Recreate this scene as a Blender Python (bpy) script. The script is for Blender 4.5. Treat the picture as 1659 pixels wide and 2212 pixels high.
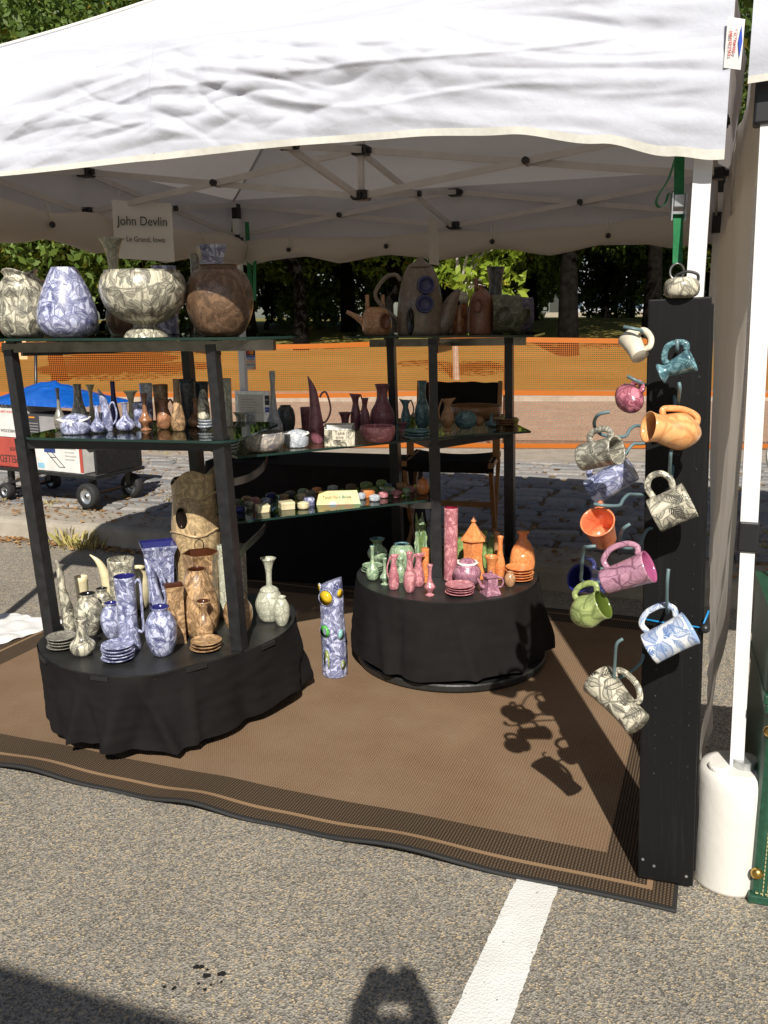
import bpy, bmesh, math, random
import numpy as np
from math import sin, cos, pi, radians, sqrt
from mathutils import Vector, Matrix, Quaternion, noise
random.seed(7)
for o in list(bpy.data.objects): bpy.data.objects.remove(o, do_unlink=True)
S = bpy.context.scene
COL = S.collection
# ------------------------------------------------------------------ camera, sky, sun, exposure
YAW = radians(20.794); PITCH = radians(12.446); ROLL = radians(-0.564)
cd = bpy.data.cameras.new('camera'); cam = bpy.data.objects.new('camera', cd); COL.objects.link(cam)
cd.sensor_fit = 'VERTICAL'; cd.sensor_height = 24.0; cd.lens = 24.0*1912/2212; cd.clip_start = .02; cd.clip_end = 1500
cam.location = (1.5767, -3.9057, 1.55)
cam.rotation_euler = (Matrix.Rotation(YAW, 4, 'Z') @ Matrix.Rotation(pi/2-PITCH, 4, 'X') @ Matrix.Rotation(ROLL, 4, 'Z')).to_euler()
S.camera = cam
SHX, SHY = -.42, 1.06                      # shadow offset per metre of height
SUN_EL = math.atan2(1, math.hypot(SHX, SHY))
W = bpy.data.worlds.new('World'); S.world = W; W.use_nodes = True
nt = W.node_tree; bg = nt.nodes['Background']
sky = nt.nodes.new('ShaderNodeTexSky'); sky.sky_type = 'NISHITA'; sky.sun_disc = False
sky.sun_elevation = SUN_EL; sky.sun_rotation = math.atan2(-SHX, -SHY)
nt.links.new(sky.outputs[0], bg.inputs[0]); bg.inputs[1].default_value = 0.05
sd = bpy.data.lights.new('sun', 'SUN'); sun = bpy.data.objects.new('sun', sd); COL.objects.link(sun)
sd.energy = 4.6; sd.angle = radians(.53); sd.color = (1, .95, .87)
sun.rotation_euler = Vector((SHX, SHY, -1)).to_track_quat('-Z', 'Y').to_euler()
S.view_settings.view_transform = 'Standard'; S.view_settings.look = 'None'
S.view_settings.exposure = 0.33; S.view_settings.gamma = 1
S.render.engine = 'CYCLES'
S.cycles.use_denoising = True
S.cycles.max_bounces = 8; S.cycles.transparent_max_bounces = 12
S.cycles.caustics_reflective = False; S.cycles.caustics_refractive = False
S.cycles.sample_clamp_indirect = 4

# ------------------------------------------------------------------ object helpers
def tag(o, label=None, cat=None, group=None, kind=None):
    if label: o['label'] = label
    if cat: o['category'] = cat
    if group: o['group'] = group
    if kind: o['kind'] = kind
    return o
def link(name, data, parent=None):
    o = bpy.data.objects.new(name, data); COL.objects.link(o)
    if parent is not None: o.parent = parent
    return o
def thing(name, label, cat, loc=(0, 0, 0), rz=0, group=None):
    o = link(name, None); o.location = loc; o.rotation_euler = (0, 0, rz); o.empty_display_size = .05
    return tag(o, label, cat, group)
def mesh(name, v, f, mat, parent=None, smooth=False, uv=None, midx=None):
    me = bpy.data.meshes.new(name); me.from_pydata([tuple(p) for p in v], [], f)
    mats = mat if isinstance(mat, (list, tuple)) else [mat]
    for m in mats: me.materials.append(m)
    if midx is not None: me.polygons.foreach_set('material_index', midx)
    if smooth: me.polygons.foreach_set('use_smooth', [True]*len(me.polygons))
    if uv is not None:
        l = me.uv_layers.new(name='UVMap')
        fl = [c for q in uv for p in q for c in p]; l.data.foreach_set('uv', fl)
    me.update(); return link(name, me, parent)
def box_vf(x0, x1, y0, y1, z0, z1, b=0):
    if b <= 0:
        v = [(x0,y0,z0),(x1,y0,z0),(x1,y1,z0),(x0,y1,z0),(x0,y0,z1),(x1,y0,z1),(x1,y1,z1),(x0,y1,z1)]
        return v, [(3,2,1,0),(4,5,6,7),(0,1,5,4),(1,2,6,5),(2,3,7,6),(3,0,4,7)]
    bm = bmesh.new(); bmesh.ops.create_cube(bm, size=1)
    for q in bm.verts: q.co = ((x0+x1)/2+q.co.x*(x1-x0), (y0+y1)/2+q.co.y*(y1-y0), (z0+z1)/2+q.co.z*(z1-z0))
    bmesh.ops.bevel(bm, geom=list(bm.edges), offset=b, segments=2, profile=.5, affect='EDGES')
    bm.verts.ensure_lookup_table(); v = [tuple(q.co) for q in bm.verts]; f = [tuple(x.index for x in p.verts) for p in bm.faces]; bm.free()
    return v, f
def box(name, x0, x1, y0, y1, z0, z1, mat, parent=None, b=0):
    v, f = box_vf(x0, x1, y0, y1, z0, z1, b); return mesh(name, v, f, mat, parent)
class MB:
    def __init__(s): s.v = []; s.f = []; s.m = []
    def add(s, v, f, m=0):
        k = len(s.v); s.v += [tuple(p) for p in v]; s.f += [tuple(i+k for i in q) for q in f]; s.m += [m]*len(f); return s
    def box(s, *a, b=0, m=0): return s.add(*box_vf(*a, b), m)
    def xbox(s, M4, x0, x1, y0, y1, z0, z1, b=0, m=0):
        v, f = box_vf(x0, x1, y0, y1, z0, z1, b); return s.add([M4 @ Vector(p) for p in v], f, m)
    def build(s, name, mat, parent=None, smooth=False): return mesh(name, s.v, s.f, mat, parent, smooth, midx=s.m)
def frame(d, up=Vector((0, 0, 1))):
    d = d.normalized(); x = d.cross(up)
    if x.length < 1e-4: x = d.cross(Vector((1, 0, 0)))
    x.normalize(); y = x.cross(d); return x, y
def bar_vf(a, b, w, h, up=Vector((0, 0, 1))):
    a, b = Vector(a), Vector(b); x, y = frame(b-a, up); v = []
    for p in (a, b):
        for sx, sy in ((-1,-1),(1,-1),(1,1),(-1,1)): v.append(p+x*sx*w/2+y*sy*h/2)
    return v, [(0,1,2,3),(7,6,5,4),(0,4,5,1),(1,5,6,2),(2,6,7,3),(3,7,4,0)]
def bar(name, a, b, w, h, mat, parent=None): 
    v, f = bar_vf(a, b, w, h); return mesh(name, v, f, mat, parent)
def catmull(pts, n=6, closed=False):
    P = [Vector(p) for p in pts]; N = len(P); out = []
    for i in range(N if closed else N-1):
        if closed: p0, p1, p2, p3 = P[(i-1) % N], P[i], P[(i+1) % N], P[(i+2) % N]
        else: p0, p1, p2, p3 = P[max(i-1, 0)], P[i], P[i+1], P[min(i+2, N-1)]
        for k in range(n):
            t = k/n
            out.append(.5*((2*p1)+(-p0+p2)*t+(2*p0-5*p1+4*p2-p3)*t*t+(-p0+3*p1-3*p2+p3)*t**3))
    if not closed: out.append(P[-1])
    return out
def tube_vf(pts, rad, n=10, cap=True, flat=1.0):
    P = [Vector(p) for p in pts]; R = rad if isinstance(rad, (list, tuple)) else [rad]*len(P)
    v = []; f = []; x = None
    for i, p in enumerate(P):
        d = (P[min(i+1, len(P)-1)]-P[max(i-1, 0)]).normalized()
        if x is None: x, y = frame(d)
        else:
            x = (x-d*x.dot(d)); x = x.normalized() if x.length > 1e-6 else frame(d)[0]; y = x.cross(d)
        for k in range(n):
            a = 2*pi*k/n; v.append(p+(x*cos(a)+y*sin(a)*flat)*R[i])
    for i in range(len(P)-1):
        for k in range(n): f.append((i*n+k, i*n+(k+1) % n, (i+1)*n+(k+1) % n, (i+1)*n+k))
    if cap:
        f.append(tuple(range(n))[::-1]); f.append(tuple(range((len(P)-1)*n, len(P)*n)))
    return v, f
def tube(name, pts, rad, mat, parent=None, n=10, smooth=True, flat=1.0):
    v, f = tube_vf(pts, rad, n, True, flat)
    uv = [[(((j % n)/n)*.1, (j//n)*.01) for j in q] for q in f]
    return mesh(name, v, f, mat, parent, smooth, uv=uv)
def lathe_vf(prof, n=32, a0=pi/2):
    v = []; f = []
    for r, z in prof:
        for k in range(n):
            a = a0+2*pi*k/n; v.append((r*cos(a), r*sin(a), z))
    for i in range(len(prof)-1):
        for k in range(n): f.append((i*n+k, i*n+(k+1) % n, (i+1)*n+(k+1) % n, (i+1)*n+k))
    return v, f
def sheet(name, fn, nu, nv, mat, parent=None, smooth=True, uvs=(1, 1)):
    v = []; f = []; uv = []
    for j in range(nv+1):
        for i in range(nu+1): v.append(fn(i/nu, j/nv))
    for j in range(nv):
        for i in range(nu):
            f.append((j*(nu+1)+i, j*(nu+1)+i+1, (j+1)*(nu+1)+i+1, (j+1)*(nu+1)+i))
            uv.append([(i/nu*uvs[0], j/nv*uvs[1]), ((i+1)/nu*uvs[0], j/nv*uvs[1]), ((i+1)/nu*uvs[0], (j+1)/nv*uvs[1]), (i/nu*uvs[0], (j+1)/nv*uvs[1])])
    return mesh(name, v, f, mat, parent, smooth, uv=uv)
def text(name, s, size, M4, mat, parent=None, align='CENTER', ext=.0004, xs=1.0, serif=False):
    c = bpy.data.curves.new(name, 'FONT'); c.body = s; c.size = size; c.align_x = align; c.align_y = 'CENTER'; c.extrude = ext
    t = bpy.data.objects.new('tmp', c); COL.objects.link(t)
    dg = bpy.context.evaluated_depsgraph_get(); me = bpy.data.meshes.new_from_object(t.evaluated_get(dg))
    bpy.data.objects.remove(t, do_unlink=True)
    me.transform(M4 @ Matrix.Diagonal((xs, 1, 1, 1))); me.materials.clear(); me.materials.append(mat)
    return link(name, me, parent)
def nz(x, y, z=0): return noise.noise(Vector((x, y, z)))
def ridge(x, y, z=0): return 1-2*abs(noise.noise(Vector((x, y, z))))
RIGHT = Vector((cos(YAW), sin(YAW), 0)); AWAY = Vector((-sin(YAW), cos(YAW), 0))

# ------------------------------------------------------------------ materials
class NB:
    """small node builder"""
    def __init__(s, name):
        s.m = bpy.data.materials.new(name); s.m.use_nodes = True; s.t = s.m.node_tree
        s.b = s.t.nodes['Principled BSDF']; s.out = s.t.nodes['Material Output']
    def n(s, t, **k):
        q = s.t.nodes.new(t)
        for a, v in k.items(): setattr(q, a, v)
        return q
    def L(s, a, b): s.t.links.new(a, b)
    def val(s, node, i, x):
        if isinstance(x, bpy.types.NodeSocket): s.L(x, node.inputs[i])
        elif x is not None: node.inputs[i].default_value = x
    def math(s, op, a, b=None, c=None, clamp=False):
        q = s.n('ShaderNodeMath', operation=op, use_clamp=clamp)
        for i, x in enumerate((a, b, c)): s.val(q, i, x)
        return q.outputs[0]
    def vm(s, op, a, b=None):
        q = s.n('ShaderNodeVectorMath', operation=op); s.val(q, 0, a); s.val(q, 1, b); return q.outputs[0]
    def mix(s, fac, a, b, blend='MIX'):
        q = s.n('ShaderNodeMix', data_type='RGBA', blend_type=blend)
        s.val(q, 0, fac); s.val(q, 6, a if isinstance(a, bpy.types.NodeSocket) else (*a, 1)); s.val(q, 7, b if isinstance(b, bpy.types.NodeSocket) else (*b, 1))
        return q.outputs[2]
    def noise(s, scale, detail=4, vec=None, rough=.55, dist=0, dim='3D'):
        q = s.n('ShaderNodeTexNoise', noise_dimensions=dim); q.inputs['Scale'].default_value = scale; q.inputs['Detail'].default_value = detail
        q.inputs['Roughness'].default_value = rough; q.inputs['Distortion'].default_value = dist
        if vec is not None: s.L(vec, q.inputs['Vector'])
        return q.outputs[0]
    def ramp(s, fac, lo, hi):
        q = s.n('ShaderNodeMapRange'); s.val(q, 0, fac); q.inputs[1].default_value = lo; q.inputs[2].default_value = hi; return q.outputs[0]
    def obj(s): return s.n('ShaderNodeTexCoord').outputs['Object']
    def gen(s): return s.n('ShaderNodeTexCoord').outputs['Generated']
    def uv(s): return s.n('ShaderNodeTexCoord').outputs['UV']
    def pos(s): return s.n('ShaderNodeNewGeometry').outputs['Position']
    def bump(s, h, st=.3, d=.01):
        q = s.n('ShaderNodeBump'); q.inputs['Strength'].default_value = st; q.inputs['Distance'].default_value = d
        s.L(h, q.inputs['Height']); s.L(q.outputs[0], s.b.inputs['Normal']); return q
    def set(s, color=None, rough=None, metal=None, spec=None):
        if color is not None: s.val(s.b, 'Base Color', color if isinstance(color, bpy.types.NodeSocket) else (*color, 1))
        if rough is not None: s.val(s.b, 'Roughness', rough)
        if metal is not None: s.val(s.b, 'Metallic', metal)
        if spec is not None: s.val(s.b, 'Specular IOR Level', spec)
        return s.m
def plain(name, c, rough=.5, metal=0, spec=.5, var=.12, scale=12, bump=0):
    k = NB(name); n = k.noise(scale, 5, k.obj())
    col = k.mix(k.ramp(n, .3, .7), tuple(x*(1-var) for x in c), tuple(min(1, x*(1+var)) for x in c))
    k.set(col, rough, metal, spec)
    if bump: k.bump(k.noise(scale*8, 3, k.obj()), bump, .004)
    return k.m

def leaf_group():
    g = bpy.data.node_groups.new('leaf_print', 'ShaderNodeTree')
    g.interface.new_socket('Vector', in_out='INPUT', socket_type='NodeSocketVector')
    g.interface.new_socket('Scale', in_out='INPUT', socket_type='NodeSocketFloat')
    g.interface.new_socket('Ink', in_out='OUTPUT', socket_type='NodeSocketFloat')
    gi = g.nodes.new('NodeGroupInput'); go = g.nodes.new('NodeGroupOutput')
    k = NB.__new__(NB); k.t = g
    vec, sc = gi.outputs[0], gi.outputs[1]
    vo = k.n('ShaderNodeTexVoronoi', voronoi_dimensions='2D', feature='F1'); vo.inputs['Randomness'].default_value = .85
    k.L(vec, vo.inputs['Vector']); k.L(sc, vo.inputs['Scale'])
    loc = k.vm('SUBTRACT', vec, vo.outputs['Position'])
    sv = k.n('ShaderNodeVectorMath', operation='SCALE'); k.L(loc, sv.inputs[0]); k.L(sc, sv.inputs[3])
    sep = k.n('ShaderNodeSeparateColor'); k.L(vo.outputs['Color'], sep.inputs[0])
    ro = k.n('ShaderNodeVectorRotate', rotation_type='Z_AXIS'); k.L(sv.outputs[0], ro.inputs['Vector']); k.L(k.math('MULTIPLY', sep.outputs[0], 6.283), ro.inputs['Angle'])
    xyz = k.n('ShaderNodeSeparateXYZ'); k.L(ro.outputs[0], xyz.inputs[0])
    x = xyz.outputs[0]; ay = k.math('ABSOLUTE', xyz.outputs[1])
    xn = k.math('DIVIDE', x, .58)
    wid = k.math('MULTIPLY', k.math('SUBTRACT', 1.0, k.math('MULTIPLY', xn, xn)), k.math('MULTIPLY_ADD', x, -.16, .27))
    leaf = k.math('SUBTRACT', wid, ay)
    fill = k.math('MULTIPLY', leaf, 22, clamp=True)
    edge = k.math('MULTIPLY', k.math('SUBTRACT', 1.0, k.math('MULTIPLY', k.math('ABSOLUTE', leaf), 15, clamp=True)), 1.0)
    inx = k.math('LESS_THAN', k.math('ABSOLUTE', x), .6)
    mid = k.math('MULTIPLY', k.math('SUBTRACT', 1.0, k.math('MULTIPLY', ay, 13, clamp=True)), inx)
    pp = k.math('PINGPONG', k.math('MULTIPLY', k.math('SUBTRACT', x, k.math('MULTIPLY', ay, .9)), 9), .5)
    side = k.math('MULTIPLY', k.math('SUBTRACT', 1.0, k.math('MULTIPLY', pp, 4.5, clamp=True)), fill)
    frond = k.math('MULTIPLY', fill, k.math('GREATER_THAN', pp, .2))
    isf = k.math('GREATER_THAN', sep.outputs[1], .5)
    body = k.math('ADD', k.math('MULTIPLY', frond, isf), k.math('MULTIPLY', k.math('MULTIPLY', fill, k.math('MULTIPLY_ADD', sep.outputs[2], .4, .18)), k.math('SUBTRACT', 1.0, isf)))
    lines = k.math('MAXIMUM', k.math('MULTIPLY', k.math('MAXIMUM', edge, side), k.math('SUBTRACT', 1.0, isf)), mid)
    k.L(k.math('MAXIMUM', k.math('MULTIPLY', body, .95), lines), go.inputs[0])
    return g
LEAFG = leaf_group()
def glaze(name, base, wash, ink, scale=20, amt=1.0, rough=.2, stems=.85, lw=1.0, streak=0):
    k = NB(name)
    oi = k.n('ShaderNodeObjectInfo'); off = k.n('ShaderNodeCombineXYZ')
    k.L(k.math('MULTIPLY', oi.outputs['Random'], 17.3), off.inputs[0]); k.L(k.math('MULTIPLY', oi.outputs['Random'], 41.7), off.inputs[1])
    uv = k.vm('ADD', k.uv(), off.outputs[0])
    dn = k.n('ShaderNodeTexNoise'); dn.inputs['Scale'].default_value = 26; dn.inputs['Detail'].default_value = 2; k.L(uv, dn.inputs['Vector'])
    ds = k.n('ShaderNodeVectorMath', operation='SCALE'); k.L(k.vm('SUBTRACT', dn.outputs['Color'], (.5, .5, .5)), ds.inputs[0]); ds.inputs[3].default_value = .02
    wv = k.vm('ADD', uv, ds.outputs[0])
    def layer(vec, s):
        q = k.n('ShaderNodeGroup'); q.node_tree = LEAFG; k.L(vec, q.inputs[0]); q.inputs[1].default_value = s; return q.outputs[0]
    a = layer(wv, scale); b = layer(k.vm('ADD', wv, (3.31, 7.77, 0)), scale*1.55)
    vd = k.n('ShaderNodeTexVoronoi', voronoi_dimensions='2D', feature='DISTANCE_TO_EDGE'); vd.inputs['Scale'].default_value = scale*.75; k.L(wv, vd.inputs['Vector'])
    st = k.math('MULTIPLY', k.math('SUBTRACT', 1.0, k.math('MULTIPLY', vd.outputs[0], 16, clamp=True)), stems)
    ve = k.n('ShaderNodeTexVoronoi', voronoi_dimensions='2D', feature='DISTANCE_TO_EDGE'); ve.inputs['Scale'].default_value = scale*1.9
    sm = k.n('ShaderNodeMapping'); sm.inputs['Scale'].default_value = (1.0, .45, 1); k.L(wv, sm.inputs[0]); k.L(sm.outputs[0], ve.inputs['Vector'])
    st = k.math('MAXIMUM', st, k.math('MULTIPLY', k.math('SUBTRACT', 1.0, k.math('MULTIPLY', ve.outputs[0], 15, clamp=True)), stems*.75))
    ink_v = k.math('MULTIPLY', k.math('MAXIMUM', k.math('MULTIPLY', k.math('MAXIMUM', a, k.math('MULTIPLY', b, .95)), lw), st), amt, clamp=True)
    if streak:
        mp = k.n('ShaderNodeMapping'); mp.inputs['Scale'].default_value = (1, .12, 1); k.L(uv, mp.inputs[0]); ink_v = k.math('MAXIMUM', ink_v, k.math('MULTIPLY', k.ramp(k.noise(90, 4, mp.outputs[0], .6), .5, .72), streak))
    fade = k.ramp(k.noise(9, 3, uv), .36, .56)
    ink_v = k.math('MULTIPLY', ink_v, k.math('MULTIPLY_ADD', fade, .15, .85))
    mot = k.ramp(k.noise(70, 6, uv, .7), .34, .66)
    base = tuple(min(.84, x*1.12+.01) for x in base)
    col = k.mix(ink_v, k.mix(k.math('MULTIPLY', mot, .6), base, wash), ink)
    k.set(col, k.math('MULTIPLY_ADD', ink_v, .12, rough)); k.b.inputs['Coat Weight'].default_value = .25; k.b.inputs['Coat Roughness'].default_value = .08
    k.bump(k.math('MULTIPLY', ink_v, -1.0), .25, .0012)
    return k.m
G = {}
OV = dict(sage=dict(lw=.5, amt=1.0), mauve=dict(lw=.35), lime=dict(lw=.3, amt=.85), orange=dict(lw=.45, amt=.85, streak=.45), coral=dict(lw=.1, amt=.4), tan=dict(lw=.4, amt=.7), tan2=dict(lw=.4, amt=.8), plum=dict(lw=.5, amt=.7, streak=.5), plum2=dict(lw=.7), pink=dict(lw=.8, streak=.6),
 steel=dict(lw=.5, amt=.9, streak=.3), gray=dict(lw=.6, streak=.6), rust=dict(lw=.2, stems=.3, streak=.6), graypot=dict(lw=.35, stems=.3, streak=.5), log=dict(lw=.6, stems=.3, streak=.85), wood=dict(lw=.7, stems=.3, streak=.5), wood2=dict(lw=.15, amt=.5, streak=.4), apricot=dict(lw=.7, amt=.7), mint=dict(lw=.7, streak=.5), brown=dict(lw=.9, stems=.6, streak=.55), cream=dict(streak=.5), copper=dict(lw=.6, streak=.5), green=dict(lw=.5, streak=.5), whiteblue=dict(stems=.35))
for nm, *a in [
 ('cream', (.66,.62,.48), (.44,.41,.30), (.018,.017,.015)), ('cream2', (.66,.61,.47), (.5,.45,.33), (.03,.028,.022)),
 ('blue', (.60,.62,.80), (.26,.30,.60), (.022,.028,.12)), ('navyb', (.10,.11,.32), (.04,.045,.18), (.01,.01,.05)),
 ('brown', (.58,.38,.20), (.36,.20,.085), (.05,.02,.008)), ('copper', (.45,.22,.11), (.28,.11,.045), (.05,.014,.006)),
 ('wood', (.22,.13,.075), (.12,.065,.035), (.02,.011,.007)), ('log', (.60,.44,.24), (.42,.28,.13), (.03,.016,.008)),
 ('gray', (.33,.31,.26), (.16,.15,.125), (.02,.02,.018)), ('gray2', (.52,.49,.39), (.30,.28,.22), (.045,.042,.035)), ('slate', (.10,.115,.135), (.055,.06,.07), (.015,.016,.018)),
 ('sage', (.58,.58,.46), (.44,.45,.34), (.10,.105,.075)), ('steel', (.66,.68,.68), (.38,.45,.55), (.07,.09,.15)), ('beige', (.52,.46,.38), (.42,.38,.33), (.10,.10,.13)),
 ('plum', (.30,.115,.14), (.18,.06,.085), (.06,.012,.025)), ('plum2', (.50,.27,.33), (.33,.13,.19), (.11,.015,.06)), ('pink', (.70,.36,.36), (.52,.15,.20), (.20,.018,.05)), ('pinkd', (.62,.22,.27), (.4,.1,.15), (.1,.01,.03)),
 ('teal', (.20,.36,.38), (.09,.22,.26), (.012,.05,.07)), ('tan', (.48,.27,.13), (.36,.18,.08), (.14,.06,.025)), ('tan2', (.55,.32,.17), (.42,.2,.1), (.15,.05,.02)), ('wood2', (.40,.21,.09), (.28,.13,.05), (.10,.04,.015)),
 ('mint', (.48,.55,.36), (.22,.38,.22), (.012,.10,.06)), ('green', (.34,.45,.16), (.17,.28,.07), (.02,.07,.015)), ('green2', (.17,.19,.12), (.1,.12,.07), (.025,.03,.015)), ('purple', (.13,.12,.19), (.08,.08,.15), (.02,.02,.05)),
 ('orange', (.80,.34,.12), (.70,.17,.04), (.40,.06,.012)), ('apricot', (.78,.42,.17), (.72,.30,.09), (.42,.10,.02)), ('coral', (.80,.25,.11), (.66,.14,.05), (.35,.04,.015)), ('rust', (.22,.09,.05), (.14,.05,.03), (.04,.015,.01)),
 ('mauve', (.52,.28,.36), (.42,.19,.27), (.08,.012,.04)), ('lime', (.36,.42,.15), (.24,.30,.09), (.025,.05,.01)), ('whiteblue', (.72,.73,.72), (.58,.64,.70), (.10,.19,.42)),
 ('graypot', (.21,.17,.13), (.14,.11,.085), (.04,.03,.024)), ('orangecream', (.45,.2,.08), (.35,.14,.05), (.12,.04,.02))]:
    G[nm] = glaze('glaze_'+nm, *a, scale={'cream': 18, 'blue': 20, 'brown': 19, 'cream2': 18, 'whiteblue': 15, 'mauve': 16, 'lime': 17, 'apricot': 13, 'wood': 18, 'log': 30, 'graypot': 18}.get(nm, 24), **OV.get(nm, {}))
for nm, c in dict(paper=(.66,.58,.36), navy=(.02,.022,.14), black=(.008,.008,.008), brown_in=(.07,.022,.01), pink_in=(.3,.02,.05), lime_in=(.09,.13,.02), mauve_in=(.38,.09,.2), bluein=(.3,.42,.62), ivory=(.70,.64,.50), yellow=(.75,.5,.03), bluepit=(.055,.06,.15), greenin=(.12,.5,.1), aquain=(.3,.6,.55), creamlid=(.4,.36,.26)).items():
    G[nm] = plain('glaze_'+nm, c, .18, var=.18, scale=25); 
MT = {}
MT['black_metal'] = plain('black_metal', (.018,.018,.019), .33, var=.4, scale=30, bump=.1)
MT['dark_chrome'] = plain('dark_chrome', (.16,.15,.14), .22, metal=.9, var=.3, scale=20)
MT['black_cloth'] = plain('black_cloth', (.012,.0105,.0105), .9, spec=.15, var=.25, scale=7, bump=.15)
MT['black_top'] = plain('black_top', (.02,.02,.019), .42, var=.5, scale=9, bump=.12)
MT['steel'] = plain('steel', (.6,.6,.6), .3, metal=1)
MT['galv'] = plain('galvanised', (.55,.57,.58), .35, metal=.8, scale=40, var=.25)
MT['black_plastic'] = plain('black_plastic', (.015,.015,.016), .45)
MT['frame_paint'] = plain('frame_paint', (.58,.56,.54), .4, var=.06)
MT['white_paint'] = plain('white_paint', (.78,.78,.77), .35, var=.05)
MT['hook'] = plain('hook_vinyl', (.13,.20,.21), .4, var=.1)
MT['wood_chair'] = plain('wood_chair', (.33,.16,.06), .45, var=.25, scale=18)
MT['paper'] = plain('paper', (.74,.73,.70), .7, var=.04)
MT['paperdim'] = plain('paper_aged', (.6,.58,.52), .7, var=.06)
MT['ink'] = plain('ink', (.03,.03,.03), .6)
MT['redink'] = plain('red_ink', (.6,.06,.04), .6); MT['blueink'] = plain('blue_ink', (.02,.07,.45), .6); MT['skyink'] = plain('sky_ink', (.25,.5,.65), .6)
MT['orangeink'] = plain('orange_ink', (.85,.3,.03), .6); MT['peach'] = plain('peach_paper', (.85,.48,.22), .7)
MT['strap'] = plain('green_strap', (.01,.17,.055), .6, scale=120, var=.25)
MT['cream_trim'] = plain('cream_trim', (.70,.68,.60), .7, var=.08, scale=60)
MT['hole_shade'] = plain('hole_shade', (.012,.008,.006), .9, spec=.1)  # near-black colour stands in for the shade inside the carved holes
MT['card'] = plain('cardboard', (.42,.28,.16), .8)
MT['rubber'] = plain('rubber', (.02,.02,.02), .75)
MT['white_plastic'] = plain('white_plastic', (.76,.73,.67), .5, var=.05, scale=6, bump=.25)
MT['brass'] = plain('brass', (.6,.38,.1), .3, metal=1)
def glass_mat():
    k = NB('shelf_glass'); k.set((.75,.85,.80), .02); k.b.inputs['Transmission Weight'].default_value = 1; k.b.inputs['IOR'].default_value = 1.5
    tr = k.n('ShaderNodeBsdfTransparent'); tr.inputs[0].default_value = (.84,.90,.87,1)
    gl = k.n('ShaderNodeBsdfGlossy'); gl.inputs['Roughness'].default_value = .02; gl.inputs[0].default_value = (.9,.95,.92,1)
    fr = k.n('ShaderNodeFresnel'); fr.inputs[0].default_value = 1.5
    mx = k.n('ShaderNodeMixShader'); k.L(k.math('MULTIPLY_ADD', fr.outputs[0], .9, .03), mx.inputs[0]); k.L(tr.outputs[0], mx.inputs[1]); k.L(gl.outputs[0], mx.inputs[2]); k.L(mx.outputs[0], k.out.inputs[0])
    return k.m
MT['glass'] = glass_mat()
MT['glass_edge'] = plain('glass_edge', (.012,.035,.028), .15)
def canvas(name, c, trans, tc):
    k = NB(name); p = k.obj()
    n = k.noise(9, 6, p, .6); col = k.mix(k.ramp(n, .3, .75), tuple(x*.93 for x in c), c)
    k.set(col, .75, spec=.15)
    wv = k.noise(60, 3, p); wr = k.noise(14, 5, p, .65)
    k.bump(k.math('ADD', k.math('MULTIPLY', wr, 1.0), k.math('MULTIPLY', wv, .1)), .17, .02)
    t = k.n('ShaderNodeBsdfTranslucent'); t.inputs[0].default_value = (*tc, 1)
    mx = k.n('ShaderNodeMixShader'); mx.inputs[0].default_value = trans
    k.L(k.b.outputs[0], mx.inputs[1]); k.L(t.outputs[0], mx.inputs[2]); k.L(mx.outputs[0], k.out.inputs[0])
    return k.m
MT['canvas'] = canvas('white_canvas', (.66,.68,.75), .15, (.75,.66,.60))
MT['canvas_wall'] = canvas('wall_canvas', (.72,.69,.63), .42, (.8,.74,.66))
# ================================================================== SETTING
def asphalt_mat(name, c, sc=150):
    k = NB(name); p = k.pos()
    v = k.n('ShaderNodeTexVoronoi'); v.inputs['Scale'].default_value = sc; k.L(p, v.inputs['Vector'])
    s = k.n('ShaderNodeSeparateColor'); k.L(v.outputs['Color'], s.inputs[0])
    st = k.mix(s.outputs[0], tuple(x*.48 for x in c), tuple(min(1, x*1.5) for x in c))
    warm = k.mix(k.math('GREATER_THAN', s.outputs[1], .86), st, (c[0]*2.0, c[1]*1.72, c[2]*1.3))
    big = k.ramp(k.noise(2.3, 5, p, .6), .3, .7)
    mid = k.ramp(k.noise(22, 5, p, .7), .3, .7)
    col = k.mix(1.0, warm, k.mix(k.math('MULTIPLY_ADD', mid, .5, k.math('MULTIPLY', big, .5)), (.72,.72,.72), (1.12,1.11,1.08)), 'MULTIPLY')
    st2 = k.math('GREATER_THAN', k.noise(3.1, 4, k.vm('ADD', p, (31, 5, 0)), .6), .70)
    col = k.mix(k.math('MULTIPLY', st2, .5), col, tuple(x*.4 for x in c))
    k.set(col, .85, spec=.3)
    k.bump(k.math('ADD', v.outputs['Distance'], k.math('MULTIPLY', mid, .4)), .55, .006)
    return k.m
MT['asphalt'] = asphalt_mat('lot_asphalt', (.27,.247,.208), 200)
MT['road'] = asphalt_mat('road_asphalt', (.36,.285,.225), 140)
def concrete_mat():
    k = NB('concrete'); p = k.pos(); n = k.noise(6, 8, p, .65); f = k.noise(90, 3, p)
    col = k.mix(k.ramp(n, .3, .7), (.27,.24,.19), (.42,.37,.30)); col = k.mix(k.math('MULTIPLY', k.ramp(f, .55, .75), .5), col, (.18,.15,.12))
    k.set(col, .9, spec=.2); k.bump(k.math('ADD', n, k.math('MULTIPLY', f, .5)), .4, .01); return k.m
MT['concrete'] = concrete_mat()
def lawn_mat():
    k = NB('lawn'); p = k.pos(); n = k.noise(.35, 6, p, .6); f = k.noise(9, 6, p, .7)
    col = k.mix(k.ramp(n, .35, .65), (.14,.145,.03), (.27,.215,.06)); col = k.mix(k.math('MULTIPLY', k.ramp(f, .4, .7), .6), col, (.30,.23,.09))
    k.set(col, .95, spec=.1); k.bump(f, .8, .08); return k.m
MT['lawn'] = lawn_mat()
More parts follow.
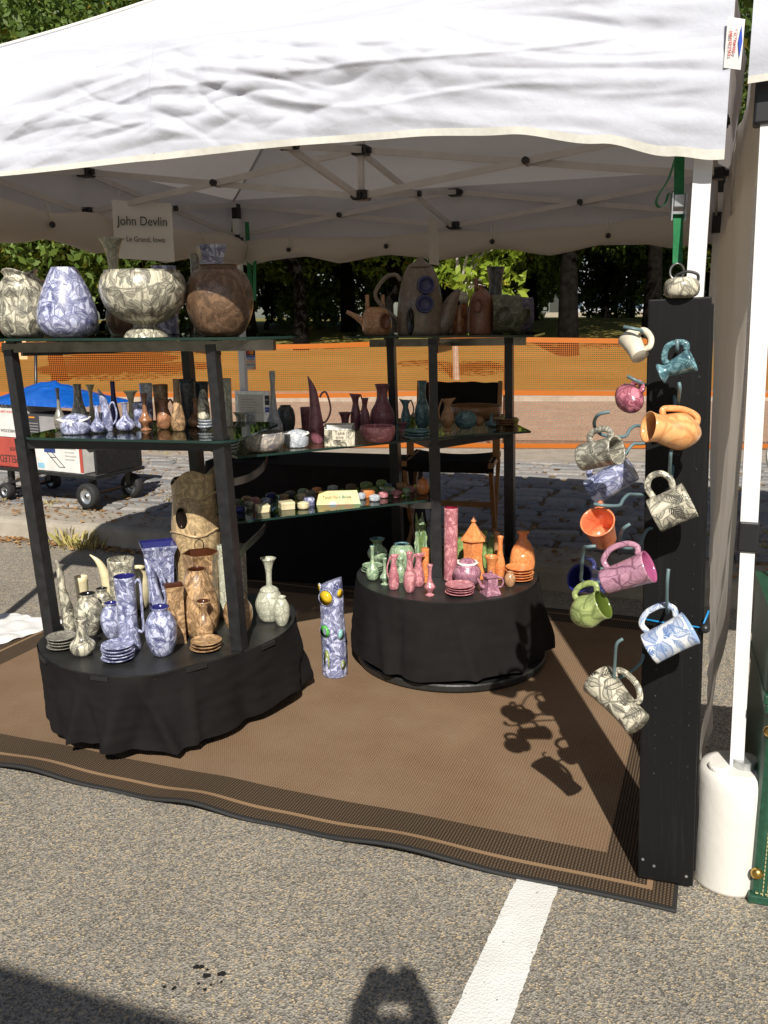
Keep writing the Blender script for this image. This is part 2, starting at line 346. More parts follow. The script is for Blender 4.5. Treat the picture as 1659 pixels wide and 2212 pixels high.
def line_mat():
    k = NB('line_paint'); p = k.pos()
    v = k.n('ShaderNodeTexVoronoi'); v.inputs['Scale'].default_value = 150; k.L(p, v.inputs['Vector'])
    n = k.noise(28, 5, p, .7); hole = k.math('GREATER_THAN', k.math('ADD', n, k.math('MULTIPLY', v.outputs['Distance'], .12)), .735)
    col = k.mix(k.ramp(k.noise(8, 4, p), .3, .7), (.66,.65,.60), (.78,.77,.73)); col = k.mix(hole, col, (.14,.135,.125))
    k.set(col, .7); k.bump(v.outputs['Distance'], .35, .004); return k.m
MT['line'] = line_mat()

def flat(name, pts, z, mat, kind='structure'):
    o = mesh(name, [(x, y, z) for x, y in pts], [tuple(range(len(pts)))], mat); tag(o, kind=kind); return o
tag(sheet('ground', lambda a, b: ((a-.5)*1600, (b-.5)*1600, -.06), 4, 4, MT['lawn']), kind='structure')
flat('parking_lot', [(-40,-30),(40,-30),(40,1.06),(-40,1.06)], 0, MT['asphalt'])
# parking stall line
def linef(a, b):
    y = -2.6+1.4*b; x0 = 1.085+.073*b; x1 = 1.222+.040*b; e = .003*nz(y*60, a*3)+.003*nz(y*17, a*9)
    return (x0+(x1-x0)*a+(e if a in (0, 1) else 0), y, .004)
tag(sheet('painted_line', linef, 4, 260, MT['line']), kind='structure')
g_ = random.Random(4); mbs = MB()
for i in range(11):
    x, y, r = .98+g_.uniform(-.55,-.42), -2.36+g_.uniform(-.05,.05), g_.uniform(.004,.011)
    mbs.add([(x+r*cos(q*.7)*g_.uniform(.6,1.2), y+r*sin(q*.7)*g_.uniform(.6,1.2), .003) for q in range(9)], [tuple(range(9))])
tag(mbs.build('tar_spots', plain('tar', (.015,.014,.013), .5)), kind='structure')
# kerb : rounded nosing, in stones about 2.4 m long
kp = [(.985,-.02),(1.0,.03),(1.015,.10),(1.035,.128),(1.07,.14),(1.40,.145),(1.40,-.02)]
kerb = link('kerb', None); tag(kerb, kind='structure')
for i in range(9):
    x0 = -13.2+i*2.42; x1 = x0+2.408; v = []; f = []
    for a in range(13):
        x = x0+(x1-x0)*a/12
        for (y, z) in kp: v.append((x, y+.006*nz(x*1.3, 3), z+.004*nz(x*2, 9)))
    n = len(kp)
    for a in range(12):
        for b in range(n-1): f.append((a*n+b, (a+1)*n+b, (a+1)*n+b+1, a*n+b+1))
    f += [tuple(range(n)), tuple(range(12*n, 13*n))[::-1]]
    mesh('kerb_stone', v, f, MT['concrete'], kerb)
def yfar(x): return 4.077+(x+4.063)*.2077
def dirt_mat():
    k = NB('joint_dirt'); p = k.pos(); n = k.noise(14, 7, p, .7)
    col = k.mix(k.ramp(n, .35, .65), (.10,.075,.045), (.30,.20,.10)); k.set(col, 1, spec=.1); k.bump(n, .8, .02); return k.m
MT['dirt'] = dirt_mat()
med = mesh('median', [(-13.2,1.4,.118),(8.5,1.4,.118),(8.5,yfar(8.5),.118),(-13.2,yfar(-13.2),.118)], [(0,1,2,3)], MT['dirt']); tag(med, kind='structure')
def cobble_mat():
    k = NB('cobble'); oi = k.n('ShaderNodeObjectInfo'); gi = k.n('ShaderNodeNewGeometry')
    r = k.math('FRACT', k.math('ADD', oi.outputs['Random'], gi.outputs['Random Per Island'])); p = k.pos(); n = k.noise(30, 6, p, .7)
    c = k.mix(r, (.21,.215,.22), (.37,.345,.31)); c = k.mix(k.math('MULTIPLY', k.ramp(n, .4, .7), .6), c, (.14,.12,.10))
    k.set(c, .85, spec=.3); k.bump(n, .5, .01); return k.m
MT['cobble'] = cobble_mat()
def cob_vf(l, w, rng):
    v, f = box_vf(-l/2, l/2, -w/2, w/2, -.05, .0)
    t = [(x*.86+rng.uniform(-.006,.006), y*.78+rng.uniform(-.006,.006), .017+rng.uniform(-.004,.004)) for x, y, z in v[4:]]
    v = v[:4]+[(x+rng.uniform(-.008,.008), y+rng.uniform(-.008,.008), .004) for x, y, z in v[4:]]+t
    f = [f[0]]+f[2:]+[(4,5,9,8),(5,6,10,9),(6,7,11,10),(7,4,8,11),(8,9,10,11)]
    return v, f
rng = random.Random(3); COBV = []
for i in range(10):
    v, f = cob_vf(.285+.05*rng.random(), .135+.02*rng.random(), rng)
    me = bpy.data.meshes.new('cobble'); me.from_pydata(v, [], f); me.materials.append(MT['cobble']); COBV.append((me, v, f))
cobs = []; row = 0; y = .2; ANG = radians(7)
while y < 7.2:
    x = -8+(row % 2)*.13+rng.uniform(-.03,.03)
    while x < 8:
        wx = x; wy = y+.16*(x+3)*.45+.022*nz(x*.9, y)
        if 1.47 < wy < yfar(wx)-.1 and wx > -7.5 and wx < 4.2: cobs.append((wx, wy))
        x += .345+rng.uniform(-.012,.025)
    y += .178; row += 1
camx = Vector(cam.location)
def inview(p):
    d = Vector((p[0], p[1], .13))-camx; z = d.dot(Vector((-.347,.913,-.216))); xx = d.dot(Vector((.936,.353,-.01)))/z*1912+829
    return -40 < xx < 440 or 1020 < xx < 1400
cobs.sort(key=lambda p: (not inview(p), (p[0]-camx.x)**2+(p[1]-camx.y)**2))
rest = MB()
for i, (x, y) in enumerate(cobs):
    me, v, f = COBV[i % 10]; rz = .07+rng.gauss(0, .05)+(pi if rng.random() < .5 else 0); z = .122+rng.uniform(-.006,.006)
    if i < 300:
        o = link('cobble', me, med); o.location = (x, y, z); o.rotation_euler = (rng.gauss(0,.02), rng.gauss(0,.02), rz)
    else:
        M4 = Matrix.Translation((x, y, z)) @ Matrix.Rotation(rz, 4, 'Z'); rest.add([M4 @ Vector(q) for q in v], f)
tag(rest.build('cobble_paving', MT['cobble'], med), kind='stuff')
# concrete edging behind the cobbles, road, sidewalk, lawn (these run square to the street, not to the tents)
FD = Vector((.9626,.2712,0)); FN = Vector((-.2712,.9626,0)); F0 = Vector((-1.852,5.2,0))
def st(a, b, z=0): p = F0+FD*a+FN*b; return (p.x, p.y, z)
o = mesh('concrete_edging', [st(-14,-1.3,.126),st(10,-1.3,.126),st(10,-.02,.126),st(-14,-.02,.126),st(-14,.02,.02),st(10,.02,.02)], [(0,1,2,3),(3,2,5,4)], MT['concrete']); tag(o, kind='structure')
o = mesh('road', [st(-60,-.5,.008),st(60,-.5,.008),st(60,6.9,.008),st(-60,6.9,.008)], [(0,1,2,3)], MT['road']); tag(o, kind='structure')
o = mesh('sidewalk', [st(-60,6.75,.0),st(60,6.75,.0),st(60,6.8,.1),st(-60,6.8,.1),st(60,8.0,.1),st(-60,8.0,.1)], [(0,1,2,3),(3,2,4,5)], MT['concrete']); tag(o, kind='structure')
def hz(b): 
    t = max(0, min(1, (b-8)/32)); return .09+1.25*t*t*(3-2*t)
def lawnf(a, b):
    d = 7.98+(b**2.2)*320; x = (a-.5)*420; p = F0+FD*x+FN*d
    return (p.x, p.y, hz(d)+.05*nz(x*.12, d*.12)*min(1, (d-7.98)))
tag(sheet('lawn', lawnf, 60, 60, MT['lawn']), kind='structure')

# ------------------------------------------------------------------ orange mesh barrier fence
def orange_mat():
    k = NB('orange_mesh'); k.set((.60,.17,.018), .5)
    t = k.n('ShaderNodeBsdfTranslucent'); t.inputs[0].default_value = (.9,.25,.02,1); mx = k.n('ShaderNodeMixShader'); mx.inputs[0].default_value = .3
    k.L(k.b.outputs[0], mx.inputs[1]); k.L(t.outputs[0], mx.inputs[2]); k.L(mx.outputs[0], k.out.inputs[0]); return k.m
MT['orange'] = orange_mat()
fence = thing('barrier_fence', 'orange plastic mesh barrier fence along the road edge behind the stall', 'fence', tuple(F0))
fence.location = (0, 0, 0)
def ftop(a): return 1.285+.025*sin(a*1.1)+.02*nz(a*.6, 5)
def fpt(a, t, o=0): 
    zb = .14; z = zb+(ftop(a)-zb)*t; p = F0+FD*a+FN*(.03+.03*nz(a*.8, t*2)+o); return (p.x, p.y, z)
A0, A1 = -13.0, 9.0
def strip(mb, a0, a1, t, hw, n):
    v = []; f = []
    for i in range(n+1):
        a = a0+(a1-a0)*i/n; v += [fpt(a, t-hw), fpt(a, t+hw)]
    for i in range(n): f.append((2*i, 2*i+2, 2*i+3, 2*i+1))
    mb.add(v, f)
mb = MB()
for i in range(1, 54):
    if i != 27: strip(mb, A0, A1, i/54, (.0025 if i > 27 else .0008), 90)
n = int((A1-A0)/.022)
for i in range(n):
    a = A0+i*.022
    for j0, j1, w in ((0, 3, .002), (3, 6, .0046)):
        v = [fpt(a, j/6, .004) for j in range(j0, j1+1)]+[fpt(a+w, j/6, .004) for j in range(j0, j1+1)]; m_ = j1-j0+1
        mb.add(v, [(j, j+m_, j+m_+1, j+1) for j in range(j1-j0)])
tag(mb.build('mesh_netting', MT['orange'], fence), kind='stuff')
for t in (.012, .505, .985):
    m2 = MB(); strip(m2, A0, A1, t, .022, 110); m2.build('band', MT['orange'], fence)
for a in (-11.5, -8.2, -4.85, -1.9, 1.3, 4.4, 7.6):
    p = fpt(a, 0, .05); bar('fence_post', (p[0], p[1], .1), (p[0], p[1], 1.38), .03, .03, MT['black_metal'], fence)

# ------------------------------------------------------------------ trees
def foliage(name, c1, c2, c3):
    k = NB(name); gi = k.n('ShaderNodeNewGeometry'); r = gi.outputs['Random Per Island']; n = k.noise(.6, 3, k.pos())
    col = k.mix(r, c1, c2); col = k.mix(k.math('MULTIPLY', k.math('GREATER_THAN', k.math('FRACT', k.math('MULTIPLY', r, 7.7)), .93), k.ramp(n, .4, .6)), col, c3)
    k.set(col, .5, spec=.35)
    t = k.n('ShaderNodeBsdfTranslucent'); k.L(col, t.inputs[0]); mx = k.n('ShaderNodeMixShader'); mx.inputs[0].default_value = .3
    k.L(k.b.outputs[0], mx.inputs[1]); k.L(t.outputs[0], mx.inputs[2]); k.L(mx.outputs[0], k.out.inputs[0]); return k.m
MT['leaf_dark'] = foliage('leaf_dark', (.028,.055,.011), (.11,.17,.034), (.22,.15,.02))
MT['leaf_mid'] = foliage('leaf_mid', (.06,.105,.017), (.17,.25,.045), (.28,.2,.02))
MT['leaf_bright'] = foliage('leaf_bright', (.16,.24,.02), (.30,.38,.04), (.45,.38,.04))
MT['bark'] = plain('bark', (.0075,.006,.005), .95, spec=.05, var=.6, scale=6, bump=.6)  # near black: the shade under the crowns is put into the bark colour
MT['pale_bark'] = plain('pale_bark', (.42,.38,.33), .9, var=.35, scale=9, bump=.4)
def crown_mesh(name, mat, seed, rx, rz, n, ls, lobes=16):
    g = np.random.default_rng(seed)
    L = []
    for i in range(lobes):
        d = g.normal(size=3); d /= np.linalg.norm(d); rr = g.uniform(.35, .8)
        L.append((d*np.array([rx, rx, rz])*rr, g.uniform(.28, .5)*rx))
    idx = g.integers(0, lobes, n); C0 = np.array([L[i][0] for i in idx]); R0 = np.array([L[i][1] for i in idx])
    d = g.normal(size=(n, 3)); d /= np.linalg.norm(d, axis=1)[:, None]
    P = C0+d*(R0*g.uniform(.55, 1.08, n)**.6)[:, None]*np.array([1, 1, .8])
    t = g.normal(size=(n, 3)); t /= np.linalg.norm(t, axis=1)[:, None]; b = np.cross(t, d+.6*g.normal(size=(n, 3))); b /= np.linalg.norm(b, axis=1)[:, None]+1e-9
    s = (ls*g.uniform(.6, 1.35, n))[:, None]
    V = np.stack([P-t*s, P+b*s*.5, P+t*s, P-b*s*.5], 1).reshape(-1, 3); F = np.arange(4*n).reshape(-1, 4)
    me = bpy.data.meshes.new(name); me.vertices.add(4*n); me.vertices.foreach_set('co', V.ravel()); me.loops.add(4*n); me.loops.foreach_set('vertex_index', F.ravel())
    me.polygons.add(n); me.polygons.foreach_set('loop_start', np.arange(0, 4*n, 4)); me.polygons.foreach_set('loop_total', np.full(n, 4)); me.update(calc_edges=True); me.validate()
    me.materials.append(mat); return me, L
CR = [crown_mesh('crown', MT['leaf_dark'], 11, 4.6, 5.5, 20000, .125), crown_mesh('crown', MT['leaf_mid'], 12, 4.2, 5.0, 18000, .125), crown_mesh('crown', MT['leaf_dark'], 13, 5.2, 6.5, 24000, .135, 22),
      crown_mesh('crown', MT['leaf_bright'], 14, 1.7, 1.6, 1300, .12, 10), crown_mesh('crown', MT['leaf_mid'], 15, 2.6, 2.4, 9000, .10, 12)]
def trunk_mesh(h, r, lobes, mat, cz, seed):
    g = random.Random(seed); mb = MB()
    pts = [(0,0,-.2),(0,0,.1),(g.uniform(-.1,.1),g.uniform(-.1,.1),h*.5),(g.uniform(-.2,.2),g.uniform(-.2,.2),h),(0,0,cz+1)]
    pts = catmull(pts, 4); mb.add(*tube_vf(pts, [r*(1.5-.5*min(1, i/3)) if i < 3 else r*(1-.75*i/len(pts)) for i in range(len(pts))], 10))
    for c, lr in lobes[:8]:
        a = Vector((0, 0, h*g.uniform(.75, 1.05))); b = Vector(c)+Vector((0, 0, cz)); m = (a+b)/2+Vector((0, 0, .35))
        q = catmull([a, m, b], 4); mb.add(*tube_vf(q, [r*.42*(1-.8*i/len(q)) for i in range(len(q))], 6))
    me = bpy.data.meshes.new('trunk'); me.from_pydata(mb.v, [], mb.f); me.materials.append(mat); me.polygons.foreach_set('use_smooth', [True]*len(me.polygons)); return me
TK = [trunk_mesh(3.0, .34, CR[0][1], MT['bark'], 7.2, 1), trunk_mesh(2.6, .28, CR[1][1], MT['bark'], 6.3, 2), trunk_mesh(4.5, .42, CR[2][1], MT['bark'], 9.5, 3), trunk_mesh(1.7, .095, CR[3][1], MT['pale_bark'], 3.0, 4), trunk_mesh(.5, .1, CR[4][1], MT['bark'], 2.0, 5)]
CZ = [7.2, 6.3, 9.5, 3.0, 2.0]
def at(pxx, D):   # a bearing seen from the stall front, D metres away
    d = Vector((-.355,.935,0))+Vector((.935,.355,0))*((pxx-829)/1870); return Vector((camx.x, camx.y, 0))+d*D
def ground_z(p): return hz((Vector((p.x, p.y, 0))-F0).dot(FN))
def tree(kind, pxx, D, sc, label, rz, group=None, name='tree'):
    p = at(pxx, D); t = thing(name, label, 'tree', (p.x, p.y, ground_z(p)), rz, group); t.scale = (sc, sc, sc)
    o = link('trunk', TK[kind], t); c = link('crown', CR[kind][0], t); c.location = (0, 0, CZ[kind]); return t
TG = 'park trees beyond the lawn'
tl = [(2,-250,34,1.15,'tall dark tree at far left edge beyond the lawn'),(0,-60,30,1.1,'dark leafy tree above the gourd vase beyond the lawn'),(2,90,37,1.25,'tallest dark tree rising over left slope of the canopy'),(1,210,31,1.05,'mid green tree behind the blue teardrop vase and name sign'),
 (2,330,36,1.1,'dark tree behind the footed bowl and hanging name sign'),(0,450,32,1.0,'dark tree seen above the brown urn'),(1,560,34,1.0,'mid green tree just right of the tent back corner'),(0,660,30,1.0,'dense dark tree between the two display racks'),(2,760,38,1.0,'tall dark tree left of the big teapot sculpture'),
 (1,850,33,1.0,'mid green tree behind the big teapot sculpture'),(0,960,36,1.05,'dark tree behind the young pale trunked tree'),(1,1075,37,.95,'mid green tree right of the young pale trunked tree'),(0,1140,46,1.15,'dark tree behind the log shaped pots'),(1,1290,52,1.1,'mid green tree in front of the pale building'),(0,1340,58,1.2,'dark tree right of the pale building'),(2,1215,27,1.0,'dark tree with thick trunk right of the teapots'),(2,1385,33,1.05,'dark tree with trunk beside the black mug board'),(0,1500,40,1.0,'dark tree behind the mug board and tent leg'),(1,1640,36,1.1,'mid green tree behind the neighbouring tent'),(2,1800,34,1.2,'dark tree at far right beyond the neighbouring tent')]
for i, (k, x, D, s, lb) in enumerate(tl): tree(k, x, D, s, lb, i*1.7, TG)
hl = [(-80,39),(30,41),(140,39),(250,41),(360,40),(470,42),(590,40),(700,42),(815,44),(930,43),(1050,46),(1130,50),(1255,56),(1345,54),(1430,50)]
hd = ['below the gourd vase at far left','beneath the blue teardrop vase','left of the name sign','under the name sign','under the footed bowl','beneath the brown urn','between tent leg and plum pieces','left of the small tan teapot','under the small tan teapot','under the huge teapot sculpture','under the mound shaped pot','right of the hollow logs','below the pale building','left of the mug board top','behind the mug board']
for i, ((x, D), d) in enumerate(zip(hl, hd)):
    t = tree(4, x, D, 1.5+.2*(i % 3), 'dense dark shrub at the lawn edge, '+d, i*2.1, 'shrubs at the far lawn edge', 'shrub'); t['category'] = 'shrub'
tree(3, 983, 20.3, 1.0, 'young tree with pale trunk and bright yellow green leaves on the lawn', .6)
tree(1, 153, 21.5, .85, 'tree with pale lit trunk behind the orange fence at left', 2.2)
# pale building glimpsed between the trunks
def building():
    p = at(1292, 95); t = thing('building', 'distant pale building glimpsed between dark trunks at right', 'building', (p.x, p.y, 1.3), YAW)
    box('wall', -4.5, 4.5, 0, 8, -1, 5.2, plain('far_wall', (.42,.43,.46), .8), t)
    wm = plain('far_window', (.05,.08,.13), .15)
    for i in range(4):
        for j in range(2): box('window', -4+i*2.1, -2.6+i*2.1, -.06, -.003, .9+j*2.2, 2.3+j*2.2, wm, t)
    box('ledge', -7, 7, -3, -.01, -1, .5, MT['concrete'], t)
building()
# fallen leaves and dry tufts along the kerb and over the cobbles
def litter():
    g = random.Random(5); mb = MB()
    for i in range(6500):
        if i < 1400: x = g.uniform(-6.5, -1.0); y = .985-abs(g.gauss(0, .07)); z = .006
        elif i < 6000: x = g.uniform(-6.5, 3.5); y = 1.42+g.random()**1.3*3.2; z = .135
        else: x = g.uniform(-4, 2); y = g.uniform(1.05, 1.4); z = .15
        if i >= 1400 and i < 6000 and nz(x*1.7, y*2.2) < -.05: continue
        s = g.uniform(.008, .026); M4 = Matrix.Translation((x, y, z+g.uniform(0, .01))) @ Matrix.Rotation(g.uniform(0, 6.3), 4, 'Z') @ Matrix.Rotation(g.gauss(0, .5), 4, 'X')
        mb.add([M4 @ Vector(q) for q in ((-s,0,0),(0,-s*.5,.004),(s,0,0),(0,s*.5,.004))], [(0,1,2,3)])
    return mb
k = NB('dead_leaf'); gi = k.n('ShaderNodeNewGeometry'); k.set(k.mix(gi.outputs['Random Per Island'], (.16,.07,.02), (.42,.24,.09)), .8); MT['dead_leaf'] = k.m
tag(litter().build('leaf_litter', MT['dead_leaf']), 'brown fallen leaves along the kerb and between cobbles', 'leaves', kind='stuff')
def tufts():
    g = random.Random(8); mb = MB()
    cl = [(-2.62,.93,.0,1.0),(-2.48,.92,0,.7)]+[(g.uniform(-6,3), g.uniform(1.5,4.2), .13, g.uniform(.15,.45)) for _ in range(46)]
    for x, y, z, s in cl:
        for i in range(60 if s > .5 else 22):
            a = g.uniform(0, 6.3); r = g.random()*.07*s*1.6; h = g.uniform(.05, .14)*s; b = Vector((x+cos(a)*r*2, y+sin(a)*r, z)); d = Vector((cos(a), sin(a), 0))*h*g.uniform(.2, .9); w = Vector((-sin(a), cos(a), 0))*.0025
            mb.add([b-w, b+w, b+d*.5+Vector((0,0,h*.8))+w*.6, b+d+Vector((0,0,h)), b+d*.5+Vector((0,0,h*.8))-w*.6], [(0,1,2,3,4)])
    return mb
k = NB('dry_grass'); gi = k.n('ShaderNodeNewGeometry'); k.set(k.mix(gi.outputs['Random Per Island'], (.36,.34,.09), (.6,.48,.2)), .8); MT['dry_grass'] = k.m
tag(tufts().build('dry_grass', MT['dry_grass']), 'dry grass tufts at the kerb and between cobbles', 'grass', kind='stuff')
# ================================================================== TENTS
def lerp_tab(tab, x):
    if x <= tab[0][0]: return tab[0][1]
    for (a, b), (c, d) in zip(tab, tab[1:]):
        if x <= c:
            t = (x-a)/(c-a); t = t*t*(3-2*t); return b+(d-b)*t
    return tab[-1][1]
HEM = [(-1.56,1.985),(-.61,1.998),(-.02,2.007),(.4,2.014),(.78,2.011),(1.03,1.998),(1.26,1.96),(1.43,1.92),(1.53,1.905)]
ZTOP = [(-1.56,2.30),(-1.1,2.25),(-.6,2.20),(-.23,2.28),(.02,2.325),(.5,2.315),(1.56,2.32)]
def wrinkle(u, z, s=0):
    q = z+.10*u*(1 if u > 0 else -.8)
    return .030*nz(u*.8+s, q*6.5, s)+.013*nz(u*1.9+s, q*15+u, s+3)+.005*nz(u*4+s, q*26+u, s+13)+.006*(ridge(u*2.6+z*3, q*20, s+7)-.5)+.005*(ridge(u*7-z*9, q*12+u*2, s+4)-.5)*max(0, nz(u*1.5, z*4, s+11)+.25)*2+.0014*nz(u*22, z*40, s)+.005*max(0, 1-abs(nz(u*1.3+s, q*7+.6*u, s+21))*9)-.0045*max(0, 1-abs(nz(u*1.7-s, q*10-.9*u, s+31))*8)+.004*max(0, 1-abs(nz(u*5+z*6, q*9, s+41))*7)*max(0, nz(u*1.2, z*3, s+51)+.3)
def make_tent(label, org, main=False, seed=0, group='white canopy tents', sides='FBLR', cloth=None, fhem=None, bases={}):
    T = thing('canopy_tent', label, 'tent', (*org, 0), 0, group)
    cv = cloth or MT['canvas']; S_ = 1.5
    zpk = 3.2
    def hemz(side, u):
        if side == 'F' and main: return lerp_tab(HEM, u)
        if side == 'F' and fhem: return fhem+.02*nz(u*3, seed)-.03*max(0, -u-1.2)
        if side == 'B': return 1.945+.01*nz(u*3, seed)-.10*max(0, abs(u)-1.1)*(1 if u < 0 else .2)
        return 1.96+.02*nz(u*2+seed, 4)-.03*abs(u)/1.5
    def topz(side, u): return lerp_tab(ZTOP, u) if side == 'F' and main else 2.315
    ROT = {'F': 0, 'R': pi/2, 'B': pi, 'L': -pi/2}
    def rot(side, p):
        a = ROT[side]; return (p[0]*cos(a)-p[1]*sin(a), p[0]*sin(a)+p[1]*cos(a), p[2])
    def vfn(side):
        def fn(a, b):
            u = (a-.5)*2*1.548; zb = hemz(side, u if side == 'F' else -u if side == 'B' else u); zt = topz(side, u); z = zb+(zt-zb)*b
            amp = 1.0 if (main and side == 'F') else .6
            e = min(1, (1.548-abs(u))/.12)
            d = wrinkle(u, z, seed+{'F':0,'R':5,'B':9,'L':13}[side])*amp*(.25+.75*e)*min(1, .35+1.6*b)*min(1, (1-b)*6)
            y = -1.565+.025*b+d-.02*sin(pi*b)
            return rot(side, (u, y, z))
        return fn
    for sd_ in sides:
        fine = main and sd_ == 'F'
        sheet('valance', vfn(sd_), 420 if fine else 80, 90 if fine else 14, cv, T, uvs=(3, .3))
        f0 = vfn(sd_); n_ = 200 if fine else 50
        def hb(a, b, f0=f0, sd_=sd_):
            p = Vector(f0(a, 0)); q = Vector(f0(a, .045)); nrm = Vector(rot(sd_, (0, -1, 0))); r = p.lerp(q, b); return tuple(r+nrm*.004+Vector((0, 0, -.004*(1-b))))
        sheet('hem_binding', hb, n_, 2, MT['cream_trim'], T)
        if fine:
            sheet('seam', lambda a, b, f0=f0: tuple(Vector(f0(.4935+.0022*(a-.5), .05+b*.93))+Vector((0, -.0022, 0))), 2, 60, cv, T)
    def roofz(t, s): return 2.315+(zpk-2.315)*t-.27*t*(1-t)-.07*(1-s*s)*sin(pi*t)
    for sd_ in 'FRBL':
        fine = main and sd_ == 'F'
        def rf(a, b, sd_=sd_, fine=fine):
            s = (a-.5)*2; t = b; u = s*1.548*(1-t)
            z0 = topz(sd_, s*1.548); zz = roofz(t, s)+(z0-2.315)*max(0, 1-t*5)
            y = -1.54*(1-t); w = 0
            if fine: w = (.02*nz(u*1.3, t*9, 3)+.008*nz(u*4, t*30, 5))*min(1, t*6)*(1-abs(s)**6)
            else: w = .012*nz(u*1.3, t*8, seed+ord(sd_))*(1-abs(s)**6)*min(1, t*6)
            return rot(sd_, (u, y, zz+w))
        sheet('roof_panel', rf, 120 if fine else 40, 60 if fine else 24, cv, T)
    for sx, sy in ((-1,-1),(1,-1),(1,1),(-1,1)):
        pts = [(sx*1.548*(1-t), sy*1.54*(1-t), roofz(t, 1)+.004) for t in [i/20 for i in range(21)]]
        tube('ridge_piping', pts, .007, MT['cream_trim'], T, 6)
    legs = {}
    for nm, (x, y) in dict(FR=(S_,-S_), FL=(-S_,-S_), BL=(-S_,S_), BR=(S_,S_)).items():
        bx, by = bases.get(nm, (x, y)); mx, my = bx+(x-bx)*.45, by+(y-by)*.45
        o = bar('leg', (mx, my, 1.0), (x, y, 2.27), .042, .042, MT['white_paint'], T); bar('inner_leg', (bx, by, .012), (mx, my, 1.0), .035, .035, MT['white_paint'], o)
        l = MB(); l.box(bx-.045, bx+.045, by-.045, by+.045, .0, .012, b=.002); l.build('foot_plate', MT['galv'], o)
        l = MB(); l.box(x-.024, x+.024, y-.024, y+.024, 2.19, 2.285, b=.006); l.build('corner_bracket', MT['black_plastic'], T)
        l = MB(); l.box(x-.03, x+.03, y-.03, y+.03, 1.98, 2.09, b=.006); l.build('slider', MT['black_plastic'], T)
        l = MB(); l.box(mx-.025, mx+.025, my-.025, my+.025, .95, 1.03, b=.005); l.build('leg_collar', MT['black_plastic'], o)
    ZT_, ZB_ = 2.275, 2.085
    J = {'C': (0,0), 'F': (0,-S_+.07), 'B': (0,S_), 'L': (-S_,0), 'R': (S_,0)}
    for nm, (x, y) in J.items():
        for z in (ZT_, ZB_):
            l = MB(); l.box(x-.036, x+.036, y-.036, y+.036, z-.022, z+.022, b=.008); l.box(x-.05, x+.05, y-.014, y+.014, z-.012, z+.012, b=.003); l.box(x-.014, x+.014, y-.05, y+.05, z-.0125, z+.0125, b=.003)
            l.build('truss_joint', MT['black_plastic'], T)
    bar('centre_post', (0,0,ZB_+.02), (0,0,ZT_-.02), .024, .024, MT['frame_paint'], T)
    bar('peak_mast', (0,0,ZT_+.02), (0,0,zpk-.02), .03, .03, MT['frame_paint'], T)
    def scissor(a, b):
        a, b = Vector((*a, 0)), Vector((*b, 0)); d = (b-a).normalized(); nrm = Vector((-d.y, d.x, 0))*.011
        p, q = a+d*.03, b-d*.03; up = Vector((0,0,1))
        bar('truss_bar', p+nrm+up*ZT_, q+nrm+up*ZB_, .014, .028, MT['frame_paint'], T); bar('truss_bar', p-nrm+up*ZB_, q-nrm+up*ZT_, .014, .028, MT['frame_paint'], T)
        m = (a+b)/2+up*(ZT_+ZB_)/2; v, f = tube_vf([m-nrm*3.2, m+nrm*3.2], .016, 14); mesh('pivot_cap', v, f, MT['black_plastic'], T)
    c = {'FR': (S_,-S_), 'FL': (-S_,-S_), 'BL': (-S_,S_), 'BR': (S_,S_)}
    for k, (p, q) in dict(F=('FL','FR'), B=('BL','BR'), L=('FL','BL'), R=('FR','BR')).items(): scissor(c[p], J[k]); scissor(J[k], c[q])
    for k in 'FBLR': scissor(J['C'], J[k])
    return T
tent = make_tent('white canopy tent over the pottery display, wrinkled front valance', (0, 0), True, 1)
# rolled up side walls under the back and left valances, with toggles
def roll(name, p0, p1, r0, seed, sag, T):
    p0, p1 = Vector(p0), Vector(p1); d = (p1-p0); n = 70; side = Vector((-d.y, d.x, 0)).normalized()
    v = []; f = []; m = 22
    for i in range(n+1):
        t = i/n; tie = min(abs((t*4.3) % 1-.5), .5)/.5          # 0 at each tie
        r = r0*(.72+.38*tie)+.012*nz(t*9, seed); c = p0+d*t+Vector((0,0,-sag*sin(pi*t)-.015*tie+.02*nz(t*5, seed+2)))
        for k in range(m):
            a = 2*pi*k/m; rr = r*(1+.16*nz(t*7, a*1.3, seed)+.10*sin(3*a+t*18)*(1-.5*tie))
            v.append(c+side*cos(a)*rr*.8+Vector((0,0,sin(a)*rr*1.15)))
    for i in range(n):
        for k in range(m): f.append((i*m+k, i*m+(k+1) % m, (i+1)*m+(k+1) % m, (i+1)*m+k))
    f += [tuple(range(m))[::-1], tuple(range(n*m, n*m+m))]
    o = mesh(name, v, f, MT['canvas_wall'], T, True)
    for j in range(4):
        t = (j+.5)/4.3; c = p0+d*t-side*(r0*.75)+Vector((0,0,-.01-sag*sin(pi*t)))
        bm = bmesh.new(); bmesh.ops.create_uvsphere(bm, u_segments=10, v_segments=8, radius=.015)
        for q in bm.verts: q.co += c
        me = bpy.data.meshes.new('toggle'); bm.to_mesh(me); bm.free(); me.materials.append(MT['black_plastic']); link('toggle', me, o)
        tube('tie_cord', [c+Vector((.006,0,.005)), c+Vector((.012,0,.09))+side*.03, c+Vector((-.012,0,.09))+side*.03, c+Vector((-.006,0,.005))], .003, MT['cream_trim'], o, 6)
    return o
roll('rolled_wall', (-1.40,1.43,1.985), (1.46,1.43,2.0), .062, 3, .01, tent)
roll('rolled_wall', (-1.43,-1.42,2.02), (-1.42,1.40,1.985), .078, 8, .02, tent)
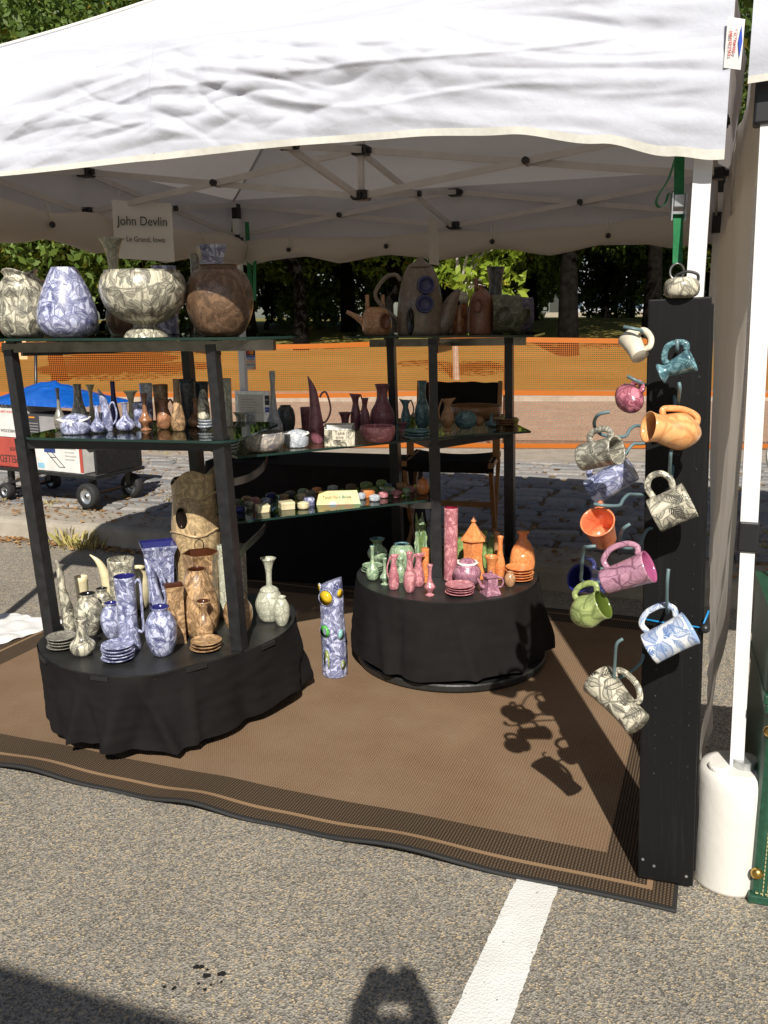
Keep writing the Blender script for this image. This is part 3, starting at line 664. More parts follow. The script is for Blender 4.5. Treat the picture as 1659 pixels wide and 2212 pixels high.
# maker's tag at the front right corner
tg = mesh('maker_tag', [(1.535,-1.575,2.205),(1.572,-1.565,2.198),(1.570,-1.568,2.092),(1.533,-1.578,2.098),(1.552,-1.581,2.15)], [(0,3,4),(3,2,4),(2,1,4),(1,0,4)], MT['paper'], tent)
def facing(p, rz=0, roll=0): return Matrix.Translation(p) @ Matrix.Rotation(rz, 4, 'Z') @ Matrix.Rotation(pi/2, 4, 'X') @ Matrix.Rotation(roll, 4, 'Z')
text('lettering', '1 800 432 3435', .0095, facing((1.544,-1.5835,2.15), .2, -pi/2), MT['redink'], tg)
text('lettering', 'KD Kanopy', .0105, facing((1.5545,-1.5832,2.15), .2, -pi/2), MT['redink'], tg)
mesh('emblem', [(1.5655,-1.577,2.185),(1.561,-1.580,2.15),(1.5655,-1.577,2.115),(1.5695,-1.5755,2.15)], [(0,1,2,3)], MT['blueink'], tg)

nb = make_tent('white canopy tent of the neighbouring stall at right edge', (3.135, 0), False, 21, sides='FBR', fhem=2.07, bases={'FL': (1.695-3.135, -1.5)})
# its long left side wall, zip and crumpled bottom
def wallf(a, b):
    y = -1.44+a*2.9; z = .27+b*(1.95+.42*max(0, 1-a/.22)**.7); low = max(0, 1-b*2.2)
    x = 1.664-.062*b-.034*(y+1.5)+.022*nz(y*2.6, z*.9, 2)+.010*nz(y*7, z*2, 4)-low*low*(.07*(1-a)**3+.03*nz(y*3, z*6, 5)*(1-a))+.02*b
    zz = z+low*(.05*nz(y*5, 1)+(-.02 if a < .05 else 0))
    return (x-3.135, y+.015*nz(z*3, y*4), zz)
wl = sheet('side_wall', wallf, 110, 90, MT['canvas_wall'], nb)
zp = MB()
for i in range(120):
    t = i/119; p = wallf(.004, .34+.33*t); zp.box(p[0]-.007, p[0]-.004+.0015*(i % 2), p[1]-.004, p[1]+.002, p[2]-.0025, p[2]+.0025)
tag(zp.build('zip', MT['white_paint'], wl), kind='stuff')
# guy pole angled out of the neighbouring canopy corner
# leg weight : flat sided white plastic drum clasping the leg
def weight():
    t = thing('leg_weight', 'white plastic weight clasping the neighbouring tent leg', 'weight', (1.685,-1.50,0), 0)
    out = []; n = 28; R0 = .098
    for k in range(n+1):
        a = radians(84)+radians(250)*k/n; out.append((cos(a)*R0, sin(a)*R0))
    zs = [(0,.97),(.012,1),(.30,1),(.325,.975),(.342,.90),(.348,.72)]
    v = []; f = []; m = len(out)
    for z, s in zs:
        for x, y in out: v.append((x*s, y*s, z))
    for i in range(len(zs)-1):
        for k in range(m): f.append((i*m+k, i*m+(k+1) % m, (i+1)*m+(k+1) % m, (i+1)*m+k))
    f += [tuple(range(m))[::-1], tuple(range((len(zs)-1)*m, len(zs)*m))]
    o = mesh('body', v, f, MT['white_plastic'], t); 
    for p in o.data.polygons: p.use_smooth = len(p.vertices) == 4
    v, f = lathe_vf([(.0,.357),(.024,.357),(.027,.353),(.027,.347)], 24); mesh('filler_cap', [(x-.045, y-.035, z) for x, y, z in v], f, MT['white_plastic'], t)
    v, f = tube_vf([(.02,.0,.2),(.02,.0,.37)], .035, 16); mesh('leg_sleeve', v, f, MT['galv'], t)
weight()
opp = make_tent('white canopy tent across the aisle behind the photographer', (.95, -6.465), False, 33)
# green ratchet strap hanging at the front right leg, holding the mug board's ring
def strap():
    t = thing('ratchet_strap', 'green webbing strap with steel buckle beside front right tent leg', 'strap', (1.448,-1.45,1.7))
    X = lambda p: (p[0]-1.448, p[1]+1.45, p[2]-1.7)
    def web(name, pts, w=.0125, seed=0):
        pts = catmull(pts, 6); v = []; f = []
        for i, p in enumerate(pts): v += [X(p+RIGHT*-w), X(p+RIGHT*w), X(p+RIGHT*w+AWAY*.002), X(p+RIGHT*-w+AWAY*.002)]
        for i in range(len(pts)-1):
            for k in range(4): f.append((4*i+k, 4*i+(k+1) % 4, 4*i+4+(k+1) % 4, 4*i+4+k))
        return mesh(name, v, f, MT['strap'], t)
    web('webbing', [(1.440,-1.45,2.06),(1.442,-1.452,1.93),(1.446,-1.455,1.84)])
    web('webbing', [(1.4465,-1.462,1.80),(1.449,-1.46,1.76),(1.451,-1.455,1.70),(1.452,-1.455,1.675)])
    v = []; f = []
    lp = catmull([(1.432,-1.45,1.93),(1.418,-1.455,1.88),(1.398,-1.46,1.845),(1.392,-1.462,1.825),(1.402,-1.466,1.812),(1.415,-1.466,1.822),(1.422,-1.466,1.845),(1.436,-1.466,1.848)], 5)
    for p in lp: v += [X(p-AWAY*.012), X(p+AWAY*.012)]
    f = [(2*i, 2*i+2, 2*i+3, 2*i+1) for i in range(len(lp)-1)]
    mesh('loose_end', v, f, MT['strap'], t, True)
    b = MB(); c = Vector((1.447,-1.47,1.822))-Vector((1.448,-1.45,1.7))
    M4 = Matrix.Translation(c) @ Matrix.Rotation(YAW, 4, 'Z')
    b.xbox(M4, -.013, .013, -.006, .004, -.012, .018, b=.002); b.xbox(M4, -.019, -.015, -.008, .010, -.045, .022, b=.001); b.xbox(M4, .015, .019, -.008, .010, -.045, .022, b=.001); b.xbox(M4, -.015, .015, -.003, .001, -.028, -.022); b.build('buckle', MT['galv'], t)
    rp = [(1.452-1.448+.017*cos(a), -.005, -.045+.02*sin(a)) for a in [i*2*pi/20 for i in range(21)]]
    tube('ring', rp, .0025, MT['steel'], t, 8)
strap()
def strap2():
    t = thing('green_strap', 'green webbing strap hanging by the back left tent leg', 'strap', (-1.36,1.42,0))
    for i, (a, b) in enumerate((((-.02,0,2.16),(.0,-.02,1.62)), ((.035,-.01,1.98),(.03,-.03,1.66)))):
        bar('webbing', a, b, .028, .003, MT['strap'], t)
strap2()
def namesign():
    t = thing('name_sign', 'white paper sign reading John Devlin, Le Grand, Iowa', 'sign', (-1.18,0.0,1.98), YAW)
    w, h = .148, .14
    f = lambda a, b: ((a-.5)*2*w, .012*sin(a*3)*b, (b-.5)*2*h+ (a-.5)*-.02)
    sheet('paper', f, 12, 8, MT['paper'], t)
    text('lettering', 'John Devlin', .062, facing((0,-.006,.045), 0, radians(-2)), MT['ink'], t, xs=.86)
    text('lettering', 'Le Grand, Iowa', .036, facing((.01,-.006,-.042), 0, radians(-2)), MT['ink'], t, xs=.86)
    for x in (-.12, .12): tube('thread', [(x,.005,h-.01),(x+.01,.03,h+.06)], .0015, MT['cream_trim'], t, 5)
namesign()
def papertag():
    t = thing('paper_tag', 'narrow blank paper strip hanging from the canopy frame at centre', 'paper', (.06,.9,1.95), YAW+radians(70))
    sheet('strip', lambda a, b: ((a-.5)*.19, .01*b*b, (b-.5)*.25), 4, 8, MT['paperdim'], t)
papertag()
# ================================================================== RUG
def rug_mat():
    k = NB('woven_rug'); uv = k.uv(); s = k.n('ShaderNodeSeparateXYZ'); k.L(uv, s.inputs[0]); u, v = s.outputs[0], s.outputs[1]
    RW, RL = 3.2, 2.38
    d = k.math('MINIMUM', k.math('MINIMUM', u, k.math('SUBTRACT', RW, u)), k.math('MINIMUM', v, k.math('SUBTRACT', RL, v)))
    def wave(x, f): return k.math('MULTIPLY_ADD', k.math('SINE', k.math('MULTIPLY', x, f)), .5, .5)
    wu, wv = wave(u, 2*pi/.0095), wave(v, 2*pi/.0075)
    diag = wave(k.math('ADD', u, k.math('MULTIPLY', v, .6)), 2*pi/.0085)
    fld = k.mix(k.math('MULTIPLY_ADD', k.math('MULTIPLY', wu, wv), .7, k.math('MULTIPLY', diag, .3)), (.10,.058,.033), (.37,.24,.14))
    n = k.ramp(k.noise(3, 5, uv, .6), .3, .7); fld = k.mix(k.math('MULTIPLY', n, .42), fld, (.30,.215,.14))
    sc_ = k.ramp(k.noise(14, 6, uv, .75), .62, .74); fld = k.mix(k.math('MULTIPLY', sc_, .35), fld, (.36,.30,.23))
    dk = k.mix(k.math('MULTIPLY', k.ramp(wu, .35, .6), k.ramp(wv, .4, .7)), (.035,.024,.017), (.19,.13,.075))
    inb = k.math('LESS_THAN', d, .205); tanb = k.math('COMPARE', d, .075, .008)
    edge = k.math('LESS_THAN', d, .012)
    col = k.mix(inb, fld, dk); col = k.mix(tanb, col, (.28,.18,.10)); col = k.mix(edge, col, (.035,.033,.030))
    k.set(col, .9, spec=.15); k.bump(k.math('ADD', k.math('MULTIPLY', wu, wv), diag), .35, .003); return k.m
MT['rug'] = rug_mat()
RX0, RX1, RY0, RY1 = -1.64, 1.56, -1.712, .668
def rugz(x, y):
    e = max(0, 1-(y-RY0)/.42); rip = .5+.5*sin(x*7.2+1.4*sin(x*2.1)+.8)
    return .006+.03*e*e*rip*rip*min(1, (1.5-x)/.25 if x < 1.5 else 0)+.0015*nz(x*4, y*4)
def rugf(a, b):
    x = RX0+(RX1-RX0)*a; y = RY0+(RY1-RY0)*b; e = max(0, 1-b*6); return (x, y-.010*sin(x*7.2+1.4*sin(x*2.1)+.8)*e*e, rugz(x, y))
rug = sheet('rug', rugf, 260, 150, MT['rug'], uvs=(3.2, 2.38))
tag(rug, 'brown woven outdoor rug with dark striped border under the display', 'rug')
ed = [Vector(rugf(i/260, 0))+Vector((0, -.004, -.001)) for i in range(261)]
tube('edge_binding', ed, .006, MT['rubber'], rug, 6)

# ================================================================== TABLES, RACKS, GLASS
def skirt(name, out, z0, z1, flare, seed, T, hemfn):
    n = len(out); rows = 26; C = Vector((sum(p[0] for p in out)/n, sum(p[1] for p in out)/n, 0)); v = []; f = []
    L_ = 0; acc = []
    for i in range(n): acc.append(L_); L_ += (Vector(out[(i+1) % n])-Vector(out[i])).length
    gr = random.Random(seed); FO = [(gr.uniform(0, 6.28), gr.uniform(.035,.11), gr.choice((.028,.04,-.022,.02)), gr.uniform(-.25,.25)) for _ in range(17)]
    for r in range(rows+1):
        b = r/rows
        for i in range(n):
            s = acc[i]; p = Vector((out[i][0], out[i][1], 0)); nx = Vector(out[(i+1) % n])-Vector(out[i-1]); nr = Vector((nx.y, -nx.x, 0)).normalized()
            th = 2*pi*s/L_
            fold = .030*nz(cos(th)*2.2+seed, sin(th)*2.2, b*.5)*b
            for t0, wd, am, tw in FO: 
                dd = (th-t0-tw*b+pi) % (2*pi)-pi; fold += am*b**.7*math.exp(-(dd/wd)**2)
            crs = .0035*nz(s*9, b*9, seed+5)*min(1, 3*b)
            hz_ = hemfn(th); z = z1+(hz_-z1)*b
            q = p+nr*(.004+flare*b+fold+crs); v.append((q.x, q.y, z))
    for r in range(rows):
        for i in range(n): f.append((r*n+i, (r+1)*n+i, (r+1)*n+(i+1) % n, r*n+(i+1) % n))
    return mesh(name, v, f, MT['black_cloth'], T, True)
def tabletop(name, out, z0, z1, T):
    n = len(out); v = [(x, y, z1) for x, y in out]+[(x, y, z0) for x, y in out]
    o = mesh(name, v, [tuple(range(n)), tuple(range(n, 2*n))[::-1]]+[(i, i+n, (i+1) % n+n, (i+1) % n) for i in range(n)], MT['black_top'], T); return o
def ccw(o): 
    a = sum(o[i][0]*o[(i+1) % len(o)][1]-o[(i+1) % len(o)][0]*o[i][1] for i in range(len(o))); return o if a > 0 else o[::-1]
LOUT = [(-.735,-1.445),(-.594,-1.523),(-.458,-1.552),(-.32,-1.543),(-.2,-1.47),(-.108,-1.338),(-.03,-1.2),(.012,-1.1),(.03,-.933),(-.02,-.76),(-.15,-.6),(-.36,-.56),(-.6,-.66),(-.78,-.9),(-.86,-1.15),(-.83,-1.34)]
lo = ccw([(p.x, p.y) for p in catmull([(x, y, 0) for x, y in LOUT], 10, True)])
tl_ = thing('display_table', 'low black draped table on the left carrying blue and brown pottery', 'table', (0,0,0), 0, 'draped display tables')
tabletop('tabletop', lo, .315, .34, tl_)
skirt('skirt', lo, .04, .334, .004, 4, tl_, lambda th: .05+.05*max(0, nz(cos(th)*2.2+5, sin(th)*2.2, 1))+.018*nz(cos(th)*3, sin(th)*3, 8))
mb = MB()
for i in range(0, len(lo), 23):
    p = Vector((*lo[i], .328)); q = Vector((*lo[(i+5) % len(lo)], .328)); mb.add(*bar_vf(p, q, .022, .016))
tag(mb.build('edge_clips', MT['black_plastic'], tl_), kind='stuff')
box('base', -.7, -.12, -1.3, -.72, .008, .314, MT['black_plastic'], tl_)
ro_ = ccw([(.46+.41*cos(i*2*pi/150), -.165+.42*sin(i*2*pi/150)) for i in range(150)])
tr_ = thing('display_table', 'round black draped table on the right carrying pink, green and orange pottery', 'table', (0,0,0), 0, 'draped display tables')
tabletop('tabletop', ro_, .378, .4, tr_)
skirt('skirt', ro_, .06, .394, .03, 9, tr_, lambda th: .075+.03*nz(cos(th)*1.6+2, sin(th)*1.6, 4)+(.04 if 2.9 < th < 3.6 else 0))
v, f = lathe_vf([(0,.012),(.43,.012),(.435,.02),(.435,.04),(.43,.046),(0,.046)], 80); mesh('base', [(x+.485, y-.17, z) for x, y, z in v], f, MT['black_top'], tr_)
v, f = tube_vf([(.46,-.165,.046),(.46,-.165,.378)], .06, 20); mesh('pedestal', v, f, MT['black_metal'], tr_)

def rack(label, posts, rails):
    t = thing('display_rack', label, 'rack', (0,0,0), 0, 'black display racks')
    for b, p, zs in posts:
        b, p = Vector(b), Vector(p); d = (p-b); o = bar('post', b, p, .037, .037, MT['black_metal'], t)
        k = (zs-b.z)/d.z; bar('sleeve', b+Vector((0,0,.001)), b+d*k, .047, .047, MT['black_metal'], o)
        n1 = (b+d*.35); 
    for a, b, m in rails: bar('rail', a, b, .03, .036, MT[m], t)
    return t
Ll0, Ll1, Lm0, Lm1 = (-.802,-1.30,.34), (-.874,-1.30,1.445), (-.043,-1.176,.34), (-.095,-1.176,1.462)
Lb0, Lb1 = (-.47,-.70,.34), (-.51,-.70,1.445)
def on(a, b, z): a, b = Vector(a), Vector(b); return tuple(a+(b-a)*((z-a.z)/(b.z-a.z)))
rkL = rack('black metal display rack standing on the left table', [(Ll0, Ll1, 1.12), (Lm0, Lm1, 1.14), (Lb0, Lb1, 1.13)],
   [((-.90,-1.302,1.452),(.13,-1.14,1.458),'dark_chrome'), (on(Ll0,Ll1,1.10), on(Lm0,Lm1,1.105), 'black_metal'), (on(Lm0,Lm1,1.095), on(Lb0,Lb1,1.095), 'black_metal'), (on(Ll0,Ll1,1.098), on(Lb0,Lb1,1.098), 'black_metal'), ((-.86,-1.26,1.438), (-.52,-.72,1.44), 'black_metal'), ((-.10,-1.14,1.44), (-.50,-.72,1.442), 'black_metal')])
Rf0, Rf1, Rr0, Rr1, Rb0, Rb1 = (.43,-.224,.4), (.411,-.231,1.432), (.655,.30,.16), (.623,.30,1.425), (.085,.25,.16), (.045,.25,1.41)
rkR = rack('black metal display rack behind the round right table', [(Rf0, Rf1, 1.0), (Rr0, Rr1, 1.0), (Rb0, Rb1, 1.0)],
   [((-.06,.236,1.422),(.70,.318,1.43),'dark_chrome'), (on(Rf0,Rf1,1.0), on(Rr0,Rr1,.995), 'black_metal'), (on(Rf0,Rf1,.998), on(Rb0,Rb1,.99), 'black_metal'), ((.41,-.2,1.412),(.34,.25,1.408),'black_metal')])
for p in (Rr0, Rb0):
    box('foot', p[0]-.028, p[0]+.028, p[1]-.028, p[1]+.028, .009, .17, MT['black_metal'], rkR)
# curved brackets holding the bridging shelves
def bracket(pts, T):
    pts = catmull(pts, 8); v = []; f = []
    for p in pts: v += [p+Vector((0,0,-.014)), p+Vector((0,0,.014))]
    n = len(pts); off = []
    for i, p in enumerate(pts):
        d = (pts[min(i+1, n-1)]-pts[max(i-1, 0)]).normalized(); s = Vector((-d.y, d.x, 0))*.006; off.append(s)
    v2 = [q+off[i//2] for i, q in enumerate(v)]
    f = [(2*i, 2*i+2, 2*i+3, 2*i+1) for i in range(n-1)]; m = len(v)
    f += [(m+2*i+1, m+2*i+3, m+2*i+2, m+2*i) for i in range(n-1)]+[(2*i+1, 2*i+3, m+2*i+3, m+2*i+1) for i in range(n-1)]+[(2*i, m+2*i, m+2*i+2, 2*i+2) for i in range(n-1)]
    return mesh('bracket', v+v2, f, MT['dark_chrome'], T)
bracket([(-.07,-1.15,.965),(-.04,-1.05,.97),(-.06,-.9,.985),(-.12,-.76,1.0)], rkL)
bracket([(-.06,-1.15,.69),(-.08,-1.0,.70),(-.12,-.8,.715),(-.2,-.6,.73)], rkL)
bracket([(.42,-.26,.735),(.33,-.28,.735),(.22,-.22,.735)], rkR)
def glass(label, pts, z, th, name='glass_shelf', n=5, group='glass shelves'):
    o = ccw([(p.x, p.y) for p in catmull([(x, y, 0) for x, y in pts], n, True)]) if n > 1 else ccw(pts)
    m = len(o); t = thing(name, label, 'shelf', (0,0,0), 0, group)
    v = [(x, y, z) for x, y in o]+[(x, y, z-th) for x, y in o]
    fs = [tuple(range(m)), tuple(range(m, 2*m))[::-1]]+[(i, i+m, (i+1) % m+m, (i+1) % m) for i in range(m)]
    mesh('pane', v, fs, [MT['glass'], MT['glass_edge']], t, midx=[0, 0]+[1]*m)
    return t
def rrect(cx, cy, hx, hy, a, r=.08, n=8):
    out = []
    for sx, sy, a0 in ((1,1,0),(-1,1,pi/2),(-1,-1,pi),(1,-1,1.5*pi)):
        for i in range(n+1):
            b = a0+pi/2*i/n; x = sx*(hx-r)+r*cos(b); y = sy*(hy-r)+r*sin(b); out.append((cx+x*cos(a)-y*sin(a), cy+x*sin(a)+y*cos(a)))
    return out
AL = math.atan2(.124,.76)
glass('top glass shelf of the left rack carrying large urns and bowl', [(-.95,-1.2),(-.9,-1.37),(-.6,-1.345),(-.1,-1.25),(.1,-1.12),(.12,-.9),(-.1,-.66),(-.4,-.5),(-.8,-.48),(-1.15,-.62),(-1.18,-.86)], 1.4865, .009)
glass('middle glass shelf of the left rack carrying small blue and copper vases', rrect(-.47,-1.0,.42,.29,AL), 1.1295, .009, n=1)
glass('upper bridging glass shelf between the two racks carrying plum pieces', [(-.13,-.98),(.41,-.27),(.56,-.09),(.78,.09),(.62,.42),(.5,.64),(.16,.62),(-.05,.3),(-.42,-.35),(-.5,-.72)], 1.0345, .009, n=1)
glass('lower bridging glass shelf carrying the trinket boxes', [(-.2,-.9),(.40,-.235),(.32,.10),(.12,.06),(-.42,-.48),(-.44,-.72)], .7555, .009, n=1)
glass('top glass shelf of the right rack carrying teapots and hollow logs', rrect(.36,.16,.43,.34,radians(6)), 1.4675, .009, n=1)
# shims so every pane is carried by its frame
for T, pts in ((rkL, [(-.86,-1.295,1.47,1.477),(-.09,-1.17,1.476,1.4775),(-.505,-.7,1.445,1.4775)]), (rkR, [(.411,-.215,1.432,1.4583),(.623,.30,1.425,1.4583),(.045,.25,1.41,1.4583)])):
    for x, y, z0, z1 in pts: box('pad', x-.02, x+.02, y-.02, y+.02, z0-.004, z1, MT['black_plastic'], T)
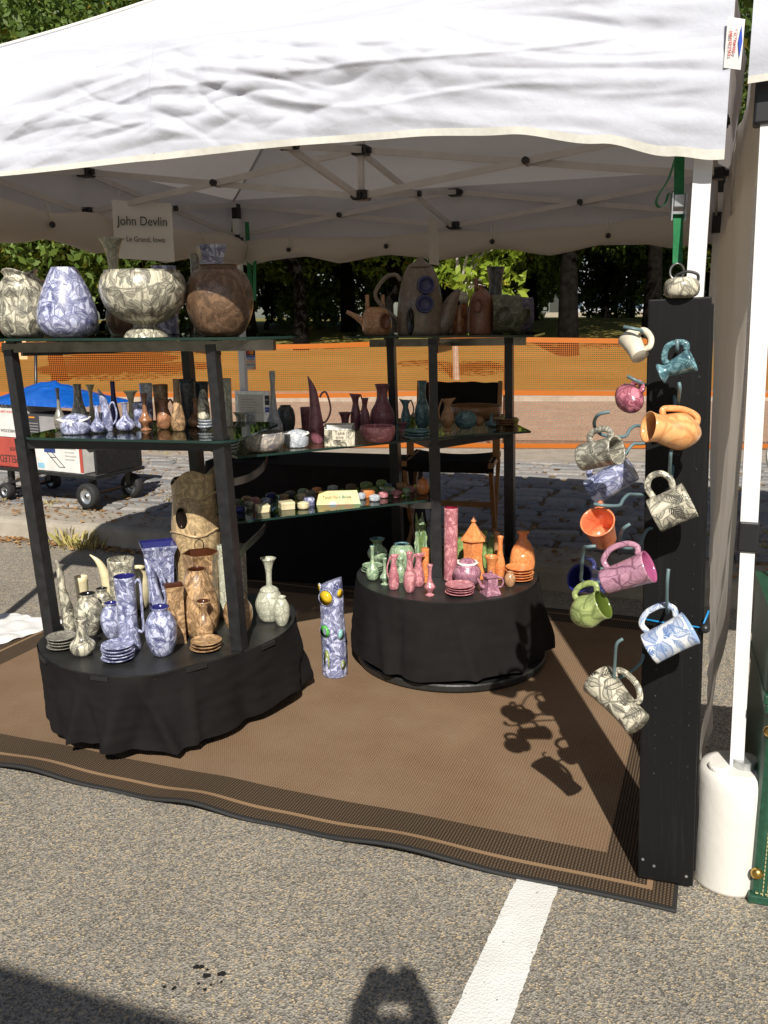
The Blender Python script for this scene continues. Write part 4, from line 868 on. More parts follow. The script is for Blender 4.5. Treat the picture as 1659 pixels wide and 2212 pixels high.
# pottery list: name, label, category, shape, glaze, x, y, shelf height, height, radius, options
POTS=[
('vase', 'cream vase with black leaf prints and wavy rim, leftmost on top glass shelf', 'vase', 'gourd', 'cream', -0.851, -1.24, 1.487, 0.24, 0.0923, {}),
('vase', 'large lilac blue teardrop vase with navy leaf prints on top glass shelf', 'vase', 'tear', 'blue', -0.628, -1.27, 1.487, 0.2445, 0.1056, {}),
('footed_bowl', 'wide footed cream bowl with black leaf prints on top glass shelf', 'bowl', 'footbowl', 'cream', -0.335, -1.22, 1.487, 0.2272, 0.1498, {}),
('urn', 'large dark brown round urn at right end of top left glass shelf', 'urn', 'urn', 'wood', -0.12, -1.07, 1.487, 0.2483, 0.1205, {}),
('square_vase', 'tall square navy vase rising behind the dark brown urn', 'vase', 'sqflare', 'blue', -0.341, -0.75, 1.487, 0.3444, 0.0599, {'n': 4}),
('trumpet_vase', 'tall pale trumpet vase rising behind the footed cream bowl', 'vase', 'trumpet', 'sage', -0.765, -0.808, 1.487, 0.3825, 0.0527, {}),
('moon_vase', 'round dark brown moon vase behind the left side of the footed bowl', 'vase', 'moon', 'wood', -0.696, -0.873, 1.487, 0.1326, 0.0617, {'squash': 0.5}),
('cylinder_vase', 'blue cylinder vase half hidden behind the footed cream bowl', 'vase', 'cyl', 'blue', -0.551, -0.77, 1.487, 0.2705, 0.0486, {}),
('moon_vase', 'brown disc vase peeking out between gourd vase and blue teardrop vase', 'vase', 'moon', 'brown', -1.04, -0.921, 1.487, 0.2251, 0.0438, {'squash': 0.4}),
('cylinder_vase', 'narrow grey cylinder vase behind left shoulder of brown urn', 'vase', 'cyl', 'gray', -0.49, -0.63, 1.487, 0.3242, 0.0215, {}),
('bud_vase', 'dark grey bud vase behind the blue lidded box on middle shelf', 'vase', 'bottle', 'gray', -0.833, -1.12, 1.13, 0.161, 0.0227, {}),
('cone_vase', 'tall tapering black and cream vase behind the blue lidded box', 'vase', 'cone', 'cream', -0.82, -1.02, 1.13, 0.17, 0.0359, {}),
('trumpet_vase', 'slim plain cream trumpet vase on middle shelf', 'vase', 'trumpet', 'paper', -0.814, -0.95, 1.13, 0.1622, 0.0188, {}),
('horn_pitcher', 'blue horn shaped pitcher with pointed lip on middle shelf', 'pitcher', 'horn', 'blue', -0.629, -1.1, 1.13, 0.16, 0.0256, {'handle': (1, 0.15, 0.6, 0.9)}),
('tall_bottle', 'tall dark navy bottle behind the blue bottles on middle shelf', 'bottle', 'cone', 'navy', -0.68, -0.98, 1.13, 0.18, 0.0218, {}),
('lidded_box', 'squat blue lidded box with white paper under its lid, front of middle shelf', 'box', 'lidbox', 'blue', -0.694, -1.198, 1.13, 0.0755, 0.0564, {'napkin': 1}),
('bottle', 'small blue long necked bottle right of the blue lidded box', 'bottle', 'bottle', 'blue', -0.622, -1.161, 1.13, 0.1027, 0.0274, {}),
('bottle', 'round bellied blue bottle with wide neck on middle shelf', 'bottle', 'bottle', 'blue', -0.553, -1.082, 1.13, 0.1096, 0.0377, {}),
('trumpet_vase', 'flared plain cream vase behind the blue basket on middle shelf', 'vase', 'trumpet', 'paper', -0.6, -0.977, 1.13, 0.1426, 0.0284, {}),
('deep_pot', 'deep blue leaf print pot between blue bottle and copper bud vase', 'pot', 'bowl', 'blue', -0.533, -0.995, 1.13, 0.1026, 0.0385, {}),
('square_vase', 'tall slate blue square vase behind copper bud vase', 'vase', 'tumbler', 'steel', -0.556, -0.936, 1.13, 0.1707, 0.0272, {'n': 4}),
('bud_vase', 'slim copper brown footed bud vase, front of middle shelf', 'vase', 'bud', 'copper', -0.492, -1.041, 1.13, 0.1414, 0.0254, {}),
('pitcher', 'copper brown pitcher with curled handle on middle shelf', 'pitcher', 'pitcher', 'copper', -0.447, -0.981, 1.13, 0.1149, 0.03, {'handle': (1, 0.3, 0.9, 0.55), 'spout': 0.5}),
('mug', 'brown mug behind the copper pitcher on middle shelf', 'mug', 'tumbler', 'brown', -0.486, -0.939, 1.13, 0.1682, 0.0297, {}),
('tall_bottle', 'tall dark brown bottle right of the copper pitcher', 'bottle', 'cone', 'brown', -0.358, -1.02, 1.13, 0.1968, 0.0274, {}),
('tumbler', 'dark slate tumbler vase near the corner post of middle shelf', 'vase', 'tumbler', 'slate', -0.415, -0.859, 1.13, 0.1852, 0.0325, {}),
('bottle', 'small round copper bud bottle beside the corner post', 'bottle', 'bottle', 'copper', -0.363, -0.889, 1.13, 0.1114, 0.0298, {}),
('cylinder_vase', 'pale sage cylinder vase with fern print right of the corner post', 'vase', 'cyl', 'sage', -0.245, -0.85, 1.13, 0.1892, 0.0236, {}),
('cup', 'dark grey cup behind the plate stack beside the corner post', 'cup', 'tumbler', 'slate', -0.42, -0.751, 1.13, 0.1366, 0.032, {'zoff': 0.03}),
('bowl', 'cream leaf print bowl upside down on top of a plate stack', 'bowl', 'dome', 'cream', -0.286, -0.951, 1.13, 0.1138, 0.0248, {'zoff': 0.04}),
('plate', 'bottom plate of the white plate stack behind the corner post', 'plate', 'plate', 'steel', -0.283, -0.953, 1.13, 0.012, 0.0297, {'group': 'the white plate stack behind the corner post'}),
('plate', 'second plate from the bottom of the white plate stack behind the corner post', 'plate', 'plate', 'steel', -0.281, -0.949, 1.142, 0.012, 0.0293, {'group': 'the white plate stack behind the corner post'}),
('plate', 'topmost plate of the white plate stack behind the corner post', 'plate', 'plate', 'steel', -0.279, -0.951, 1.154, 0.012, 0.0297, {'group': 'the white plate stack behind the corner post'}),
('plate', 'bottom plate of the white plate stack beneath the middle shelf', 'plate', 'plate', 'steel', -0.224, -0.918, 1.035, 0.0125, 0.0582, {'group': 'the white plate stack beneath the middle shelf'}),
('plate', 'second plate from the bottom of the white plate stack beneath the middle shelf', 'plate', 'plate', 'steel', -0.222, -0.914, 1.0475, 0.0125, 0.0573, {'group': 'the white plate stack beneath the middle shelf'}),
('plate', 'third plate from the bottom of the white plate stack beneath the middle shelf', 'plate', 'plate', 'steel', -0.22, -0.916, 1.06, 0.0125, 0.0582, {'group': 'the white plate stack beneath the middle shelf'}),
('plate', 'topmost plate of the white plate stack beneath the middle shelf', 'plate', 'plate', 'steel', -0.224, -0.918, 1.0725, 0.0125, 0.0573, {'group': 'the white plate stack beneath the middle shelf'}),
('pitcher', 'pale sage pitcher behind the beige bowl on bridging glass shelf', 'pitcher', 'pitcher', 'sage', -0.315, -0.62, 1.035, 0.1236, 0.0284, {'spout': 0.4}),
('tumbler', 'white and blue tumbler behind the beige bowl', 'cup', 'tumbler', 'steel', -0.308, -0.55, 1.035, 0.1203, 0.0236, {}),
('tall_vase', 'very tall slim grey blue vase with bulb base on bridging shelf', 'vase', 'tallbulb', 'steel', -0.222, -0.5, 1.035, 0.2926, 0.0391, {}),
('round_vase', 'round dark grey vase behind tall slim grey blue vase', 'vase', 'urn', 'slate', -0.256, -0.32, 1.035, 0.1288, 0.0438, {}),
('bowl', 'wide beige bowl with grey flower prints, front of bridging shelf', 'bowl', 'bowl', 'beige', -0.102, -0.819, 1.035, 0.0756, 0.0835, {}),
('lidded_bowl', 'white and blue lidded bowl with paper under its lid on bridging shelf', 'bowl', 'lidbox', 'steel', -0.028, -0.674, 1.035, 0.0738, 0.0493, {'napkin': 1}),
('tumbler', 'dark plum tumbler left of the plum horn pitcher', 'cup', 'tumbler', 'plum', -0.172, -0.28, 1.035, 0.1184, 0.0278, {}),
('horn_pitcher', 'tall plum horn pitcher with pointed tip and loop handle', 'pitcher', 'horn', 'plum', 0.003, -0.553, 1.035, 0.2788, 0.0321, {'handle': (1, 0.3, 0.68, 1.2)}),
('cup', 'small flared dark plum cup behind the take one card box', 'cup', 'flare', 'plum', -0.047, -0.128, 1.035, 0.0833, 0.031, {}),
('pitcher', 'slim plum pitcher left of the two plum bottles', 'pitcher', 'pitcher', 'plum', -0.008, -0.092, 1.035, 0.1654, 0.0256, {'spout': 0.4, 'handle': (1, 0.5, 0.9, 0.5)}),
('bud_vase', 'narrow plum bud vase beside the big plum bottle', 'vase', 'vase_s', 'plum', 0.05, -0.12, 1.035, 0.151, 0.0231, {}),
('bottle_vase', 'big plum bottle vase on bridging glass shelf', 'vase', 'bigbottle', 'plum', 0.113, -0.06, 1.035, 0.2112, 0.0589, {}),
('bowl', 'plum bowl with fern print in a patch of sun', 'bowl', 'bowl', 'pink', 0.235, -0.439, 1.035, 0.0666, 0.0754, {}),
('cup', 'small plum cup beside the teal plate stack', 'cup', 'flare', 'plum', 0.226, -0.1, 1.035, 0.0416, 0.0258, {}),
('pitcher', 'small teal pitcher with curled handle near the right rack post', 'pitcher', 'pitcher', 'teal', 0.189, 0.05, 1.035, 0.1303, 0.024, {'spout': 0.6, 'handle': (1, 0.4, 0.9, 0.7)}),
('bottle_vase', 'tall teal and tan bottle vase behind the right rack post', 'vase', 'bigbottle', 'teal', 0.262, 0.08, 1.035, 0.2194, 0.037, {}),
('plate', 'bottom plate of the teal plate stack left of the right rack post', 'plate', 'plate', 'teal', 0.364, -0.314, 1.035, 0.0122, 0.0578, {'group': 'the teal plate stack left of the right rack post'}),
('plate', 'second plate from the bottom of the teal plate stack left of the right rack post', 'plate', 'plate', 'teal', 0.366, -0.31, 1.0472, 0.0122, 0.0569, {'group': 'the teal plate stack left of the right rack post'}),
('plate', 'topmost plate of the teal plate stack left of the right rack post', 'plate', 'plate', 'teal', 0.368, -0.312, 1.0594, 0.0122, 0.0578, {'group': 'the teal plate stack left of the right rack post'}),
('pitcher', 'tan footed pitcher just right of the right rack post', 'pitcher', 'footpitcher', 'tan', 0.416, -0.02, 1.035, 0.1469, 0.0302, {'spout': 0.5, 'handle': (-1, 0.35, 0.9, 0.4)}),
('moon_vase', 'round teal moon vase with swirl print', 'vase', 'moon', 'teal', 0.475, 0.08, 1.035, 0.0832, 0.0514, {'squash': 0.6}),
('large_bowl', 'large tan wooden looking bowl at back of right shelf', 'bowl', 'bowl', 'wood2', 0.421, 0.45, 1.035, 0.0726, 0.1358, {}),
('jar', 'small tan jar right of the teal moon vase', 'jar', 'oval', 'tan', 0.509, 0.2, 1.035, 0.0465, 0.0201, {}),
('bottle', 'small teal bottle with thin neck left of the tan plates', 'bottle', 'bottle', 'teal', 0.567, 0.2, 1.035, 0.056, 0.027, {}),
('plate', 'bottom plate of the tan plate stack at right end of right shelf', 'plate', 'plate', 'tan', 0.618, 0.278, 1.035, 0.008, 0.0618, {'group': 'the tan plate stack at right end of right shelf'}),
('plate', 'second plate from the bottom of the tan plate stack at right end of right shelf', 'plate', 'plate', 'tan', 0.62, 0.282, 1.043, 0.008, 0.0608, {'group': 'the tan plate stack at right end of right shelf'}),
('plate', 'third plate from the bottom of the tan plate stack at right end of right shelf', 'plate', 'plate', 'tan', 0.622, 0.28, 1.051, 0.008, 0.0618, {'group': 'the tan plate stack at right end of right shelf'}),
('plate', 'topmost plate of the tan plate stack at right end of right shelf', 'plate', 'plate', 'tan', 0.618, 0.278, 1.059, 0.008, 0.0608, {'group': 'the tan plate stack at right end of right shelf'}),
('trinket_box', 'grey trinket box at far left of lower glass shelf', 'box', 'tbox', 'gray', -0.366, -0.598, 0.756, 0.0296, 0.0155, {'group': 'little lidded trinket boxes on the lower glass shelf'}),
('trinket_box', 'navy blue trinket box low at left end of lower glass shelf', 'box', 'tbox', 'navy', -0.279, -0.725, 0.756, 0.0287, 0.0217, {'group': 'little lidded trinket boxes on the lower glass shelf'}),
('trinket_box', 'brown trinket box behind the footed box at left', 'box', 'tbox', 'brown', -0.358, -0.525, 0.756, 0.0246, 0.0221, {'group': 'little lidded trinket boxes on the lower glass shelf'}),
('trinket_box', 'black and cream footed trinket box near left rack post', 'box', 'tboxf', 'cream', -0.276, -0.649, 0.756, 0.0388, 0.0195, {'group': 'little lidded trinket boxes on the lower glass shelf'}),
('trinket_box', 'bright pink trinket box right of the footed box', 'box', 'tbox', 'pink', -0.293, -0.567, 0.756, 0.0381, 0.0187, {'group': 'little lidded trinket boxes on the lower glass shelf'}),
('trinket_box', 'cream square trinket box in front row at left', 'box', 'tboxs', 'paper', -0.186, -0.694, 0.756, 0.0305, 0.0326, {'n': 4, 'group': 'little lidded trinket boxes on the lower glass shelf'}),
('trinket_box', 'blue trinket box in front of the dark navy box', 'box', 'tbox', 'blue', -0.254, -0.538, 0.756, 0.0288, 0.0203, {'group': 'little lidded trinket boxes on the lower glass shelf'}),
('trinket_box', 'dark navy trinket box in back row at left', 'box', 'tbox', 'navy', -0.288, -0.429, 0.756, 0.0279, 0.0233, {'group': 'little lidded trinket boxes on the lower glass shelf'}),
('trinket_box', 'brown and cream trinket box left of the mint box', 'box', 'tbox', 'brown', -0.212, -0.449, 0.756, 0.0313, 0.0231, {'group': 'little lidded trinket boxes on the lower glass shelf'}),
('trinket_box', 'dark charcoal trinket box in back row behind brown box', 'box', 'tbox', 'slate', -0.219, -0.374, 0.756, 0.0294, 0.0235, {'group': 'little lidded trinket boxes on the lower glass shelf'}),
('trinket_box', 'large cream square trinket box in front row', 'box', 'tboxs', 'paper', -0.119, -0.608, 0.756, 0.034, 0.0359, {'n': 4, 'group': 'little lidded trinket boxes on the lower glass shelf'}),
('trinket_box', 'pale cream trinket box left of the grey square box', 'box', 'tbox', 'paper', -0.145, -0.409, 0.756, 0.0311, 0.0216, {'group': 'little lidded trinket boxes on the lower glass shelf'}),
('trinket_box', 'mint green trinket box in back row at centre', 'box', 'tbox', 'mint', -0.196, -0.287, 0.756, 0.0222, 0.0245, {'group': 'little lidded trinket boxes on the lower glass shelf'}),
('trinket_box', 'grey square trinket box just left of the paper sign', 'box', 'tboxs', 'gray', -0.128, -0.346, 0.756, 0.0286, 0.021, {'n': 4, 'group': 'little lidded trinket boxes on the lower glass shelf'}),
('trinket_box', 'low round cream trinket box just left of the paper sign', 'box', 'tbox', 'paper', -0.051, -0.586, 0.756, 0.0349, 0.0255, {'group': 'little lidded trinket boxes on the lower glass shelf'}),
('trinket_box', 'blue square trinket box behind the low round cream box', 'box', 'tboxs', 'blue', -0.063, -0.509, 0.756, 0.0347, 0.0248, {'n': 4, 'group': 'little lidded trinket boxes on the lower glass shelf'}),
('trinket_box', 'round orange trinket box behind left corner of paper sign', 'box', 'tbox', 'orange', -0.143, -0.25, 0.756, 0.0285, 0.0224, {'group': 'little lidded trinket boxes on the lower glass shelf'}),
('trinket_box', 'blue grey trinket box in back row behind the paper sign', 'box', 'tbox', 'steel', -0.092, -0.185, 0.756, 0.0278, 0.0242, {'group': 'little lidded trinket boxes on the lower glass shelf'}),
('trinket_box', 'dark brown trinket box in back row above sign end', 'box', 'tbox', 'wood', -0.016, -0.143, 0.756, 0.0312, 0.0243, {'group': 'little lidded trinket boxes on the lower glass shelf'}),
('trinket_box', 'large green trinket box in back row', 'box', 'tbox', 'green', 0.037, -0.085, 0.756, 0.0353, 0.0284, {'group': 'little lidded trinket boxes on the lower glass shelf'}),
('trinket_box', 'orange square trinket box right of the paper sign', 'box', 'tboxs', 'orange', 0.116, -0.265, 0.756, 0.0337, 0.0295, {'n': 4, 'group': 'little lidded trinket boxes on the lower glass shelf'}),
('trinket_box', 'pale blue trinket box touching right end of paper sign', 'box', 'tbox', 'steel', 0.108, -0.321, 0.756, 0.0344, 0.0201, {'group': 'little lidded trinket boxes on the lower glass shelf'}),
('trinket_box', 'pale grey blue trinket box in front of the orange square box', 'box', 'tbox', 'steel', 0.179, -0.339, 0.756, 0.0312, 0.025, {'group': 'little lidded trinket boxes on the lower glass shelf'}),
('trinket_box', 'light green trinket box behind the mint square box', 'box', 'tbox', 'green', 0.113, -0.185, 0.756, 0.0302, 0.0223, {'group': 'little lidded trinket boxes on the lower glass shelf'}),
('trinket_box', 'dark green trinket box at far back of lower shelf', 'box', 'tbox', 'green', 0.085, -0.009, 0.756, 0.0352, 0.0248, {'group': 'little lidded trinket boxes on the lower glass shelf'}),
('trinket_box', 'rose pink trinket box in front row', 'box', 'tbox', 'pink', 0.19, -0.258, 0.756, 0.0324, 0.0224, {'group': 'little lidded trinket boxes on the lower glass shelf'}),
('trinket_box', 'mint square trinket box right of orange square box', 'box', 'tboxs', 'mint', 0.176, -0.174, 0.756, 0.0308, 0.0347, {'n': 4, 'group': 'little lidded trinket boxes on the lower glass shelf'}),
('trinket_box', 'pink bowl shaped trinket box in front row near right end', 'box', 'tboxf', 'pink', 0.241, -0.227, 0.756, 0.0358, 0.0246, {'group': 'little lidded trinket boxes on the lower glass shelf'}),
('trinket_box', 'teal trinket box in back row right', 'box', 'tbox', 'teal', 0.124, -0.024, 0.756, 0.0195, 0.0188, {'group': 'little lidded trinket boxes on the lower glass shelf'}),
('trinket_box', 'tan trinket box in back row near right end', 'box', 'tbox', 'tan', 0.196, -0.037, 0.756, 0.0342, 0.0235, {'group': 'little lidded trinket boxes on the lower glass shelf'}),
('trinket_box', 'mint footed trinket box in front of deep pink box', 'box', 'tboxf', 'mint', 0.269, -0.171, 0.756, 0.0401, 0.0211, {'group': 'little lidded trinket boxes on the lower glass shelf'}),
('trinket_box', 'deep pink trinket box near the orange jar', 'box', 'tbox', 'pink', 0.267, -0.105, 0.756, 0.0344, 0.0211, {'group': 'little lidded trinket boxes on the lower glass shelf'}),
('lidded_jar', 'orange lidded jar at right end of lower glass shelf', 'jar', 'jarlid', 'orange', 0.335, -0.132, 0.756, 0.0982, 0.0286, {}),
('horn_vase', 'tall twisted black and cream horn vase at left of left table', 'vase', 'hornb', 'cream', -0.793, -1.225, 0.34, 0.2913, 0.035, {}),
('cylinder_vase', 'plain cream cylinder vase behind black and white vases', 'vase', 'tumbler', 'paper', -0.917, -0.979, 0.34, 0.1436, 0.0285, {}),
('horn_vase', 'plain cream horn shaped vase leaning left', 'vase', 'hornl', 'paper', -0.754, -1.019, 0.34, 0.2639, 0.0445, {}),
('oval_vase', 'cream and black streaked vase with glossy black rim', 'vase', 'oval', 'cream', -0.677, -1.235, 0.34, 0.1695, 0.0535, {'inner': 'black'}),
('oval_vase', 'smaller black and white vase behind the glossy black rimmed one', 'vase', 'oval', 'cream', -0.695, -1.125, 0.34, 0.1564, 0.0386, {'inner': 'black'}),
('cylinder_vase', 'cream and black leaf print cylinder vase behind the blue tankard', 'vase', 'cyl', 'cream', -0.653, -1.047, 0.34, 0.2623, 0.0533, {}),
('oval_vase', 'large plain cream vase behind the cylinder vase', 'vase', 'oval', 'paper', -0.688, -0.899, 0.34, 0.1846, 0.0565, {}),
('square_vase', 'large square blue vase with flared navy rim', 'vase', 'sqflare', 'blue', -0.544, -0.943, 0.34, 0.3116, 0.0822, {'n': 4, 'inner': 'navy'}),
('horn_pitcher', 'blue and white horn pitcher in front of the square blue vase', 'pitcher', 'horn2', 'blue', -0.498, -1.051, 0.34, 0.2772, 0.0379, {'handle': (1, 0.3, 0.75, 0.5)}),
('tankard_pitcher', 'tall blue tankard pitcher with straight handle', 'pitcher', 'cylflare', 'blue', -0.441, -1.305, 0.34, 0.2827, 0.0398, {'handle': (1, 0.25, 0.9, 0.7, 1), 'inner': 'navy'}),
('round_jar', 'round blue jar with navy rim left of the blue tankard', 'jar', 'oval', 'blue', -0.573, -1.229, 0.34, 0.1417, 0.0441, {'inner': 'navy'}),
('oval_vase', 'blue egg shaped vase with navy rim at front of left table', 'vase', 'oval', 'blue', -0.285, -1.318, 0.34, 0.1853, 0.0584, {'inner': 'navy'}),
('plate', 'bottom plate of the blue plate stack at front of left table', 'plate', 'plate', 'blue', -0.409, -1.418, 0.34, 0.012, 0.0585, {'group': 'the blue plate stack at front of left table'}),
('plate', 'second plate from the bottom of the blue plate stack at front of left table', 'plate', 'plate', 'blue', -0.407, -1.414, 0.352, 0.012, 0.0577, {'group': 'the blue plate stack at front of left table'}),
('plate', 'third plate from the bottom of the blue plate stack at front of left table', 'plate', 'plate', 'blue', -0.405, -1.416, 0.3639, 0.012, 0.0585, {'group': 'the blue plate stack at front of left table'}),
('plate', 'fourth plate from the bottom of the blue plate stack at front of left table', 'plate', 'plate', 'blue', -0.409, -1.418, 0.3759, 0.012, 0.0577, {'group': 'the blue plate stack at front of left table'}),
('plate', 'topmost plate of the blue plate stack at front of left table', 'plate', 'plate', 'blue', -0.407, -1.414, 0.3878, 0.012, 0.0585, {'group': 'the blue plate stack at front of left table'}),
('plate', 'bottom plate of the grey plate stack on the left table', 'plate', 'plate', 'gray', -0.684, -1.388, 0.34, 0.0117, 0.0553, {'group': 'the grey plate stack on the left table'}),
('plate', 'second plate from the bottom of the grey plate stack on the left table', 'plate', 'plate', 'gray', -0.682, -1.384, 0.3517, 0.0117, 0.0545, {'group': 'the grey plate stack on the left table'}),
('plate', 'third plate from the bottom of the grey plate stack on the left table', 'plate', 'plate', 'gray', -0.68, -1.386, 0.3635, 0.0117, 0.0553, {'group': 'the grey plate stack on the left table'}),
('plate', 'topmost plate of the grey plate stack on the left table', 'plate', 'plate', 'gray', -0.684, -1.388, 0.3752, 0.0117, 0.0545, {'group': 'the grey plate stack on the left table'}),
('bottle_vase', 'small black and cream bottle vase in front of the plates', 'vase', 'vase_s2', 'cream', -0.564, -1.416, 0.34, 0.1415, 0.0466, {}),
('tree_trunk_vase', 'tall brown tree trunk vase with carved holes behind left rack', 'vase', 'log', 'log', -0.446, -0.808, 0.34, 0.5746, 0.0912, {}),
('hexagonal_vase', 'brown hexagonal leaf print vase below the tree trunk vase', 'vase', 'hex', 'brown', -0.343, -0.94, 0.34, 0.2892, 0.0724, {'n': 6, 'inner': 'brown_in'}),
('square_vase', 'brown square leaf print vase at middle of left table', 'vase', 'sqlean', 'brown', -0.312, -1.184, 0.34, 0.226, 0.0418, {'n': 4, 'inner': 'brown_in'}),
('shouldered_vase', 'broad shouldered tan vase with brown rim', 'vase', 'flaskb', 'brown', -0.281, -1.071, 0.34, 0.2609, 0.0806, {'inner': 'brown_in'}),
('small_vase', 'small tan fern print vase in front of broad shouldered vase', 'vase', 'vase_s', 'brown', -0.207, -1.153, 0.34, 0.164, 0.0349, {'inner': 'brown_in'}),
('plate', 'bottom plate of the brown plate stack beside the middle post', 'plate', 'plate', 'brown', -0.158, -1.229, 0.34, 0.0129, 0.0572, {'group': 'the brown plate stack beside the middle post'}),
('plate', 'second plate from the bottom of the brown plate stack beside the middle post', 'plate', 'plate', 'brown', -0.156, -1.225, 0.3529, 0.0129, 0.0564, {'group': 'the brown plate stack beside the middle post'}),
('plate', 'topmost plate of the brown plate stack beside the middle post', 'plate', 'plate', 'brown', -0.154, -1.227, 0.3658, 0.0129, 0.0572, {'group': 'the brown plate stack beside the middle post'}),
('round_jar', 'brown round jar half hidden behind the middle rack post', 'jar', 'oval', 'brown', -0.135, -1.02, 0.34, 0.1569, 0.0573, {}),
('cylinder_vase', 'slim white cylinder vase just left of the middle rack post', 'vase', 'cyl', 'sage', -0.281, -0.877, 0.34, 0.309, 0.0205, {}),
('cylinder_vase', 'slim grey cylinder vase just right of the middle rack post', 'vase', 'cyl', 'gray', -0.212, -0.85, 0.34, 0.3092, 0.0233, {}),
('trumpet_vase', 'pale trumpet necked vase behind the sage ginger jar', 'vase', 'trumpet', 'sage', -0.13, -0.768, 0.34, 0.2383, 0.0329, {}),
('ginger_jar', 'sage white ginger jar at right end of left table', 'jar', 'jarlid2', 'sage', -0.089, -0.845, 0.34, 0.1483, 0.058, {}),
('round_pot', 'small round sage pot behind the ginger jar', 'pot', 'oval', 'sage', -0.013, -0.889, 0.34, 0.1214, 0.0326, {}),
('plate', 'bottom plate of the green plate stack at left edge of right table', 'plate', 'plate', 'mint', 0.129, -0.259, 0.4, 0.0115, 0.0482, {'group': 'the green plate stack at left edge of right table'}),
('plate', 'second plate from the bottom of the green plate stack at left edge of right table', 'plate', 'plate', 'mint', 0.131, -0.255, 0.4115, 0.0115, 0.0474, {'group': 'the green plate stack at left edge of right table'}),
('plate', 'topmost plate of the green plate stack at left edge of right table', 'plate', 'plate', 'mint', 0.133, -0.257, 0.4229, 0.0115, 0.0482, {'group': 'the green plate stack at left edge of right table'}),
('flared_vase', 'green vase with dark teal flared rim behind green plates', 'vase', 'vase_s', 'mint', 0.08, -0.06, 0.4, 0.1097, 0.0482, {'inner': 'teal'}),
('bottle', 'pale green long necked bottle at left of right table', 'bottle', 'bottle', 'mint', 0.177, -0.371, 0.4, 0.1582, 0.0295, {'inner': 'teal'}),
('round_jar', 'round pale green jar with teal rim on right table', 'jar', 'urn', 'mint', 0.255, -0.2, 0.4, 0.1327, 0.0601, {'inner': 'teal'}),
('bud_vase', 'small green bud vase beside the pink pitcher', 'vase', 'bud', 'mint', 0.252, -0.417, 0.4, 0.1208, 0.0205, {}),
('small_vase', 'small green waisted vase in front of the round green jar', 'vase', 'vase_s', 'mint', 0.305, -0.359, 0.4, 0.11, 0.0235, {}),
('pitcher', 'pink pitcher with slanted lip, leftmost of the pink pieces', 'pitcher', 'pitcher2', 'pink', 0.312, -0.464, 0.4, 0.1522, 0.0236, {'spout': 0.5, 'handle': (-1, 0.35, 0.85, 0.35)}),
('bottle', 'pink bottle with ribbed neck, middle of the pink pieces', 'bottle', 'bigbottle', 'pink', 0.391, -0.485, 0.4, 0.1764, 0.0261, {}),
('pitcher', 'pink pitcher behind the ribbed bottle, lip pointing right', 'pitcher', 'pitcher2', 'pink', 0.398, -0.386, 0.4, 0.1444, 0.0267, {'spout': 0.6, 'handle': (-1, 0.5, 0.9, 0.3)}),
('cylinder_vase', 'slim orange cylinder vase left of right rack post', 'vase', 'cyl', 'orange', 0.408, -0.324, 0.4, 0.1546, 0.0182, {}),
('bud_vase', 'small deep pink footed bud vase at front edge of right table', 'vase', 'bud', 'pink', 0.487, -0.501, 0.4, 0.1352, 0.0231, {}),
('leaf_vase', 'pale green leaf shaped vase rising behind slim orange cylinder', 'vase', 'leafy', 'green', 0.321, -0.12, 0.4, 0.2676, 0.0316, {}),
('cylinder_vase', 'tall mottled pink cylinder vase right of right rack post', 'vase', 'cyl', 'pink', 0.506, -0.259, 0.4, 0.3308, 0.0312, {'inner': 'pink_in'}),
('ginger_jar', 'plum ginger jar with paper under its lid on right table', 'jar', 'jarlid2', 'plum2', 0.592, -0.297, 0.4, 0.1156, 0.0607, {'napkin': 1}),
('plate', 'bottom plate of the pink plate stack at front of right table', 'plate', 'plate', 'pink', 0.599, -0.442, 0.4, 0.0105, 0.0609, {'group': 'the pink plate stack at front of right table'}),
('plate', 'second plate from the bottom of the pink plate stack at front of right table', 'plate', 'plate', 'pink', 0.601, -0.438, 0.4105, 0.0105, 0.06, {'group': 'the pink plate stack at front of right table'}),
('plate', 'third plate from the bottom of the pink plate stack at front of right table', 'plate', 'plate', 'pink', 0.603, -0.44, 0.421, 0.0105, 0.0609, {'group': 'the pink plate stack at front of right table'}),
('plate', 'topmost plate of the pink plate stack at front of right table', 'plate', 'plate', 'pink', 0.599, -0.442, 0.4315, 0.0105, 0.06, {'group': 'the pink plate stack at front of right table'}),
('hexagonal_jar', 'orange six sided jar with pointed lid on right table', 'jar', 'hexjar', 'orange', 0.587, -0.178, 0.4, 0.2798, 0.0635, {'n': 6}),
('tube_vase', 'slim pale green tube vase behind the orange jar', 'vase', 'cyl', 'green', 0.597, -0.02, 0.4, 0.1797, 0.0128, {}),
('round_vase', 'round pale green vase behind the orange bottle', 'vase', 'oval', 'green', 0.638, 0.02, 0.4, 0.1473, 0.0427, {}),
('round_vase', 'pale green vase between pink cylinder and orange jar', 'vase', 'oval', 'green', 0.485, -0.02, 0.4, 0.1585, 0.0227, {}),
('flared_cup', 'flared orange cup behind the plum teapot', 'cup', 'flare', 'orange', 0.683, -0.222, 0.4, 0.117, 0.0313, {}),
('bottle', 'slim orange bottle left of the orange plates', 'bottle', 'bigbottle', 'orange', 0.71, -0.178, 0.4, 0.1986, 0.0233, {}),
('tube_vase', 'slim tan tube vase behind the slim orange bottle', 'vase', 'cyl', 'tan', 0.664, -0.05, 0.4, 0.1879, 0.0133, {}),
('teapot', 'square plum teapot at front of right table', 'teapot', 'teapot_sq', 'plum2', 0.722, -0.396, 0.4, 0.0982, 0.0381, {'n': 4, 'handle': (1, 0.3, 0.9, 0.5), 'lid': 1, 'teaspout': (-1, 0.3, 0.8, 0.45)}),
